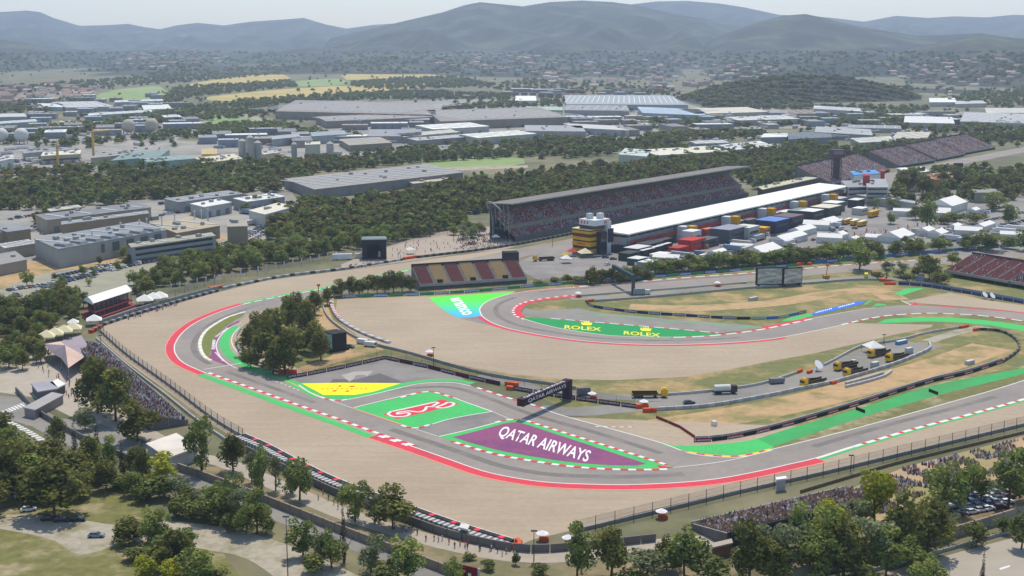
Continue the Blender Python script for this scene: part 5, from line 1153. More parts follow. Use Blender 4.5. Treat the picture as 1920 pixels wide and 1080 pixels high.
def control_tower():
    C = P(1112, 475); root = empty('control_tower', C); root.scale = (.92, .92, .77); T(root, 'race control tower with yellow banded block and white lettered top', 'tower')
    rz = PRZ - .12; ux = Vector((math.cos(rz), math.sin(rz), 0)); uy = Vector((-ux.y, ux.x, 0))
    def bx(name, dx, dy, z, sx, sy, sz, m, par=root):
        p = ux*dx + uy*dy; b = MB(); b.box((p.x, p.y, z), (sx, sy, sz), rz); return b.build(name, m, par)
    bx('banded_block', -2, 4, 0, 11, 15, 19.5, cm('#5b3a22'))
    for k, (z, h) in enumerate(((1.0, 3.4), (6.6, 3.4), (11.2, 2.6), (16.6, 2.0))):
        bx('yellow_band', -2, 4, z, 11.5, 15.5, h, cm('#d7a11c'))
    bx('red_logo_strip', -7.85, 4, 8.0, .2, 7, 1.0, cm('#c8582a')); bx('red_logo_strip', -7.85, 4, 2.2, .2, 7, 1.0, cm('#c8582a'))
    bx('parapet', -2, 4, 19.5, 12, 16, .8, cm('#d9c9a0'))
    bx('glass_shaft', 2.5, -5.5, 0, 7, 4.5, 18, M_glassd)
    bx('lift_shaft', 7, -4, 0, 4, 8, 26, cm('#c5c9cb'))
    bx('timing_screen', 8.2, -8.15, 9, 5.5, .5, 11, cm('#3a3346'))
    bx('observation_room', 1, 1, 20.3, 13, 13, 3.0, cm('#5a4a42'))
    top = bx('sign_block', 1, 0, 23.3, 15, 14, 4.6, cm('#d3d6d6'))
    f = -uy if uy.y < 0 else -uy
    for k in range(3):   # unreadable red lettering: slanted strokes
        for o, e in ((ux*(2.6 + k*1.75) - uy*7.06, ux), (-ux*6.56 + uy*(5.6 - k*2.6), -uy)):
            b = MB(); b.face([o + UPV*24.3, o + e*1.1 + UPV*24.3, o + e*1.7 + UPV*26.8, o + e*.6 + UPV*26.8]); b.build('red_lettering', cm('#c04048'), top)
    bx('roof_unit', -1.5, 2, 27.9, 3.6, 3.4, 4.2, cm('#bfc4c6')); bx('roof_unit', 4.5, -2, 27.9, 4, 3.4, 4.2, cm('#c5cacc'))
control_tower()
def hospitality():
    A, B, C_ = P(177, 567, 8), P(244, 545, 8), P(227, 537.5, 8)
    a, b_, c, e = quad_px((177, 567), (245, 545), (227, 537.5), 8.4); o = Vector((a.x, a.y, 0)); root = empty('hospitality_building', o)
    T(root, 'two storey hospitality pavilion with arched white roof and red balcony rails', 'building')
    a, b_, c, e = (Vector((p.x - o.x, p.y - o.y, 0)) for p in (a, b_, c, e)); ux = (b_ - a).normalized(); uy = (e - a).normalized(); L = (b_ - a).length; D = (e - a).length
    def slab(name, z0, z1, ins, m): 
        m_ = MB(); q = [a + ux*ins + uy*ins, b_ - ux*ins + uy*ins, c - ux*ins - uy*ins, e + ux*ins - uy*ins]; m_.prism([p[:2] for p in q], z0, z1, bottom=True); return m_.build(name, m, root)
    slab('ground_floor', 0, 3.4, 1.5, cm('#4a4248')); slab('floor_deck', 3.4, 3.9, -.8, cm('#8f3e3a')); slab('upper_glazing', 3.9, 7.4, 1.2, M_glassd)
    slab('lower_rail', .2, 1.2, -2.5, cm('#8f3e3a')); slab('terrace', 0, .2, -3.5, cm('#8d8680'))
    m_ = MB(); k = 8
    for j in range(k):
        f0, f1 = j/k, (j+1)/k; z = lambda f: 7.4 + 2.6*math.sin(math.pi*min(1, .08 + f*.84))
        p = [a + uy*D*f0 - ux*1, b_ + uy*D*f0 + ux*1, b_ + uy*D*f1 + ux*1, a + uy*D*f1 - ux*1]
        m_.face([p[0] + UPV*z(f0), p[1] + UPV*z(f0), p[2] + UPV*z(f1), p[3] + UPV*z(f1)])
        for q, r_ in ((p[0], p[3]), (p[1], p[2])): m_.face([q + UPV*7.3, r_ + UPV*7.3, r_ + UPV*z(f1), q + UPV*z(f0)])
    m_.build('roof', mat('white_membrane_roof', '#e9e8e2'), root)
    for j in range(9):
        p = a + ux*(L*j/8); b = MB(); b.tube(p, p + UPV*7.4, .15, n=5); b.build('post', cm('#b05a50'), root)
    return root
hospitality()
# ================================================================ tents, paddock units, trucks
M_tent = mat('white_tent_fabric', '#e4e3dc', var=.03); M_tentc = mat('cream_tent_fabric', '#d8cfa8', var=.04)
def tent(px, py, w_, d_, h, rz, label, roof=None, group=None, walls=True, name='tent'):
    r = empty(name, P(px, py), rz); T(r, label, 'tent', group); roof = roof or M_tent
    x, y = w_/2, d_/2; z = h; t = h + d_*.22
    b = MB(); b.face([(-x, -y, z), (x, -y, z), (x, 0, t), (-x, 0, t)]); b.face([(-x, 0, t), (x, 0, t), (x, y, z), (-x, y, z)])
    b.face([(-x, -y, z), (-x, 0, t), (-x, y, z)]); b.face([(x, -y, z), (x, y, z), (x, 0, t)]); b.build('roof', roof, r)
    if walls:
        b = MB(); b.box((0, 0, 0), (w_*.98, d_*.98, h - .05)); b.build('side_wall', cm('#c9c9c4'), r)
    for sx in (-1, 1):
        for sy in (-1, 1):
            b = MB(); b.tube((sx*x*.99, sy*y*.99, 0), (sx*x*.99, sy*y*.99, h), .08, n=5); b.build('pole', M_steel, r)
    return r
def pyramid_tent(px, py, s, h, label, m=None, rz=.3, group=None):
    r = empty('gazebo', P(px, py), rz); T(r, label, 'tent', group); x = s/2
    b = MB(); c = [(-x, -x, h), (x, -x, h), (x, x, h), (-x, x, h)]
    for k in range(4): b.face([c[k], c[(k+1) % 4], (0, 0, h + s*.35)])
    b.build('roof', m or M_tent, r)
    for q in c: b = MB(); b.tube((q[0], q[1], 0), q, .07, n=4); b.build('pole', M_steel, r)
def unit(name, px, py, L, W_, h, along, wall, roof, label, cat, awn=False, wheels=True, group=None):
    """trailer or motorhome: body, roof, window strip, wheels; along=True lies parallel to the pit building"""
    rz = PRZ if along else PRZ + math.pi/2
    r = empty(name, P(px, py), rz); T(r, label, cat, group)
    b = MB(); b.box((0, 0, .9 if wheels else 0), (L, W_, h - .9 if wheels else h)); b.build('body', cm(wall), r)
    b = MB(); b.box((0, 0, h), (L*1.005, W_*1.01, .25)); b.build('roof', cm(roof), r)
    b = MB(); b.box((0, -W_/2 - .03, h*.5), (L*.8, .1, h*.2)); b.build('window_strip', M_glassd, r)
    if wheels:
        for k in (-.36, -.28, .3):
            b = MB(); b.tube((L*k, -W_/2 - .05, .5), (L*k, W_/2 + .05, .5), .5, n=8); b.build('wheel', M_dark, r)
    return r
PADD = [
 (1170, 472, 14, 12, 4, 1, '#2c2f36', '#2c2f36', 'long black hospitality unit beside the control tower'),
 (1195, 478, 16, 10, 5, 1, '#33353a', '#c9cbcc', 'black unit with white awnings left of the red motorhome'),
 (1213, 470, 18, 14, 5.5, 1, '#25272c', '#3b3d44', 'row of black trailers under the pit wall'),
 (1232, 463, 18, 12, 5, 1, '#2a2b30', '#44464c', 'dark trailer tight under the left pit stairs'),
 (1272, 478, 13, 7, 5, 1, '#b02a26', '#a8332d', 'lower red motorhome by the trees'),
 (1297, 467, 17, 10, 6.5, 1, '#c0302a', '#b5332c', 'large red two storey motorhome in the paddock'),
 (1296, 460, 11, 8, 9.5, 1, '#c8c9c8', '#dcdcd8', 'white top floor deck behind the red motorhome'),
 (1322, 462, 20, 9, 5, 1, '#4c4f55', '#55585e', 'grey trailer right of the red motorhome'),
 (1300, 444, 14, 8, 4.5, 1, '#5a5d60', '#777b7e', 'grey roofed trailer behind the red motorhome'),
 (1322, 442, 10, 8, 5, 1, '#b0503c', '#c87a5c', 'orange red trailer left of the big grey motorhome'),
 (1366, 452, 24, 14, 9, 1, '#55585c', '#8d90a0', 'big grey three storey motorhome in the middle of the paddock'),
 (1398, 448, 15, 12, 8.5, 1, '#a5a8a4', '#cfd0c4', 'pale motorhome right of the big grey one'),
 (1372, 428, 22, 9, 5, 1, '#6d7074', '#d0cfc4', 'cream roofed trailer behind the big grey motorhome'),
 (1402, 424, 14, 8, 5, 1, '#5c5a58', '#6f6c6a', 'brown grey trailer under the third pit stair tower'),
 (1430, 440, 8, 7, 5, 1, '#c28a1e', '#d3a022', 'orange yellow box between grey and navy motorhomes'),
 (1448, 434, 22, 15, 8.5, 1, '#27324e', '#5f7fc0', 'navy motorhome with shining blue roof'),
 (1478, 425, 20, 14, 8, 1, '#3d3f46', '#6a5a5c', 'dark motorhome right of the blue roofed one'),
 (1442, 412, 14, 9, 5, 1, '#8f9294', '#dcdcd6', 'white roofed trailer behind the blue roofed motorhome'),
 (1470, 408, 16, 9, 5, 1, '#8f9294', '#e2e2dc', 'second white roofed trailer behind the dark motorhome'),
 (1500, 408, 22, 10, 6, 1, '#3f5048', '#7d8a88', 'green grey roofed unit right of the dark motorhome'),
 (1520, 412, 18, 12, 7, 1, '#3a3f44', '#ddddd6', 'white roofed unit with dark walls near the tents'),
 (1548, 404, 22, 15, 7, 1, '#4a4c44', '#cfc9b4', 'large cream roofed unit in the right paddock'),
 (1562, 396, 16, 12, 7, 1, '#5a5c5e', '#dedfd8', 'large white roofed unit at the right of the cream one'),
 (1542, 382, 18, 8, 5, 1, '#6d7074', '#dcdcd4', 'white trailer close under the last pit stair tower'),
 (1572, 385, 15, 9, 6, 1, '#8d9a98', '#b5bdbc', 'pale grey green unit near the end of the pit building'),
 (1605, 388, 14, 8, 6, 1, '#39423e', '#d5d5cc', 'dark green unit with white top beside the paddock road'),
 (1612, 402, 12, 8, 5, 1, '#b9b9b0', '#e0e0d8', 'white unit beside the yellow buses'),
 (1218, 503, 12, 9, 4, 1, '#8d928e', '#dcdcd6', 'white roofed cabin behind the hairpin hedge'),
 (1195, 496, 10, 8, 4, 1, '#3b5248', '#cfd3cc', 'green edged cabin left of the white roofed cabin'),
 (1180, 487, 12, 8, 4.5, 1, '#2f3a34', '#3c4640', 'dark green cabin behind the hairpin trees'),
 (1238, 488, 12, 8, 4, 1, '#b9b9b4', '#dfdfda', 'white cabin in front of the black trailers'),
]
for x, y, L, W_, h, al, wc, rc, lb in PADD:
    unit('paddock_unit', x, y, L, W_, h, al, wc, rc, lb, 'motorhome', wheels=False)
for k in range(6):
    unit('trailer', 1213 + (k % 3)*16, 474 - (k % 3)*5 + (k // 3)*6, 14, 2.7, 4.1, True, '#2c2e33', '#d5d6d6', f'{ORD[k]} of six white topped black trailers left of the red motorhomes', 'trailer', group='black trailers')
for k, (x, y, yc) in enumerate(((1562, 422, '#d8d8d0'), (1574, 424, '#d5c27a'), (1588, 422, '#d9a526'), (1603, 424, '#dca61e'), (1616, 426, '#dda822'))):
    unit('bus', x, y - 2, 12, 2.8, 3.6, True, yc, '#e0dcc0', f'{ORD[k]} from left of the parked coaches in the paddock', 'bus', group='parked coaches')
unit('bus', 1637, 407, 15, 3, 4.5, True, '#d2a01c', '#dcae2c', 'yellow double deck coach beside the paddock road', 'bus')
for k, (x, y) in enumerate(((1660, 437), (1684, 432), (1702, 428), (1640, 441), (1625, 434), (1602, 442), (1720, 424))):
    r = empty('road_barrier', P(x, y), PRZ); T(r, f'{ORD[k]} of the small orange posts on the paddock road', 'post', 'orange posts')
    b = MB(); b.tube((0, 0, 0), (0, 0, 2.6), .5, .3, 6); b.build('post', M_orange, r); b = MB(); b.box((0, 0, 0), (1.6, 1.6, .25)); b.build('base', M_orange, r)
TENTS = [ # px, py, width, depth, eave, label
 (1478, 455, 34, 11, 4, 'long white marquee above the hedge in the middle of the paddock'), (1504, 440, 24, 10, 4, 'white marquee right behind the long one'),
 (1531, 430, 18, 11, 4, 'cream and white marquee with two peaks'), (1552, 425, 20, 12, 4, 'wide white marquee left of the coaches'),
 (1556, 455, 16, 10, 4, 'white marquee standing alone above the tall hedge'), (1575, 448, 9, 8, 3.5, 'small white tent right of the lone marquee'),
 (1430, 478, 26, 14, 3.5, 'round white inflatable style marquee below the grey motorhome'), (1680, 452, 24, 16, 4, 'large white canopy right of the paddock road'),
 (1735, 440, 14, 9, 3.5, 'white tent in the right lot, first of the row'), (1758, 445, 14, 10, 3.5, 'white tent in the right lot, second of the row'),
 (1790, 432, 12, 7, 3.5, 'white tent in the right lot, third of the row'), (1815, 440, 18, 10, 3.5, 'white tent in the right lot, fourth of the row'),
 (1845, 430, 24, 8, 3.5, 'long pale tent in the right lot behind the bushes'), (1895, 448, 14, 8, 3.5, 'white tent near the right edge above the red seats'),
 (1640, 452, 12, 8, 3, 'pale tent left of the large white canopy'), (1700, 465, 16, 8, 3.5, 'low white tent below the large white canopy'),
 (1775, 395, 34, 20, 6, 'big white hall tent above the tall trees at right'), (1758, 408, 18, 14, 4.5, 'white peaked tent in front of the big hall tent'),
 (1825, 400, 12, 7, 3, 'small white tent right of the big hall tent'), (1695, 405, 16, 8, 4, 'white tent by the pines at the paddock end'),
 (1345, 480, 14, 6, 3, 'small white tent row beside the grey trailer'), (1250, 492, 16, 8, 3.4, 'cream awning left of the red motorhomes'),
 (1390, 468, 14, 5, 3, 'cream low awning in front of the pale motorhome'), (1600, 455, 9, 6, 3, 'small cream tent above the hedge')]
for x, y, w_, d_, h, lb in TENTS: tent(x, y, w_, d_, h, PRZ - math.pi/2 + .3 if random.random() < .5 else PRZ, lb)
bld('canopy_building', 'white flat canopy beside the far first corner stands', 'building', (1700, 325), (1745, 322), (1726, 313), 6, '#8d8d88', '#e2e2d8')
bld('team_building', 'grey building with dark red tower at the end of the pits', 'building', (1590, 352), (1640, 350), (1625, 338), 12, '#9a9ca0', '#8d9094', 0, 3, 0, 5)
bld('team_building', 'grey glazed block with dark red panel right of the pit building', 'building', (1626, 352), (1665, 352), (1660, 336), 14, '#85898c', '#9b9ea0', 0, 4, 0, 4)
bld('stair_shaft', 'dark red square shaft standing between the grey paddock blocks', 'tower', (1619, 330), (1631, 330), (1630, 327), 20, '#8c3036', '#9a3a3e')
bld('stair_shaft', 'smaller dark red shaft behind the blue canopy', 'tower', (1652, 322), (1659, 322), (1658, 319), 20, '#8c3036', '#9a3a3e')
bld('blue_canopy', 'bright blue canopy in front of the far grandstands', 'canopy', (1602, 329), (1650, 326), (1640, 319), 9, '#b9bfc6', '#4a90d0')
bld('walkway', 'long grey pedestrian bridge at the end of the paddock', 'bridge', (1575, 362), (1715, 382), (1716, 378), 6, '#8d9092', '#a3a6a6')
bld('terrace_building', 'low dark building with cream sawtooth roof edge behind the pits', 'building', (1430, 356), (1530, 335), (1520, 331), 7, '#3c3a38', '#d8cf9c', 0, 0, 14)
bld('brick_house', 'orange brick house among the trees at right', 'building', (1738, 338), (1788, 336), (1784, 324), 8, '#a06a4c', '#b07a58')
bld('concrete_building', 'grey flat concrete building among the trees at far right', 'building', (1828, 362), (1872, 362), (1866, 355), 8, '#6f6d68', '#8a8880')
def video_tower(px, py, h, lb):
    r = empty('lighting_tower', P(px, py)); T(r, lb, 'tower'); s = 3.5
    b = MB()
    for k in range(6):
        z0, z1 = h*k/6, h*(k+1)/6
        for (x0, y0), (x1, y1) in (((-s, -s), (s, -s)), ((s, -s), (s, s)), ((s, s), (-s, s)), ((-s, s), (-s, -s))):
            b.tube((x0, y0, z0), (x0, y0, z1), .35, n=4); b.tube((x0, y0, z0), (x1, y1, z1), .2, n=4)
    b.build('lattice', cm('#4a443e'), r); b = MB(); b.box((0, 0, 0), (5, 5, h)); b.build('core', cm('#4c4440'), r)
    b = MB(); b.box((0, 0, h), (12, 10, 7)); b.build('head', cm('#4e4a50'), r); b = MB(); b.box((0, -5.1, h + 3), (9, .3, 3)); b.build('screen', cm('#8d6a78'), r)
video_tower(1567, 345, 24, 'dark lattice tower with boxy head beside the far grandstands')
# big screens and stages
def screen(px, py, w_, h, rz, lb, z0=1.0, dep=2.2, pic=None, name='big_screen'):
    r = empty(name, P(px, py), rz); T(r, lb, 'screen')
    b = MB(); b.box((0, 0, z0), (w_, dep, h)); b.build('cabinet', mat('screen_black', '#26262b', var=.1), r)
    b = MB(); b.box((0, -dep/2 - .04, z0 + h*.06), (w_*.94, .08, h*.88)); b.build('display', pic or cm('#5a6a70'), r)
    for s in (-.4, .4): b = MB(); b.box((w_*s, .4, 0), (.8, dep*1.3, z0 + .5)); b.build('support', M_dark, r)
    return r
def pic_mat(name, cols, sc):
    m = bpy.data.materials.new(name); m.use_nodes = True; n, l = m.node_tree.nodes, m.node_tree.links
    tc = n.new('ShaderNodeTexCoord'); mp = n.new('ShaderNodeMapping'); mp.inputs['Scale'].default_value = (sc, 1, sc*4); l.new(tc.outputs['Object'], mp.inputs[0])
    nz = n.new('ShaderNodeTexNoise'); nz.inputs['Scale'].default_value = .25; nz.inputs['Detail'].default_value = 3; l.new(mp.outputs[0], nz.inputs['Vector'])
    rp = n.new('ShaderNodeValToRGB'); cr = rp.color_ramp
    while len(cr.elements) < len(cols): cr.elements.new(.5)
    for i, c in enumerate(cols): cr.elements[i].position = .3 + .4*i/(len(cols)-1); cr.elements[i].color = lin(c)
    l.new(nz.outputs['Fac'], rp.inputs[0]); b = n['Principled BSDF']; l.new(rp.outputs[0], b.inputs['Base Color']); l.new(rp.outputs[0], b.inputs['Emission Color']); b.inputs['Emission Strength'].default_value = .25
    b.inputs['Roughness'].default_value = .3
    return m
PIC = pic_mat('race_footage', ['#3d5a3c', '#7d8a8e', '#6a706e', '#9aa0a0', '#55705a'], .5)
def twin_screen():
    A, B = P(1413, 536), P(1503, 533); d = B - A
    screen(1446, 537, 17, 9.5, math.atan2(d.y, d.x) - .05, 'wide left panel of the big screen inside the upper hairpin', pic=PIC)
    screen(1484, 536, 12, 9.0, math.atan2(d.y, d.x) + .25, 'narrower right panel of the big screen inside the upper hairpin', pic=PIC)
twin_screen()
r_ = screen(628, 656, 8, 7.0, -.9, 'black big screen trailer beside the pines with blue display', z0=1, dep=7, pic=pic_mat('blue_footage', ['#2c5a8a', '#6fa0b0', '#4c7a60', '#88aabc'], .6))
screen(957, 497, 9, 8, .15, 'black curved back of a screen behind the yellow and red grandstand', z0=0, dep=7, pic=cm('#3a3a3c'))
screen(1796, 321, 9, 7, 0, 'small black screen beside the far first corner', pic=cm('#3c3a40'))
def stage():
    r = empty('concert_stage', P(702, 484), .12); T(r, 'black boxed concert stage with grey roof in the fan zone', 'stage'); m = mat('stage_black', '#26282e', var=.1)
    for nm, c, s in (('back_wall', (0, 5, 0), (14, .4, 12)), ('side_wall', (-7, 0, 0), (.4, 10, 12)), ('side_wall', (7, 0, 0), (.4, 10, 12)), ('floor', (0, 0, 0), (14, 10, 1.2))):
        b = MB(); b.box(c, s); b.build(nm, m, r)
    b = MB(); b.box((0, 0, 12), (15, 11.5, .5), taper=.9); b.build('roof', cm('#6f7f7c'), r)
    b = MB(); b.box((0, -5.2, 9), (14.2, .4, 3)); b.build('header', m, r)
    for s in (-1, 1): b = MB(); b.box((s*5.6, -5.1, 1.2), (2.6, .6, 7.8)); b.build('speaker_curtain', m, r)
    b = MB(); b.box((3, -2, 1.2), (1.6, 1.2, 3.4), taper=.7); b.build('banner', cm('#c9b4c4'), r)
stage()
# gazebos
for k, (x, y, s, lb) in enumerate(((770, 476, 5, 'white peaked gazebo in the fan zone'), (1060, 486, 4, 'yellow topped gazebo near the control tower'), (1097, 482, 8, 'cream gazebo at the foot of the control tower'), (1073, 480, 6, 'red gazebo at the foot of the control tower'), (1062, 493, 6, 'white gazebo beside the apron vehicles'), (1637, 661, 7, 'white gazebo between the yellow trucks'), (272, 572, 8, 'left white gazebo beside the hospitality pavilion'), (288, 568, 8, 'middle white gazebo beside the hospitality pavilion'), (300, 566, 8, 'right white gazebo beside the hospitality pavilion'), (177, 610, 7, 'white gazebo at the corner of the gravel'), (903, 440, 5, 'white parasol tent in the fan zone beside the grandstand'), (930, 452, 5, 'second white parasol tent in the fan zone'))):
    pyramid_tent(x, y, s, 2.8, lb, {1: cm('#d0b020'), 2: M_tentc, 3: cm('#b83a34')}.get(k))
# big canopy beside the crowded stand
def canopy():
    r = empty('canopy_tent', P(125, 690)); T(r, 'large mauve grey canopy tent left of the crowded grandstand', 'tent'); o = r.location
    e = [P(83, 645, 5), P(113, 640, 5), P(152, 628, 5), P(163, 645, 5), P(160, 668, 5), P(128, 690, 5), P(115, 672, 5), P(95, 660, 5)]; t = P(122, 647, 9)
    b = MB(); L_ = len(e)
    for k in range(L_): b.face([e[k] - o, e[(k+1) % L_] - o, t - o], 0 if k not in (0, 4) else 1)
    b.build('roof', [mat('mauve_fabric', '#978a90', var=.06), cm('#c9ae9c')], r)
    for p in e: b = MB(); q = p - o; b.tube((q.x, q.y, 0), q, .12, n=5); b.build('pole', M_steel, r)
canopy()
for k, (x, y) in enumerate(((88, 642), (104, 637), (121, 632), (138, 627))):
    pyramid_tent(x, y, 7.5, 3, f'{ORD[k]} from left in the row of cream tents above the mauve canopy', M_tentc, .25, 'row of cream tents')
pyramid_tent(138, 616, 5, 3, 'small white tent above the row of cream tents')
bld('kiosk', 'flat cream roofed service building below the crowded grandstand', 'building', (315, 860), (370, 840), (330, 815), 4.2, '#8d9298', '#d0c8bc')
bld('container_office', 'white container office among the entrance plaza', 'building', (109, 728), (122, 722), (108, 713), 3, '#4f4c50', '#dedbd8')
bld('shelter', 'grey slanted ticket shelter beside the entrance road', 'shelter', (72, 736), (108, 730), (95, 715), 3, '#5a5c66', '#9c9aa0')
bld('shelter', 'second grey ticket shelter with open middle beside the wall', 'shelter', (66, 770), (118, 742), (98, 738), 3, '#77757a', '#a19e9c')
bld('booth', 'white track marshal booth behind the lower right fence', 'booth', (1457, 901), (1473, 899), (1472, 896), 3.4, '#8d9096', '#dfdde2')
bld('booth', 'white marshal booth on the tyre stacks at bottom', 'booth', (863, 991), (875, 994), (878, 988), 3.0, '#5a5856', '#cfccc8')
bld('booth', 'small grey booth beside the road above the screen wall', 'booth', (1718, 518), (1733, 519), (1732, 516), 3, '#7d848c', '#8f969c')
bld('retaining_block', 'brown wooden block at the foot of the lower right stand', 'block', (1338, 1028), (1372, 1020), (1370, 1014), 3, '#6b4f42', '#a59a8a')
barrier('concrete_wall', 'long pale retaining wall between lane and spectator slope at lower left', 'wall', [(334, 882), (400, 905), (470, 932), (560, 968), (660, 1008), (760, 1046), (860, 1085)], 2.4, .6, mat('retaining_wall', '#8b8072', var=.12), 5, 'wall_panel')
barrier('concrete_wall', 'grey retaining wall beside the entrance road', 'wall', [(30, 735), (70, 775), (110, 800), (160, 828), (250, 868)], 2.0, .5, M_dconc, 5, 'wall_panel')
barrier('concrete_wall', 'tall retaining wall beside the road at bottom right', 'wall', [(1480, 1092), (1600, 1062), (1750, 1020), (1920, 968), (2000, 942)], 3.2, .6, mat('retaining_wall_grey', '#8d8778', var=.12), 6, 'wall_panel')
barrier('guard_rail', 'steel guard rail between the bottom right roads', 'guard rail', [(1520, 1100), (1650, 1068), (1800, 1026), (1990, 972)], .9, .3, M_steel, 5, 'rail_panel')
# ================================================================ trees
def leaf_mat(name, col, col2, tr=.25):
    m = bpy.data.materials.new(name); m.use_nodes = True; n, l = m.node_tree.nodes, m.node_tree.links
    n.remove(n['Principled BSDF']); out = n['Material Output']
    ge = n.new('ShaderNodeNewGeometry'); nz = n.new('ShaderNodeTexNoise'); nz.inputs['Scale'].default_value = .16; nz.inputs['Detail'].default_value = 3
    l.new(ge.outputs['Position'], nz.inputs['Vector'])
    rp = n.new('ShaderNodeValToRGB'); rp.color_ramp.elements[0].position, rp.color_ramp.elements[1].position = .38, .64
    rp.color_ramp.elements[0].color, rp.color_ramp.elements[1].color = lin(col), lin(col2); l.new(nz.outputs['Fac'], rp.inputs[0])
    mr = n.new('ShaderNodeMapRange'); mr.inputs[3].default_value, mr.inputs[4].default_value = .7, 1.3; l.new(ge.outputs['Random Per Island'], mr.inputs[0])
    oi = n.new('ShaderNodeObjectInfo'); m2 = n.new('ShaderNodeMapRange'); m2.inputs[3].default_value, m2.inputs[4].default_value = .82, 1.2; l.new(oi.outputs['Random'], m2.inputs[0])
    mu = n.new('ShaderNodeMath'); mu.operation = 'MULTIPLY'; l.new(mr.outputs[0], mu.inputs[0]); l.new(m2.outputs[0], mu.inputs[1])
    hs = n.new('ShaderNodeHueSaturation'); l.new(rp.outputs[0], hs.inputs['Color']); l.new(mu.outputs[0], hs.inputs['Value'])
    d = n.new('ShaderNodeBsdfDiffuse'); t = n.new('ShaderNodeBsdfTranslucent'); mx = n.new('ShaderNodeMixShader'); mx.inputs[0].default_value = tr
    l.new(hs.outputs[0], d.inputs[0]); l.new(hs.outputs[0], t.inputs[0]); l.new(d.outputs[0], mx.inputs[1]); l.new(t.outputs[0], mx.inputs[2]); l.new(mx.outputs[0], out.inputs[0])
    return m
LM = {'pine': leaf_mat('pine_needles', '#636739', '#868749', .38), 'broad': leaf_mat('broad_leaves', '#6e7d42', '#97a058', .38), 'lime': leaf_mat('lime_leaves', '#98a03a', '#b7b644', .4),
      'cypress': leaf_mat('cypress_needles', '#3c4430', '#525a3a', .15), 'bush': leaf_mat('bush_leaves', '#62693e', '#808649', .3), 'olive': leaf_mat('grey_green_leaves', '#727a56', '#8d946c', .35)}
LMF = {'pine': leaf_mat('far_pine_foliage', '#5a5c35', '#7b7843', .3), 'broad': leaf_mat('far_leafy_foliage', '#616f3c', '#87904e', .35)}
M_bark = mat('bark', '#5b4a3a', var=.2, scale=2)
def crown_arrays(kind, nq, seed, leaf):
    """small leaf faces spread over lumpy lobes; unit width and height"""
    g_ = np.random.default_rng(seed)
    if kind == 'cypress': lobes = [(g_.uniform(-.12, .12), g_.uniform(-.12, .12), z, .40*(1 - .75*abs(z - .35)/.65 if z > .35 else .75 + .7*z), .13) for z in np.linspace(.1, .93, 9)]
    elif kind in ('bush',): lobes = [(math.cos(a)*r, math.sin(a)*r, g_.uniform(.28, .6), g_.uniform(.2, .32), g_.uniform(.2, .34)) for a, r in zip(g_.uniform(0, 6.28, 11), g_.uniform(0, .3, 11))]
    elif kind in ('broad', 'lime', 'olive'):
        lobes = [(math.cos(a)*r, math.sin(a)*r, z, s, s*.62) for a, r, z, s in zip(g_.uniform(0, 6.28, 17), g_.uniform(.02, .34, 17), g_.uniform(.2, .86, 17), g_.uniform(.15, .27, 17))]
    else:
        lobes = [(math.cos(a)*r, math.sin(a)*r, .26 + .56*(1 - (r/.46)**1.8)*g_.uniform(.05, 1) + g_.uniform(-.05, .05), s, s*.75) for a, r, s in zip(g_.uniform(0, 6.28, 22), g_.uniform(0, .34, 22), g_.uniform(.15, .27, 22))]
    if kind != 'cypress':
        ax, ay = g_.uniform(.8, 1.15), g_.uniform(.8, 1.15)
        lobes = [(x*ax*g_.uniform(.85, 1.2), y*ay*g_.uniform(.85, 1.2), z*g_.uniform(.9, 1.06), r*g_.uniform(.6, 1.12), h_*g_.uniform(.7, 1.15)) for x, y, z, r, h_ in lobes]
    w_ = np.array([l[3]**2 for l in lobes]); w_ = w_/w_.sum(); idx = g_.choice(len(lobes), nq, p=w_); LB = np.array(lobes)[idx]
    d = g_.normal(size=(nq, 3)); d[:, 2] = d[:, 2]*.9 + .25; d /= np.linalg.norm(d, axis=1)[:, None]
    rr = g_.uniform(.62, 1.06, nq)
    c = LB[:, :3] + d*np.stack([LB[:, 3], LB[:, 3], LB[:, 4]], 1)*rr[:, None]
    nrm = d + g_.normal(size=(nq, 3))*.55; nrm /= np.linalg.norm(nrm, axis=1)[:, None]
    u = np.cross(nrm, g_.normal(size=(nq, 3))); u /= np.linalg.norm(u, axis=1)[:, None]; v = np.cross(nrm, u)
    s = leaf*g_.uniform(.6, 1.35, nq)[:, None]
    asp = np.array([1, 1, .62 if kind != 'cypress' else .35])
    V = np.stack([c + (u*s)*asp, c + (v*s*.7)*asp, c - (u*s)*asp, c - (v*s*.7)*asp], 1).reshape(-1, 3)
    return V, np.arange(nq*4).reshape(-1, 4)
def trunk_mesh(kind, seed):
    random.seed(seed); b = MB(); top = {'pine': .55, 'broad': .6, 'lime': .55, 'cypress': .3, 'bush': .25, 'olive': .5}[kind]
    r = .022; j = Vector((random.uniform(-.03, .03), random.uniform(-.03, .03), top*.5))
    b.tube((0, 0, -.01), j, r*1.25, r, 6); b.tube(j, (j.x*1.5, j.y*1.5, top), r, r*.6, 6)
    for k in range(4):
        a = k*1.6 + random.random(); b.tube((j.x, j.y, top*random.uniform(.45, .75)), (math.cos(a)*.24, math.sin(a)*.24, top*random.uniform(.95, 1.25)), r*.6, r*.2, 4)
    return b.mesh('trunk', M_bark)
TREES = {}
for ki, (k, nq, lf) in enumerate((('pine', 2000, .046), ('broad', 1600, .044), ('lime', 1200, .046), ('cypress', 900, .055), ('bush', 900, .06), ('olive', 1200, .046))):
    TREES[k] = []
    for s_ in range(6):
        V, F = crown_arrays(k, nq, 100*ki + s_, lf); TREES[k].append((np_mesh('crown', V, F, [LM[k]]), trunk_mesh(k, 100*ki + s_)))
random.seed(21)
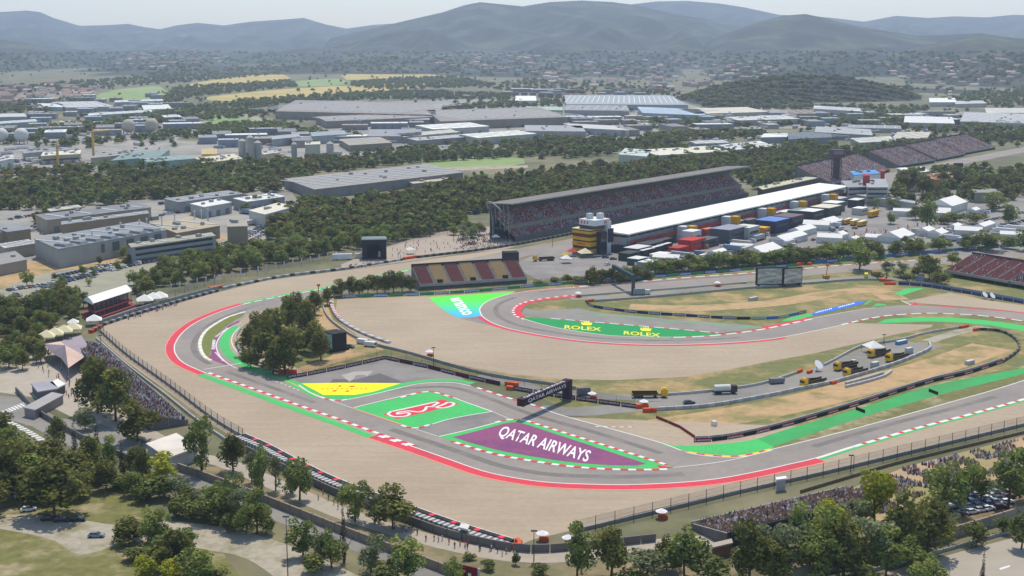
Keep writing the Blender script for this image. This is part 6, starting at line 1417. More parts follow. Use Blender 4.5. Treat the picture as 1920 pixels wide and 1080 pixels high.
KN = {'pine': 'pine_tree', 'broad': 'leafy_tree', 'lime': 'lime_green_tree', 'cypress': 'cypress_tree', 'bush': 'bush', 'olive': 'olive_tree'}
KW = {'pine': 'dark pine', 'broad': 'green leafy tree', 'lime': 'yellow green tree', 'cypress': 'narrow dark cypress', 'bush': 'round bush', 'olive': 'grey green tree'}
def tree_at(kind, p, w_, h, label, group):
    cm_, tm_ = random.choice(TREES[kind]); r = empty(KN[kind], p, random.uniform(0, 6.28)); T(r, label, 'bush' if kind == 'bush' else 'tree', group)
    add('crown', cm_, r, sc=(w_, w_, h)); add('trunk', tm_, r, sc=(h*.8, h*.8, h))
def row(phrase, items, group=None):
    """items: photo x, base row, top row, width in pixels, kind; labelled by kind and order from the left"""
    its = sorted(items); cnt = {}
    tot = {}
    for it in its: tot[it[4]] = tot.get(it[4], 0) + 1
    for x, yb, yt, wp, k in its:
        s = ppm(yb); i = cnt.get(k, 0); cnt[k] = i + 1
        lb = f'{KW[k]} {phrase}' if tot[k] == 1 else f'{ORD[i]} {KW[k]} from left {phrase}'
        f_ = 1.0 if 'clump' in phrase or k == 'cypress' else 1.14
        tree_at(k, P(x, yb), wp/s*1.12*f_, (yb - yt)/s*(1.03 if f_ == 1 else 1.1), lb, group or phrase)
row('in the grove left of the gravel lane', [(12, 935, 828, 90, 'pine'), (58, 905, 815, 80, 'pine'), (102, 968, 858, 112, 'pine'), (140, 905, 838, 70, 'pine'), (-5, 895, 805, 60, 'broad'), (168, 885, 812, 50, 'pine'), (108, 842, 776, 36, 'pine'), (140, 852, 792, 13, 'cypress'), (183, 862, 782, 14, 'cypress'), (231, 900, 822, 16, 'cypress'), (270, 878, 820, 11, 'cypress'), (160, 880, 845, 42, 'olive'), (208, 888, 818, 46, 'broad'), (20, 850, 795, 50, 'broad'), (255, 895, 835, 40, 'pine'), (35, 880, 830, 60, 'olive'), (185, 905, 865, 55, 'bush'), (230, 915, 885, 50, 'bush'), (125, 925, 880, 60, 'broad'), (-20, 960, 870, 80, 'pine'), (75, 940, 870, 70, 'pine'), (40, 925, 860, 70, 'broad'), (150, 935, 880, 55, 'pine'), (200, 918, 850, 44, 'pine'), (95, 880, 820, 60, 'pine'), (5, 830, 775, 50, 'pine'), (250, 930, 880, 40, 'broad')])
row('below the crowded grandstand', [(183, 775, 668, 70, 'pine'), (217, 790, 685, 72, 'pine'), (258, 828, 755, 76, 'pine'), (160, 805, 757, 42, 'olive'), (170, 720, 672, 36, 'pine'), (200, 742, 700, 60, 'pine')])
row('on the dry bank by the cream roofed kiosk', [(308, 912, 850, 56, 'lime'), (300, 935, 885, 60, 'bush'), (378, 888, 783, 44, 'broad'), (437, 884, 808, 46, 'pine'), (268, 905, 835, 36, 'pine'), (270, 940, 900, 46, 'bush'), (330, 935, 890, 40, 'olive'), (350, 945, 905, 40, 'bush')])
row('between the lane and the long retaining wall', [(395, 965, 900, 52, 'broad'), (372, 955, 912, 40, 'olive'), (425, 982, 905, 48, 'broad'), (455, 992, 912, 44, 'olive'), (482, 1000, 915, 44, 'broad'), (440, 970, 890, 34, 'broad'), (330, 968, 922, 46, 'bush'), (410, 985, 945, 50, 'bush'), (500, 1002, 960, 36, 'bush'), (462, 1003, 940, 40, 'broad'), (385, 978, 925, 44, 'bush'), (440, 996, 955, 46, 'bush'), (360, 975, 935, 40, 'bush')])
row('beside the path behind the white tyre stacks', [(472, 905, 845, 26, 'olive'), (490, 935, 822, 32, 'broad'), (517, 920, 852, 30, 'olive'), (562, 938, 850, 52, 'broad'), (545, 925, 862, 30, 'broad'), (666, 978, 902, 50, 'broad'), (703, 982, 922, 40, 'olive'), (737, 992, 912, 76, 'pine')])
row('at the bottom left corner beside the lane', [(242, 1018, 968, 62, 'pine'), (295, 1030, 945, 52, 'broad'), (330, 1068, 985, 64, 'pine'), (372, 1098, 1022, 78, 'broad'), (275, 1100, 1042, 46, 'lime'), (322, 1100, 1052, 50, 'lime'), (300, 1055, 1000, 60, 'bush'), (260, 1050, 1020, 50, 'bush'), (345, 1040, 985, 56, 'broad'), (310, 1078, 1020, 60, 'pine'), (285, 1020, 975, 46, 'bush'), (400, 1100, 1060, 50, 'bush')])
row('along the bottom edge left of centre', [(568, 1045, 968, 54, 'broad'), (600, 1058, 1000, 40, 'olive'), (622, 1066, 985, 44, 'broad'), (697, 1075, 995, 54, 'olive'), (765, 1088, 1000, 62, 'broad'), (645, 1055, 938, 13, 'cypress'), (730, 1095, 1028, 12, 'cypress'), (850, 1095, 1042, 38, 'broad'), (590, 1075, 1030, 50, 'bush'), (720, 1100, 1050, 60, 'bush'), (880, 1050, 1034, 22, 'bush'), (967, 1060, 1036, 16, 'pine'), (915, 1070, 1048, 26, 'bush'), (1010, 1080, 1055, 34, 'bush')])
row('along the bottom edge right of centre', [(1082, 1085, 978, 58, 'broad'), (1146, 1082, 976, 66, 'pine'), (1215, 1092, 1030, 72, 'olive'), (1283, 1085, 982, 84, 'broad'), (1250, 1070, 1000, 54, 'pine'), (1330, 1098, 1035, 70, 'bush'), (1190, 1100, 1060, 60, 'bush')])
row('in the wood below the scaffold grandstand', [(1405, 1092, 975, 74, 'pine'), (1470, 1080, 965, 74, 'olive'), (1518, 1072, 948, 76, 'broad'), (1455, 1095, 1010, 70, 'pine'), (1580, 1085, 955, 78, 'pine'), (1555, 1030, 940, 62, 'lime'), (1536, 1095, 1010, 66, 'broad'), (1625, 1075, 965, 74, 'olive'), (1640, 1000, 880, 66, 'lime'), (1688, 1050, 915, 84, 'pine'), (1660, 1085, 985, 70, 'broad'), (1738, 1040, 918, 78, 'pine'), (1600, 1010, 935, 60, 'olive'), (1710, 1075, 1000, 60, 'broad'), (1430, 1050, 990, 60, 'olive'), (1610, 1095, 1030, 60, 'bush'), (1720, 1020, 950, 50, 'broad')])
row('beside the car park at lower right', [(1772, 960, 858, 66, 'broad'), (1812, 945, 852, 48, 'broad'), (1838, 940, 868, 40, 'broad'), (1890, 955, 838, 72, 'broad'), (1830, 1025, 972, 42, 'bush'), (1915, 1030, 950, 50, 'bush'), (1770, 1010, 950, 44, 'olive'), (1880, 1000, 965, 34, 'bush'), (1840, 1112, 1030, 12, 'cypress'), (1570, 1100, 1055, 10, 'cypress'), (1740, 1105, 1045, 60, 'broad'), (1925, 940, 850, 60, 'broad')])
row('in the pine clump inside the last corner', [(468, 668, 602, 48, 'pine'), (500, 690, 588, 60, 'pine'), (535, 702, 612, 58, 'pine'), (482, 640, 584, 44, 'pine'), (520, 662, 576, 52, 'pine'), (512, 702, 638, 48, 'pine'), (552, 672, 608, 42, 'pine'), (548, 620, 555, 44, 'pine'), (575, 640, 554, 46, 'pine'), (592, 662, 587, 42, 'pine'), (602, 676, 608, 44, 'pine'), (560, 596, 547, 42, 'pine'), (540, 588, 553, 35, 'pine'), (590, 590, 540, 35, 'pine'), (614, 572, 535, 27, 'pine'), (470, 690, 647, 42, 'pine'), (570, 660, 617, 42, 'pine'), (500, 640, 571, 46, 'pine')])
row('in the pine line left of the yellow and red grandstand', [(640, 556, 524, 30, 'pine'), (656, 555, 520, 28, 'pine'), (674, 553, 522, 26, 'pine'), (690, 552, 514, 32, 'pine'), (708, 551, 516, 28, 'pine'), (722, 550, 512, 28, 'pine'), (738, 549, 506, 30, 'pine'), (754, 548, 508, 28, 'pine'), (769, 547, 516, 24, 'pine'), (625, 557, 536, 22, 'pine')])
row('behind the hairpin boards right of the striped grandstand', [(1012, 534, 524, 26, 'bush'), (1040, 532, 518, 26, 'bush'), (1062, 531, 514, 22, 'pine'), (1085, 531, 516, 28, 'bush'), (1108, 532, 499, 32, 'pine'), (1128, 530, 504, 30, 'pine'), (1148, 529, 500, 34, 'pine'), (1170, 527, 498, 36, 'pine'), (1192, 525, 498, 32, 'pine'), (1215, 522, 502, 34, 'bush')])
row('in the hedge line between paddock and upper straight', [(1228 + i*12.6, 516 - i*1.04 - (i % 2)*3, 480 - i*1.1 + (i*7 % 5)*3, 32 + (i*5 % 4)*4, ('broad', 'pine', 'broad', 'bush')[i % 4]) for i in range(32)])
row('inside the upper straight', [(1612, 507, 446, 46, 'broad'), (1662, 524, 490, 22, 'olive'), (1690, 520, 492, 24, 'olive'), (1742, 524, 476, 52, 'pine'), (1765, 533, 506, 40, 'bush'), (1716, 520, 500, 24, 'bush'), (1785, 498, 472, 24, 'broad'), (1645, 523, 506, 18, 'bush'), (1700, 528, 510, 26, 'bush')])
row('around the right end of the paddock', [(1738, 432, 366, 34, 'broad'), (1716, 412, 386, 28, 'pine'), (1700, 402, 388, 24, 'broad'), (1690, 360, 318, 34, 'pine'), (1712, 358, 318, 36, 'pine'), (1735, 365, 328, 34, 'pine'), (1768, 352, 322, 34, 'pine'), (1795, 352, 318, 30, 'pine'), (1818, 356, 330, 36, 'pine'), (1845, 360, 325, 34, 'pine'), (1870, 365, 332, 32, 'pine'), (1905, 350, 318, 24, 'pine'), (1862, 395, 362, 40, 'broad'), (1890, 420, 385, 44, 'broad'), (1830, 420, 396, 36, 'bush'), (1765, 420, 400, 30, 'bush'), (1790, 415, 395, 34, 'bush'), (1670, 420, 396, 20, 'broad'), (1640, 395, 372, 24, 'olive'), (1672, 392, 370, 24, 'olive'), (1850, 470, 430, 52, 'broad'), (1810, 468, 440, 36, 'broad'), (1760, 472, 444, 36, 'broad'), (1720, 476, 446, 34, 'broad'), (1680, 480, 452, 34, 'broad'), (1640, 484, 452, 36, 'broad'), (1890, 466, 440, 30, 'broad'), (1925, 470, 430, 40, 'broad')])
row('in the fan zone left of the main grandstand', [(885, 455, 425, 26, 'olive'), (868, 448, 420, 24, 'olive'), (900, 440, 415, 24, 'pine'), (850, 440, 420, 26, 'broad'), (875, 432, 408, 26, 'broad')])
# woods: nearest trees as individuals, the rest as mass
def proj(x, y, z=0.0):
    dc = y*CT + (CAM_H - z)*ST
    return 960 + FPX*x/dc, 540 + FPX*((CAM_H - z)*CT - y*ST)/dc
WOODS = [
 ('at the right end of the paddock', [(1660, 395), (1680, 335), (1760, 322), (1960, 316), (1960, 372), (1800, 380), (1720, 388)], 11, 9, ('pine', 'broad'), .5),
 ('above the upper boards at right', [(1640, 484), (1640, 468), (1760, 462), (1960, 448), (1960, 462), (1800, 472)], 9, 7.5, ('broad', 'broad', 'pine'), .7),
 ('behind the main straight', [(250, 562), (300, 546), (400, 520), (520, 496), (640, 472), (760, 452), (850, 432), (880, 415), (830, 410), (700, 436), (560, 458), (440, 478), (340, 500), (250, 535)], 7.0, 8.5, ('broad', 'pine', 'broad'), .95),
 ('in the wood left of pavilion', [(-40, 650), (-40, 585), (60, 572), (150, 548), (160, 580), (140, 600), (100, 618), (60, 640), (20, 660)], 7.0, 9, ('pine', 'broad', 'pine'), .9),
 ('at left edge above entrance road', [(-40, 735), (-40, 650), (20, 655), (60, 640), (80, 665), (85, 690), (40, 700), (20, 720)], 9.0, 9, ('pine', 'broad'), .75),
 ('between the left car park rows', [(20, 560), (60, 525), (150, 500), (240, 480), (340, 470), (470, 450), (460, 470), (330, 495), (200, 535), (100, 560)], 17, 7, ('broad', 'pine'), .55),
 ('in the central pine wood', [(500, 455), (500, 412), (560, 388), (640, 384), (760, 368), (860, 350), (930, 340), (930, 396), (850, 412), (700, 436), (600, 452)], 9.5, 9.5, ('pine', 'pine', 'broad'), .97),
 ('in the wood behind main grandstand', [(930, 396), (930, 336), (1060, 322), (1160, 314), (1300, 300), (1400, 300), (1460, 345), (1420, 356), (1395, 318), (1200, 350), (1000, 388)], 10, 9.5, ('pine', 'pine', 'broad'), .97),
 ('in the left wood band', [(-40, 398), (-40, 340), (100, 345), (250, 326), (400, 312), (520, 304), (640, 302), (720, 302), (800, 294), (960, 290), (960, 298), (860, 302), (790, 306), (700, 314), (590, 330), (575, 348), (480, 352), (330, 372), (100, 394)], 11, 9.5, ('pine', 'broad'), .93),
 ('in the right wood', [(1400, 345), (1300, 300), (1160, 290), (1150, 268), (1250, 262), (1300, 290), (1450, 282), (1500, 272), (1600, 284), (1700, 272), (1800, 260), (1960, 246), (1960, 262), (1870, 272), (1800, 274), (1680, 292), (1560, 318), (1530, 340), (1440, 352)], 11.5, 9, ('broad', 'pine'), .93),
]
cand = []
random.seed(5)
def scatter(poly, sp, keep):
    ws = [P(*q) for q in poly]; out = []
    x0, x1, y0, y1 = min(p.x for p in ws), max(p.x for p in ws), min(p.y for p in ws), max(p.y for p in ws)
    y = y0
    while y < y1:
        x = x0
        while x < x1:
            qx, qy = x + random.uniform(-.42, .42)*sp, y + random.uniform(-.42, .42)*sp
            if random.random() < keep and inpoly(*proj(qx, qy), poly): out.append((qx, qy))
            x += sp
        y += sp
    return out
for phrase, poly, sp, h, kinds, keep in WOODS:
    for (x, y) in scatter(poly, sp, keep): cand.append((y, x, h*random.uniform(.6, 1.4), random.choice(kinds), phrase, sp))
cand.sort()
LOD = {k: [crown_arrays(k, 150, 900 + i, .13) for i in range(4)] for k in ('pine', 'broad')}
LOF = {k: [crown_arrays(k, 55, 950 + i, .22) for i in range(3)] for k in ('pine', 'broad')}
nind = 0; mass = {'pine': [], 'broad': []}
for (y, x, h, k, phrase, sp) in cand:
    if nind < 300:
        tree_at(k, Vector((x, y, 0)), h*random.uniform(.8, 1.05), h, f'{KW[k]} {phrase}', 'trees ' + phrase); nind += 1
    else: mass[k].append((x, y, 0.0, h*random.uniform(.95, 1.3), h, 0))
# strips of trees further off
FARW = [
 ([(-40, 255), (100, 240), (250, 222), (330, 208), (440, 205), (520, 204), (520, 214), (440, 222), (340, 232), (200, 245), (90, 262), (-40, 280)], 15, .6), ([(60, 275), (200, 262), (330, 250), (520, 240), (680, 256), (680, 264), (520, 252), (340, 262), (180, 275)], 15, .6),
 ([(360, 240), (520, 232), (560, 244), (480, 250), (380, 250)], 12, .8), ([(640, 300), (760, 282), (900, 276), (1000, 262), (1150, 262), (1160, 292), (1000, 300), (960, 292), (800, 296)], 14, .75),
 ([(820, 205), (960, 192), (1060, 190), (1060, 200), (980, 202), (830, 210)], 16, .8), ([(330, 205), (500, 186), (620, 178), (760, 172), (960, 180), (960, 188), (760, 186), (620, 190), (520, 198), (430, 205)], 18, .75),
 ([(1180, 235), (1290, 220), (1400, 228), (1540, 226), (1700, 238), (1700, 246), (1540, 236), (1400, 240), (1250, 246)], 16, .6), ([(1190, 262), (1300, 250), (1420, 248), (1450, 256), (1330, 264), (1250, 272)], 14, .75),
 ([(1540, 228), (1600, 216), (1700, 208), (1740, 212), (1700, 232), (1600, 236)], 15, .75), ([(1700, 245), (1800, 238), (1960, 232), (1960, 246), (1800, 252)], 15, .7),
 ([(-40, 195), (60, 188), (180, 190), (170, 198), (60, 215), (-40, 215)], 20, .5), ([(330, 165), (420, 160), (540, 152), (560, 162), (450, 174), (360, 182), (320, 200), (300, 190)], 20, .8), ([(640, 158), (740, 148), (850, 145), (930, 160), (850, 165), (700, 168)], 22, .85),
 ([(-40, 168), (200, 150), (330, 140), (540, 128), (700, 122), (850, 118), (960, 135), (900, 140), (700, 132), (540, 138), (350, 155), (200, 165), (-40, 180)], 30, .8), ([(880, 165), (1000, 148), (1250, 165), (1280, 180), (1000, 175)], 30, .55),
 ([(1740, 196), (1800, 178), (1960, 165), (1960, 200), (1850, 200)], 22, .7), ([(1320, 205), (1500, 200), (1740, 203), (1740, 208), (1500, 206)], 15, .6),
 ([(0, 330), (100, 322), (240, 314), (380, 308), (380, 314), (240, 322), (100, 334), (0, 342)], 12, .7), ([(1300, 296), (1450, 285), (1450, 290), (1320, 300)], 10, .8), ([(300, 372), (420, 362), (540, 352), (540, 360), (400, 374)], 13, .5), ([(60, 420), (90, 400), (100, 405), (75, 430)], 10, .6), ([(430, 400), (520, 380), (530, 386), (440, 410)], 11, .6),
]
random.seed(8)
for poly, sp, keep in FARW:
    for (x, y) in scatter(poly, sp, keep):
        k = random.choice(('pine', 'broad')); h = random.uniform(7, 12); mass[k].append((x, y, 0.0, h*random.uniform(.9, 1.5) + sp*.1, h, 1 if y > 1700 else 0))
for _ in range(900):   # scattered trees among the yards and fields
    px, py = random.uniform(-20, 1940), 128 + 150*random.random()**1.4
    p = P(px, py); h = random.uniform(5, 10); mass[random.choice(('pine', 'broad'))].append((p.x, p.y, 0.0, h*1.2, h, 1))
random.seed(9)
for _ in range(4200):  # tree cover of the slopes
    px, py = random.uniform(-20, 1940), random.uniform(98, 205) if random.random() < .45 else random.uniform(98, 150)
    p = PH(px, py)
    if p is None or p.z < 2: continue
    if random.random() < .2 and not (1260 < px < 1760 and 140 < py < 205): continue
    h = random.uniform(8, 13); mass[random.choice(('pine', 'broad'))].append((p.x, p.y, p.z - 1, h*1.7, h, 1))
for _ in range(1500):  # close canopy of the wooded hill
    px = random.uniform(1262, 1750); py = random.uniform(140, 206); p = PH(px, py)
    if p is None or p.z < 1 or p.y > 2900: continue
    h = random.uniform(8, 12); mass['pine'].append((p.x, p.y, p.z - 2, h*1.8, h, 1))
for k, lst in mass.items():
    Vs, Fs, off = [], [], 0
    for (x, y, z, w_, h, far) in lst:
        V, F = random.choice((LOF if far else LOD)[k]); a = random.uniform(0, 6.28); ca, sa = math.cos(a), math.sin(a)
        W = np.stack([(V[:, 0]*ca - V[:, 1]*sa)*w_ + x, (V[:, 0]*sa + V[:, 1]*ca)*w_ + y, V[:, 2]*h*(1.1 if not far else 1) - h*.1 + z], 1)
        Vs.append(W); Fs.append(F + off); off += len(V)
    o = add('woodland', np_mesh('woodland', np.concatenate(Vs), np.concatenate(Fs), [LMF[k]])); T(o, 'far woods and hedges of ' + ('dark pines' if k == 'pine' else 'green leafy trees') + ' across the valley', 'woodland', kind='stuff')
print('trees', nind, {k: len(v) for k, v in mass.items()})

# ================================================================ vehicles
PAINT = palette('car_paint', ['#d9dadb', '#c9ccce', '#8d9196', '#2b2d31', '#e6e6e4', '#4a5058', '#9aa0a6', '#e2e3e2', '#6a7078', '#7a2a2a', '#37507a', '#b9bcc0'], rough=.3, spec=.5)
def car_body(b, m=0):
    prof_ = [(-2.15, .35), (-2.2, .75), (-1.95, .98), (-.95, 1.02), (1.0, .98), (2.05, .88), (2.2, .6), (2.15, .35)]
    for s in (-1, 1): b.face([(x, s*.86, z) for x, z in (prof_ if s < 0 else prof_[::-1])], m)
    for (x0, z0), (x1, z1) in zip(prof_, prof_[1:] + prof_[:1]): b.face([(x0, -.86, z0), (x0, .86, z0), (x1, .86, z1), (x1, -.86, z1)], m)
def car_cabin(b, mg=1, mr=0):
    lo = [(-1.85, -.8, .99), (1.1, -.8, .97), (1.1, .8, .97), (-1.85, .8, .99)]; hi = [(-1.35, -.62, 1.48), (.25, -.62, 1.5), (.25, .62, 1.5), (-1.35, .62, 1.48)]
    for j in range(4): b.face([lo[j], lo[(j+1) % 4], hi[(j+1) % 4], hi[j]], mg)
    b.face([(x, y, z) for x, y, z in hi], mr)
def wheels(b, m=2, xs=(-1.35, 1.35), w_=.9, r=.33):
    for x in xs:
        for s in (-1, 1): b.tube((x, s*(w_ - .2), r), (x, s*w_, r), r, n=8, m=m)
b = MB(); car_body(b); car_cabin(b); wheels(b); CARM = b.mesh('car', [PAINT, M_glassd, M_dark])
b = MB(); b.box((0, 0, .45), (5.0, 1.95, 1.0)); b.box((-.4, 0, 1.45), (4.0, 1.8, .85), taper=.92); b.box((-.4, 0, 1.55), (3.7, 1.86, .4), m=1); wheels(b, xs=(-1.5, 1.5)); VANM = b.mesh('van', [PAINT, M_glassd, M_dark])
def car_lot(phrase, rows, keep=.86):
    for (a, b_, n_) in rows:
        A, B = P(*a), P(*b_); d = B - A; rz = math.atan2(d.y, d.x)
        for i in range(n_):
            if random.random() > keep: continue
            p = A.lerp(B, (i + random.uniform(-.1, .1))/max(1, n_ - 1)); van = random.random() < .1
            o = add('van' if van else 'car', VANM if van else CARM, None, p + UPV*.06, rz + math.pi/2 + random.uniform(-.08, .08)); T(o, ('parked van ' if van else 'parked car ') + phrase, 'van' if van else 'car', 'cars ' + phrase)
random.seed(31)
car_lot('in the lot left of the pavilion', [((18, 545), (118, 530), 12), ((30, 556), (72, 551), 7), ((75, 541), (160, 518), 12), ((85, 549), (112, 543), 5), ((110, 519), (210, 497), 14), ((125, 525), (215, 503), 13), ((120, 530), (180, 515), 9), ((105, 536), (120, 533), 3)])
car_lot('below the ribbon windowed office', [((190, 512), (330, 480), 18), ((215, 497), (345, 470), 16), ((235, 490), (300, 476), 9), ((330, 474), (400, 462), 10), ((400, 470), (455, 455), 8)])
car_lot('right of the square concrete block', [((455, 450), (500, 425), 10), ((465, 455), (510, 432), 10), ((470, 440), (495, 418), 7), ((418, 458), (450, 452), 6)])
car_lot('behind the main grandstand', [((1138, 338), (1262, 323), 24), ((1150, 331), (1258, 319), 20)])
car_lot('beside the long grey warehouse', [((62, 425), (95, 437), 7), ((310, 402), (345, 398), 7), ((20, 412), (60, 405), 7)])
car_lot('in the right paddock car park', [((1790, 412), (1850, 400), 12), ((1850, 415), (1915, 400), 12), ((1800, 405), (1880, 390), 14), ((1880, 425), (1930, 412), 8)])
car_lot('in the central lorry yard', [((700, 285), (740, 282), 6), ((810, 278), (880, 274), 12), ((940, 268), (1000, 264), 10), ((880, 232), (960, 226), 10)], .7)
car_lot('in the yard at the far left edge', [((20, 312), (80, 306), 12), ((25, 318), (60, 312), 7)], .8)
car_lot('among the pines left of main grandstand', [((668, 428), (700, 422), 6), ((880, 402), (910, 397), 6), ((770, 405), (800, 400), 5)], .8)
def detailed_car(px, py, rz, col, lb):
    r = empty('parked_car', P(px, py), rz); T(r, lb, 'car'); pm = mat('paint_car_' + col.lstrip('#'), col, .3, .02, spec=.5)
    b = MB(); car_body(b); b.build('body', pm, r); b = MB(); car_cabin(b, 0, 1); b.build('cabin_glass', [M_glassd, pm], r)
    for x in (-1.35, 1.35):
        for s in (-1, 1): b = MB(); b.tube((x, s*.7, .33), (x, s*.9, .33), .33, n=10); b.build('wheel', M_dark, r)
    for s in (-.6, .6): b = MB(); b.box((2.19, s, .6), (.06, .4, .18)); b.build('headlight', M_white, r)
detailed_car(181, 1007, .05, '#7d8590', 'silver grey car parked alone on the gravel lane')
detailed_car(34, 925, .3, '#d5d6d8', 'white car behind the big pine, first of two'); detailed_car(42, 934, .6, '#4a5560', 'dark car behind the big pine, second of two'); detailed_car(54, 958, .4, '#d9dadc', 'white car half hidden by the big pine')
detailed_car(92, 976, .1, '#23252a', 'black car under the big pine, left one'); detailed_car(115, 978, .1, '#3a2a30', 'dark maroon car under the big pine, middle one'); detailed_car(146, 977, .1, '#1f2226', 'black car under the big pine, right one')
detailed_car(656, 652, -.5, '#3c2a2e', 'dark red car beside the black screen trailer'); detailed_car(1292, 757, .2, '#4a4e54', 'grey car alone on the infield service road')
detailed_car(1135, 484, .1, '#3a3f46', 'dark car on the apron below the control tower, left one'); detailed_car(1150, 487, .1, '#5a5054', 'grey car on the apron below the control tower, right one'); detailed_car(1120, 481, .1, '#d5d5d5', 'white topped car on the apron below the control tower'); detailed_car(1139, 497, .9, '#d9d9d6', 'white car nearest the hairpin trees on the apron')
random.seed(44)
for k in range(34):   # glossy cars below the trees, lower right
    x, y = 1790 + (k % 7)*16 + random.uniform(-5, 5), 930 + (k // 7)*9 - (k % 7)*2.2 + random.uniform(-2, 2)
    o = add('car', CARM, None, P(x, y) + UPV*.05, .35 + random.uniform(-.2, .2)); T(o, 'parked car in the shaded lower right lot', 'car', 'cars in the shaded lot')
def flat_truck(px, py, rz, lb, load=True, cabc='#e6b414'):
    r = empty('recovery_truck', P(px, py), rz); T(r, lb, 'truck'); y_ = mat('truck_yellow_' + cabc.lstrip('#'), cabc, .4, .05)
    b = MB(); b.box((-5.6, 0, .7), (2.3, 2.5, 2.5), taper=.93); b.build('cab', y_, r)
    b = MB(); b.box((-6.72, 0, 1.9), (.1, 2.2, 1.0)); b.build('windscreen', M_glassd, r)
    b = MB(); b.box((-5.6, 0, 3.2), (1.6, 2.0, .45), taper=.8); b.build('roof_lights', cm('#d8a818'), r)
    b = MB(); b.box((0, 0, .75), (13, 1.2, .35)); b.build('chassis', M_dark, r)
    b = MB(); b.box((1.6, 0, 1.15), (9.6, 2.5, .3)); b.build('bed', cm('#8a7434'), r)
    for s in (-1, 1): b = MB(); b.box((1.6, s*1.22, 1.45), (9.4, .1, .8)); b.build('side_rail', cm('#3c3026'), r)
    if load: b = MB(); b.box((-3.6, 0, 1.2), (1.2, 2.3, 2.0), taper=.85); b.build('crane_base', cm('#4a4a4e'), r); b = MB(); b.tube((-3.4, 0, 3.1), (4.5, 0, 2.3), .28, .2, 6); b.build('crane_arm', cm('#3a332c'), r)
    for x in (-5.4, -2.2, 2.8, 4.0, 5.2):
        for s in (-1, 1): b = MB(); b.tube((x, s*.85, .5), (x, s*1.2, .5), .5, n=10); b.build('wheel', M_dark, r)
TRZ = math.atan2((P(1555, 712) - P(1490, 728)).y, (P(1555, 712) - P(1490, 728)).x)
for x, y, lb in ((1525, 722, 'yellow recovery truck at the left front of the truck yard'), (1586, 691, 'yellow recovery truck behind the white satellite dish'), (1604, 703, 'yellow recovery truck at the middle front of the yard'), (1648, 667, 'yellow recovery truck beside the white gazebo'), (1682, 675, 'yellow recovery truck at the right front of the yard')): flat_truck(x, y, TRZ, lb)
flat_truck(1217, 745, .05 + math.pi, 'small yellow flatbed lorry on the service road right of the gantry', False)
flat_truck(1020, 489, .3, 'yellow low loader on the apron left of the control tower', False)
def mixer(px, py):
    r = empty('water_truck', P(px, py), .15); T(r, 'white tanker lorry with dark cab on the infield service road', 'truck')
    b = MB(); b.tube((-4, 0, 2.3), (2.2, 0, 2.3), 1.25, n=14); b.build('tank', cm('#d5d5d0'), r)
    b = MB(); b.box((3.6, 0, .7), (2.2, 2.4, 2.5), taper=.92); b.build('cab', cm('#4a3e3c'), r); b = MB(); b.box((4.65, 0, 1.9), (.1, 2, .9)); b.build('windscreen', M_glassd, r)
    b = MB(); b.box((0, 0, .7), (9, 1.4, .4)); b.build('chassis', M_dark, r)
    for x in (-3, -1.8, 3.3):
        for s in (-1, 1): b = MB(); b.tube((x, s*.85, .5), (x, s*1.2, .5), .5, n=10); b.build('wheel', M_dark, r)
mixer(1358, 738)
def small_van(px, py, rz, col, lb, L=5.5, h=2.3):
    r = empty('service_van', P(px, py), rz); T(r, lb, 'van')
    b = MB(); b.box((0, 0, .4), (L, 2, h - .4), taper=.95); b.build('body', cm(col), r); b = MB(); b.box((L/2 - .3, 0, h*.5), (.7, 1.9, h*.32)); b.build('windscreen', M_glassd, r)
    for x in (-L*.3, L*.3):
        for s in (-1, 1): b = MB(); b.tube((x, s*.75, .35), (x, s*1.02, .35), .35, n=8); b.build('wheel', M_dark, r)
small_van(1456, 719, .3, '#7a7c7e', 'grey service van on the infield road left of the trucks', 6, 2.2); small_van(1094, 741, .2, '#6f7274', 'grey box van beside the overhead gantry', 5, 3); small_van(680, 645, -.5, '#d5d5d5', 'white van beside the curving inner wall, left'); small_van(694, 650, -.4, '#dedede', 'white topped van beside the curving inner wall, right'); small_van(1624, 520, 1.3, '#d6cf30', 'bright yellow van near the top of the infield hill'); small_van(1642, 517, .4, '#8d4a4a', 'red brown van right of the bright yellow one')
small_van(1210, 552, .1, '#c9d0c4', 'white and lime service vehicle beside the cantilever arm', 5, 2.5); small_van(1198, 553, .1, '#8d9496', 'grey container vehicle under the cantilever arm', 6, 3.4); small_van(642, 487, .2, '#dcdcdc', 'white lorry left of the black stage', 12, 3.6); small_van(676, 484, .2, '#d5cdc0', 'cream lorry beside the black stage', 7, 3)
def lift(px, py, lb, up=7):
    r = empty('cherry_picker', P(px, py), .4); T(r, lb, 'lift'); m = cm('#c98a1e')
    b = MB(); b.box((0, 0, .6), (3.4, 2, 1.2)); b.build('base', m, r); b = MB(); b.tube((0, 0, 1.6), (.6, 0, up), .25, n=5); b.build('boom', m, r); b = MB(); b.box((.6, 0, up), (1.4, 1, 1.1)); b.build('basket', cm('#b87a1c'), r)
    for x in (-1.1, 1.1):
        for s in (-1, 1): b = MB(); b.tube((x, s*.8, .4), (x, s*1.1, .4), .4, n=8); b.build('wheel', M_dark, r)
lift(1549, 522, 'orange cherry picker beside the big screen'); lift(596, 570, 'orange cherry picker among the pines at the top of the inner gravel', 9)
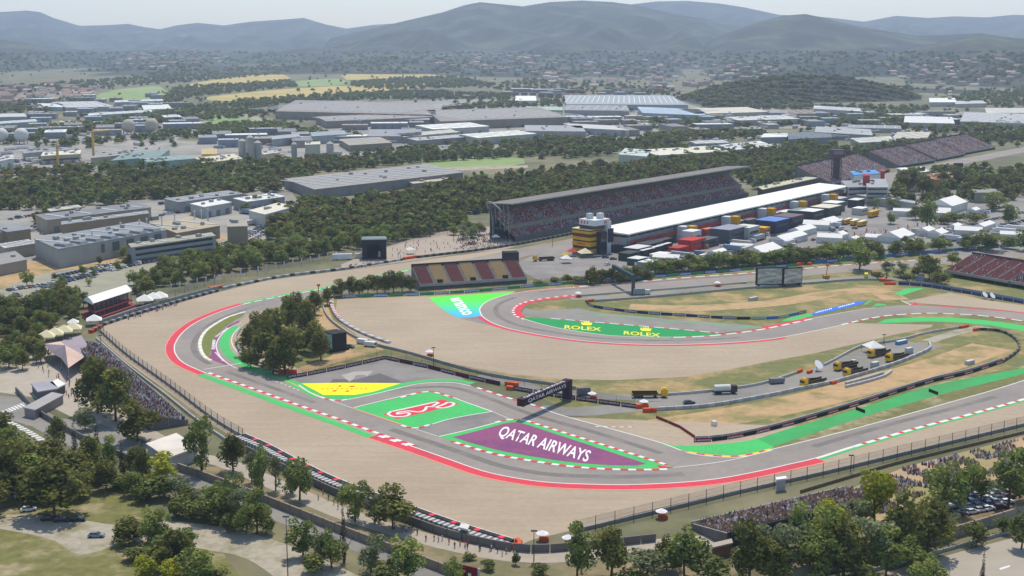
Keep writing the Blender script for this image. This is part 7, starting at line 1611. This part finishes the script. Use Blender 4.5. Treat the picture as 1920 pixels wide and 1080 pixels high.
# ---------------------------------------------------------------- small track furniture
def parasol(px, py, lb, base='#c8502a'):
    r = empty('marshal_post', P(px, py)); T(r, lb, 'marshal post')
    b = MB(); b.tube((0, 0, 2.1), (0, 0, 2.9), 1.7, .15, 10); b.build('umbrella', M_bwhite, r); b = MB(); b.tube((0, 0, 0), (0, 0, 2.2), .06, n=5); b.build('pole', M_steel, r); b = MB(); b.box((.4, -.3, 0), (2.6, 1.4, 1.1)); b.build('stand', cm(base), r)
for x, y, lb in ((805, 668, 'white umbrella marshal post with orange block on the inner wall'), (1084, 557, 'white umbrella marshal post at the hairpin entry'), (1110, 748, 'white umbrella marshal post right of the gantry'), (1207, 763, 'white umbrella marshal post at the end of the airline boards'), (1017, 1014, 'white umbrella marshal post at the bottom corner of the gravel'), (1065, 1022, 'second white umbrella beside the bottom corner trees'), (1345, 537, 'small orange marshal post on the upper inner wall'), (1240, 972, 'long white canopy post behind the lower right fence')): parasol(x, y, lb)
def dish(px, py, lb, s=1.0):
    r = empty('satellite_dish', P(px, py)); T(r, lb, 'dish'); b = MB(); b.tube((0, 0, 1.6*s), (.5*s, -.6*s, 2.3*s), .4*s, 1.7*s, 14); b.build('reflector', M_bwhite, r); b = MB(); b.tube((0, 0, 0), (0, 0, 1.7*s), .15, n=5); b.build('stand', M_steel, r); b = MB(); b.box((0, 0, 0), (1.5, 1.5, .3)); b.build('base', M_conc, r)
dish(1531, 695, 'white satellite dish left of the yellow trucks', 1.2); dish(1844, 560, 'left white dish on the grass below the red seats', 1); dish(1858, 562, 'right white dish on the grass below the red seats', 1)
for k, (x, y, s) in enumerate(((1412, 563, 6), (1339, 798, 1.6), (1818, 683, 5), (1640, 690, 4), (1704, 663, 4), (1690, 645, 7), (1600, 682, 2))):
    r = empty('equipment_box', P(x, y), TRZ); T(r, ('pale tarpaulin bundle lying on the infield hill', 'small white drum standing on the dry infield', 'pale block lying near the far right wall', 'grey cabinet between the yellow trucks', 'grey cabinet at the right end of the truck yard', 'blue and black board leaning behind the truck yard', 'grey drum behind the middle yellow truck')[k], 'equipment')
    c_ = ('#b5b3a4', '#d8d6d0', '#b5b5ae', '#a5a8a4', '#b0b3ae', '#5a86b0', '#9a9a96')[k]; b = MB(); b.box((0, 0, .05), (s, 1.6, 1.5 if k not in (3, 4) else 2.4), taper=.94); b.build('body', cm(c_), r); b = MB(); b.box((0, 0, 1.55 if k not in (3, 4) else 2.45), (s*.9, 1.5, .12)); b.build('lid', cm('#c9c9c2'), r)
# flag banners along the main straight fence
bm = MB(); bm.tube((0, 0, 0), (0, 0, 5), .05, n=4); FP = bm.mesh('pole', M_steel); bm = MB(); bm.box((.35, 0, 1.8), (.75, .05, 3.1)); FB = bm.mesh('cloth', cm('#d8ccd4'))
for k in range(20):
    t = k/19; q = P(320 + t*310, 548 - t*62); r = empty('banner_flag', q, .2); T(r, f'{ORD[k]} from left of the pale banner flags along the main straight', 'flag', 'banner flags'); add('pole', FP, r); add('cloth', FB, r)
# lamp posts and pylons
def post(px, py, h, lb, name='lamp_post', head=True):
    r = empty(name, P(px, py)); T(r, lb, 'post'); b = MB(); b.tube((0, 0, 0), (0, 0, h), .16, .09, 6); b.build('shaft', M_post, r)
    if head: b = MB(); b.box((0, 0, h), (1.6, .5, .35)); b.build('head', M_post, r)
post(256, 560, 13, 'dark lattice pole behind the hospitality pavilion'); post(198, 932, 3.5, 'small dark marker post on the grass beside the pine', 'marker_post'); post(540, 1085, 16, 'tall slim pylon at the bottom left of centre', 'pylon'); post(513, 704, 5, 'slim camera pole by the inner corner pines'); post(785, 545, 12, 'dark camera pole at the left end of the yellow and red grandstand'); post(1001, 1052, 8, 'slim pole near the bottom corner of the gravel'); post(1595, 884, 5, 'small flag pole behind the lower right fence'); post(190, 660, 7, 'slim pole at the top of the crowded grandstand'); post(1657, 645, 4, 'slim pole behind the yellow trucks'); post(813, 684, 7, 'slim mast behind the airline boards peak'); post(1036, 462, 9, 'pale lamp post in front of the main grandstand')
b = MB(); b.box((0, 0, 0), (2.4, 4, 2.6)); 
r = empty('advertising_sign', P(880, 1092), -.5); T(r, 'dark red square sign beside the road at bottom centre', 'sign'); b = MB(); b.box((0, 0, 0), (5, .4, 4.2)); b.build('panel', cm('#7a1f2c'), r); b = MB(); b.box((.2, -.23, 1.6), (.9, .06, .9)); b.build('emblem', M_bwhite, r); b = MB(); b.box((2.7, 0, 0), (.4, .6, 4.2)); b.build('post', M_lgrey, r)
# people on the paths
def person_mesh(i):
    b = MB(); st = .16
    for s in (-1, 1):
        b.tube((st*s*.9, s*.09, 0), (0, s*.09, .45), .06, .075, 6, 1); b.tube((0, s*.09, .45), (0, s*.08, .88), .075, .105, 6, 1)
        b.tube((0, s*.21, 1.38), (-.05*s, s*.27, 1.1), .055, .048, 5, 0); b.tube((-.05*s, s*.27, 1.1), (.08*s, s*.25, .84), .045, .035, 5, 2)
    for (z0, r0), (z1, r1) in zip([(.84, .15), (1.0, .16), (1.25, .2), (1.42, .17), (1.48, .06)], [(1.0, .16), (1.25, .2), (1.42, .17), (1.48, .06), (1.55, .055)]): b.tube((0, 0, z0), (0, 0, z1), r0, r1, 8, 0 if z1 < 1.5 else 2)
    b.sphere((0, 0, 1.65), .11, 8, 6, 2, 1.15); b.sphere((-.015, 0, 1.68), .115, 8, 3, 3, 1.1, 0, .5)
    return b.mesh('person', [cm(('#c9c9cc', '#a8323a', '#2f3a55', '#d8d2c4', '#3a3a3e', '#cf7a30')[i]), cm(('#3a4256', '#56524c', '#2a2a2e', '#6a7488', '#8d8474', '#30333a')[i]), cm('#b98a70'), cm('#3a2c24')])
PM = [person_mesh(i) for i in range(6)]
def people(phrase, poly, n_):
    xs, ys = [p[0] for p in poly], [p[1] for p in poly]; c = 0
    while c < n_:
        x, y = random.uniform(min(xs), max(xs)), random.uniform(min(ys), max(ys))
        if inpoly(x, y, poly):
            o = add('person', random.choice(PM), None, P(x, y) + UPV*.06, random.uniform(0, 6.28)); T(o, 'person in casual clothes ' + phrase, 'person', 'people ' + phrase); c += 1
random.seed(77)
people('on the path behind the tyre stacks', [(740, 985), (860, 1018), (980, 1040), (980, 1048), (860, 1032), (735, 1000)], 26)
people('beneath trees behind the red belt', [(560, 905), (640, 942), (700, 968), (690, 978), (600, 945), (555, 918)], 12)
people('on the entrance plaza', [(60, 660), (110, 690), (150, 720), (160, 760), (120, 745), (70, 690)], 34)
people('on the path near the bottom right trees', [(1300, 1030), (1370, 1030), (1370, 1055), (1290, 1060)], 8)
people('on the fan zone ground', [(720, 478), (760, 456), (880, 440), (940, 452), (940, 462), (840, 472), (740, 486)], 70)
people('on the paddock road', [(1580, 450), (1640, 430), (1720, 425), (1760, 440), (1650, 460)], 26)
# crowds on the bank and in the fan zone
def scatter_px(poly, n_, clump=.0):
    xs, ys = [p[0] for p in poly], [p[1] for p in poly]; out = []
    while len(out) < n_:
        x, y = random.uniform(min(xs), max(xs)), random.uniform(min(ys), max(ys))
        if inpoly(x, y, poly) and mnoise.noise(Vector((x*.03, y*.07, 2))) > clump: out.append(P(x, y) + UPV*.1)
    return out
crowd('crowd', 'crowd sitting on the worn bank at lower right', scatter_px([(1470, 960), (1560, 930), (1700, 878), (1990, 805), (1990, 880), (1850, 890), (1740, 925), (1650, 965)], 2600, -.08), CROWD2)
crowd('crowd', 'crowd standing in the fan zone beside the main grandstand', scatter_px([(830, 468), (860, 445), (900, 430), (950, 430), (962, 460), (880, 468)], 420, -.1), CROWD2)
crowd('crowd', 'crowd beside the black stage and hospitality pavilion', scatter_px([(230, 590), (290, 574), (330, 566), (335, 572), (240, 602)], 120, -.5) + scatter_px([(645, 500), (690, 492), (730, 488), (730, 494), (650, 506)], 90, -.5), CROWD2)
# ---------------------------------------------------------------- clutter of the paddock and the yards
b = MB(); b.box((0, 0, 0), (6.1, 2.45, 2.6)); b.box((3.06, 0, .1), (.08, 2.2, 2.4), m=1); CONT = b.mesh('container', [palette('container_paint', ['#c9cac6', '#8f9aa2', '#b5b1a4', '#6f8596', '#a8705a', '#d6d4cc', '#7d8a80', '#9c9890'], rough=.6), M_door])
b = MB(); b.box((0, 0, 1.1), (13, 2.5, 2.8)); b.box((7.6, 0, .6), (2.2, 2.4, 2.6), m=1); b.box((0, 0, .5), (12, 1.2, .5), m=2); wheels(b, 2, (-5, -4, 4.5, 7.6), 1.2, .5); LORM = b.mesh('lorry', [palette('lorry_paint', ['#d9d9d5', '#c5c7c8', '#9aa3ab', '#b9b3a6', '#e2e2de', '#7d90a6'], rough=.5), palette('cab_paint', ['#d5d5d2', '#8d3a36', '#4a5a78', '#c9c5ba'], rough=.4), M_dark])
def clutter(phrase, poly, n_, kinds):
    xs, ys = [p[0] for p in poly], [p[1] for p in poly]; c = 0
    while c < n_:
        x, y = random.uniform(min(xs), max(xs)), random.uniform(min(ys), max(ys))
        if not inpoly(x, y, poly): continue
        nm, me = random.choice(kinds); o = add(nm, me, None, P(x, y) + UPV*.06, PRZ + random.choice((0, math.pi/2)) + random.uniform(-.06, .06)); T(o, f'{nm} standing {phrase}', nm, f'{nm}s {phrase}'); c += 1
random.seed(101)
KK = [('container', CONT), ('lorry', LORM), ('van', VANM)]
clutter('among the paddock motorhomes', [(1190, 500), (1230, 480), (1420, 440), (1560, 412), (1640, 415), (1560, 450), (1400, 482), (1260, 505)], 60, KK + [('car', CARM)])
clutter('in the right paddock lot', [(1650, 455), (1700, 430), (1900, 425), (1930, 445), (1750, 462)], 44, KK + [('car', CARM), ('car', CARM)])
clutter('in the yard of the central estate', [(640, 278), (720, 240), (900, 262), (1150, 250), (1160, 262), (900, 282), (700, 290)], 46, KK)
clutter('in the yard around the silos', [(380, 300), (400, 262), (520, 256), (640, 280), (640, 296), (480, 305)], 40, KK)
clutter('in the upper left yard', [(-10, 300), (20, 262), (330, 246), (340, 262), (200, 300), (20, 325)], 44, KK)
clutter('in the yards of the left estate', [(20, 445), (80, 400), (300, 372), (540, 362), (520, 430), (420, 450), (330, 430), (200, 432)], 40, KK + [('car', CARM), ('car', CARM)])
clutter('in the right estate yards', [(1240, 262), (1400, 225), (1750, 238), (1920, 232), (1900, 245), (1700, 262), (1500, 268), (1380, 285)], 46, KK)
# ================================================================ the air of the valley
hz = MB(); hz.prism([(-9300, -120), (9300, -120), (9300, 15900), (-9300, 15900)], -14, 620, bottom=True)
hm = bpy.data.materials.new('valley_haze'); hm.use_nodes = True; hn = hm.node_tree.nodes; hl = hm.node_tree.links
hn.remove(hn['Principled BSDF']); pv = hn.new('ShaderNodeVolumePrincipled'); pv.inputs['Color'].default_value = (.63, .77, 1.0, 1); pv.inputs['Density'].default_value = 7.2e-5; pv.inputs['Anisotropy'].default_value = .25
hl.new(pv.outputs[0], hn['Material Output'].inputs['Volume'])
ho = hz.build('haze', hm); T(ho, 'thin bluish summer haze filling the valley air', 'haze', kind='stuff')

# ---------------------------------------------------------------- single out look-alikes by their order from the left
ONES = ORD[:9]; TENS = ['', '', 'twentieth', 'thirtieth', 'fortieth']; TPRE = ['', '', 'twenty', 'thirty', 'forty']
def ordw(i):
    n_ = i + 1
    if n_ <= 20: return ORD[n_ - 1]
    return TENS[n_ // 10] if n_ % 10 == 0 else TPRE[n_ // 10] + '-' + ONES[n_ % 10 - 1]
bylab = {}
for o in S.objects:
    if o.parent is None and o.get('category') and o.get('group') and o.get('label'): bylab.setdefault(o['label'], []).append(o)
SECT = {1: [''], 2: ['left half', 'right half'], 3: ['left third', 'middle third', 'right third'], 4: ['far left quarter', 'left middle quarter', 'right middle quarter', 'far right quarter']}
for lb, os_ in bylab.items():
    if len(os_) < 2: continue
    os_.sort(key=lambda o: proj(*o.location)[0]); ns = min(4, max(1, math.ceil(len(os_) / 30))); sz = math.ceil(len(os_) / ns)
    for i, o in enumerate(os_):
        sec = SECT[ns][i // sz]; k = i % sz
        o['label'] = f"{ordw(k)} from left{', ' + sec + ',' if sec else ','} {lb}"
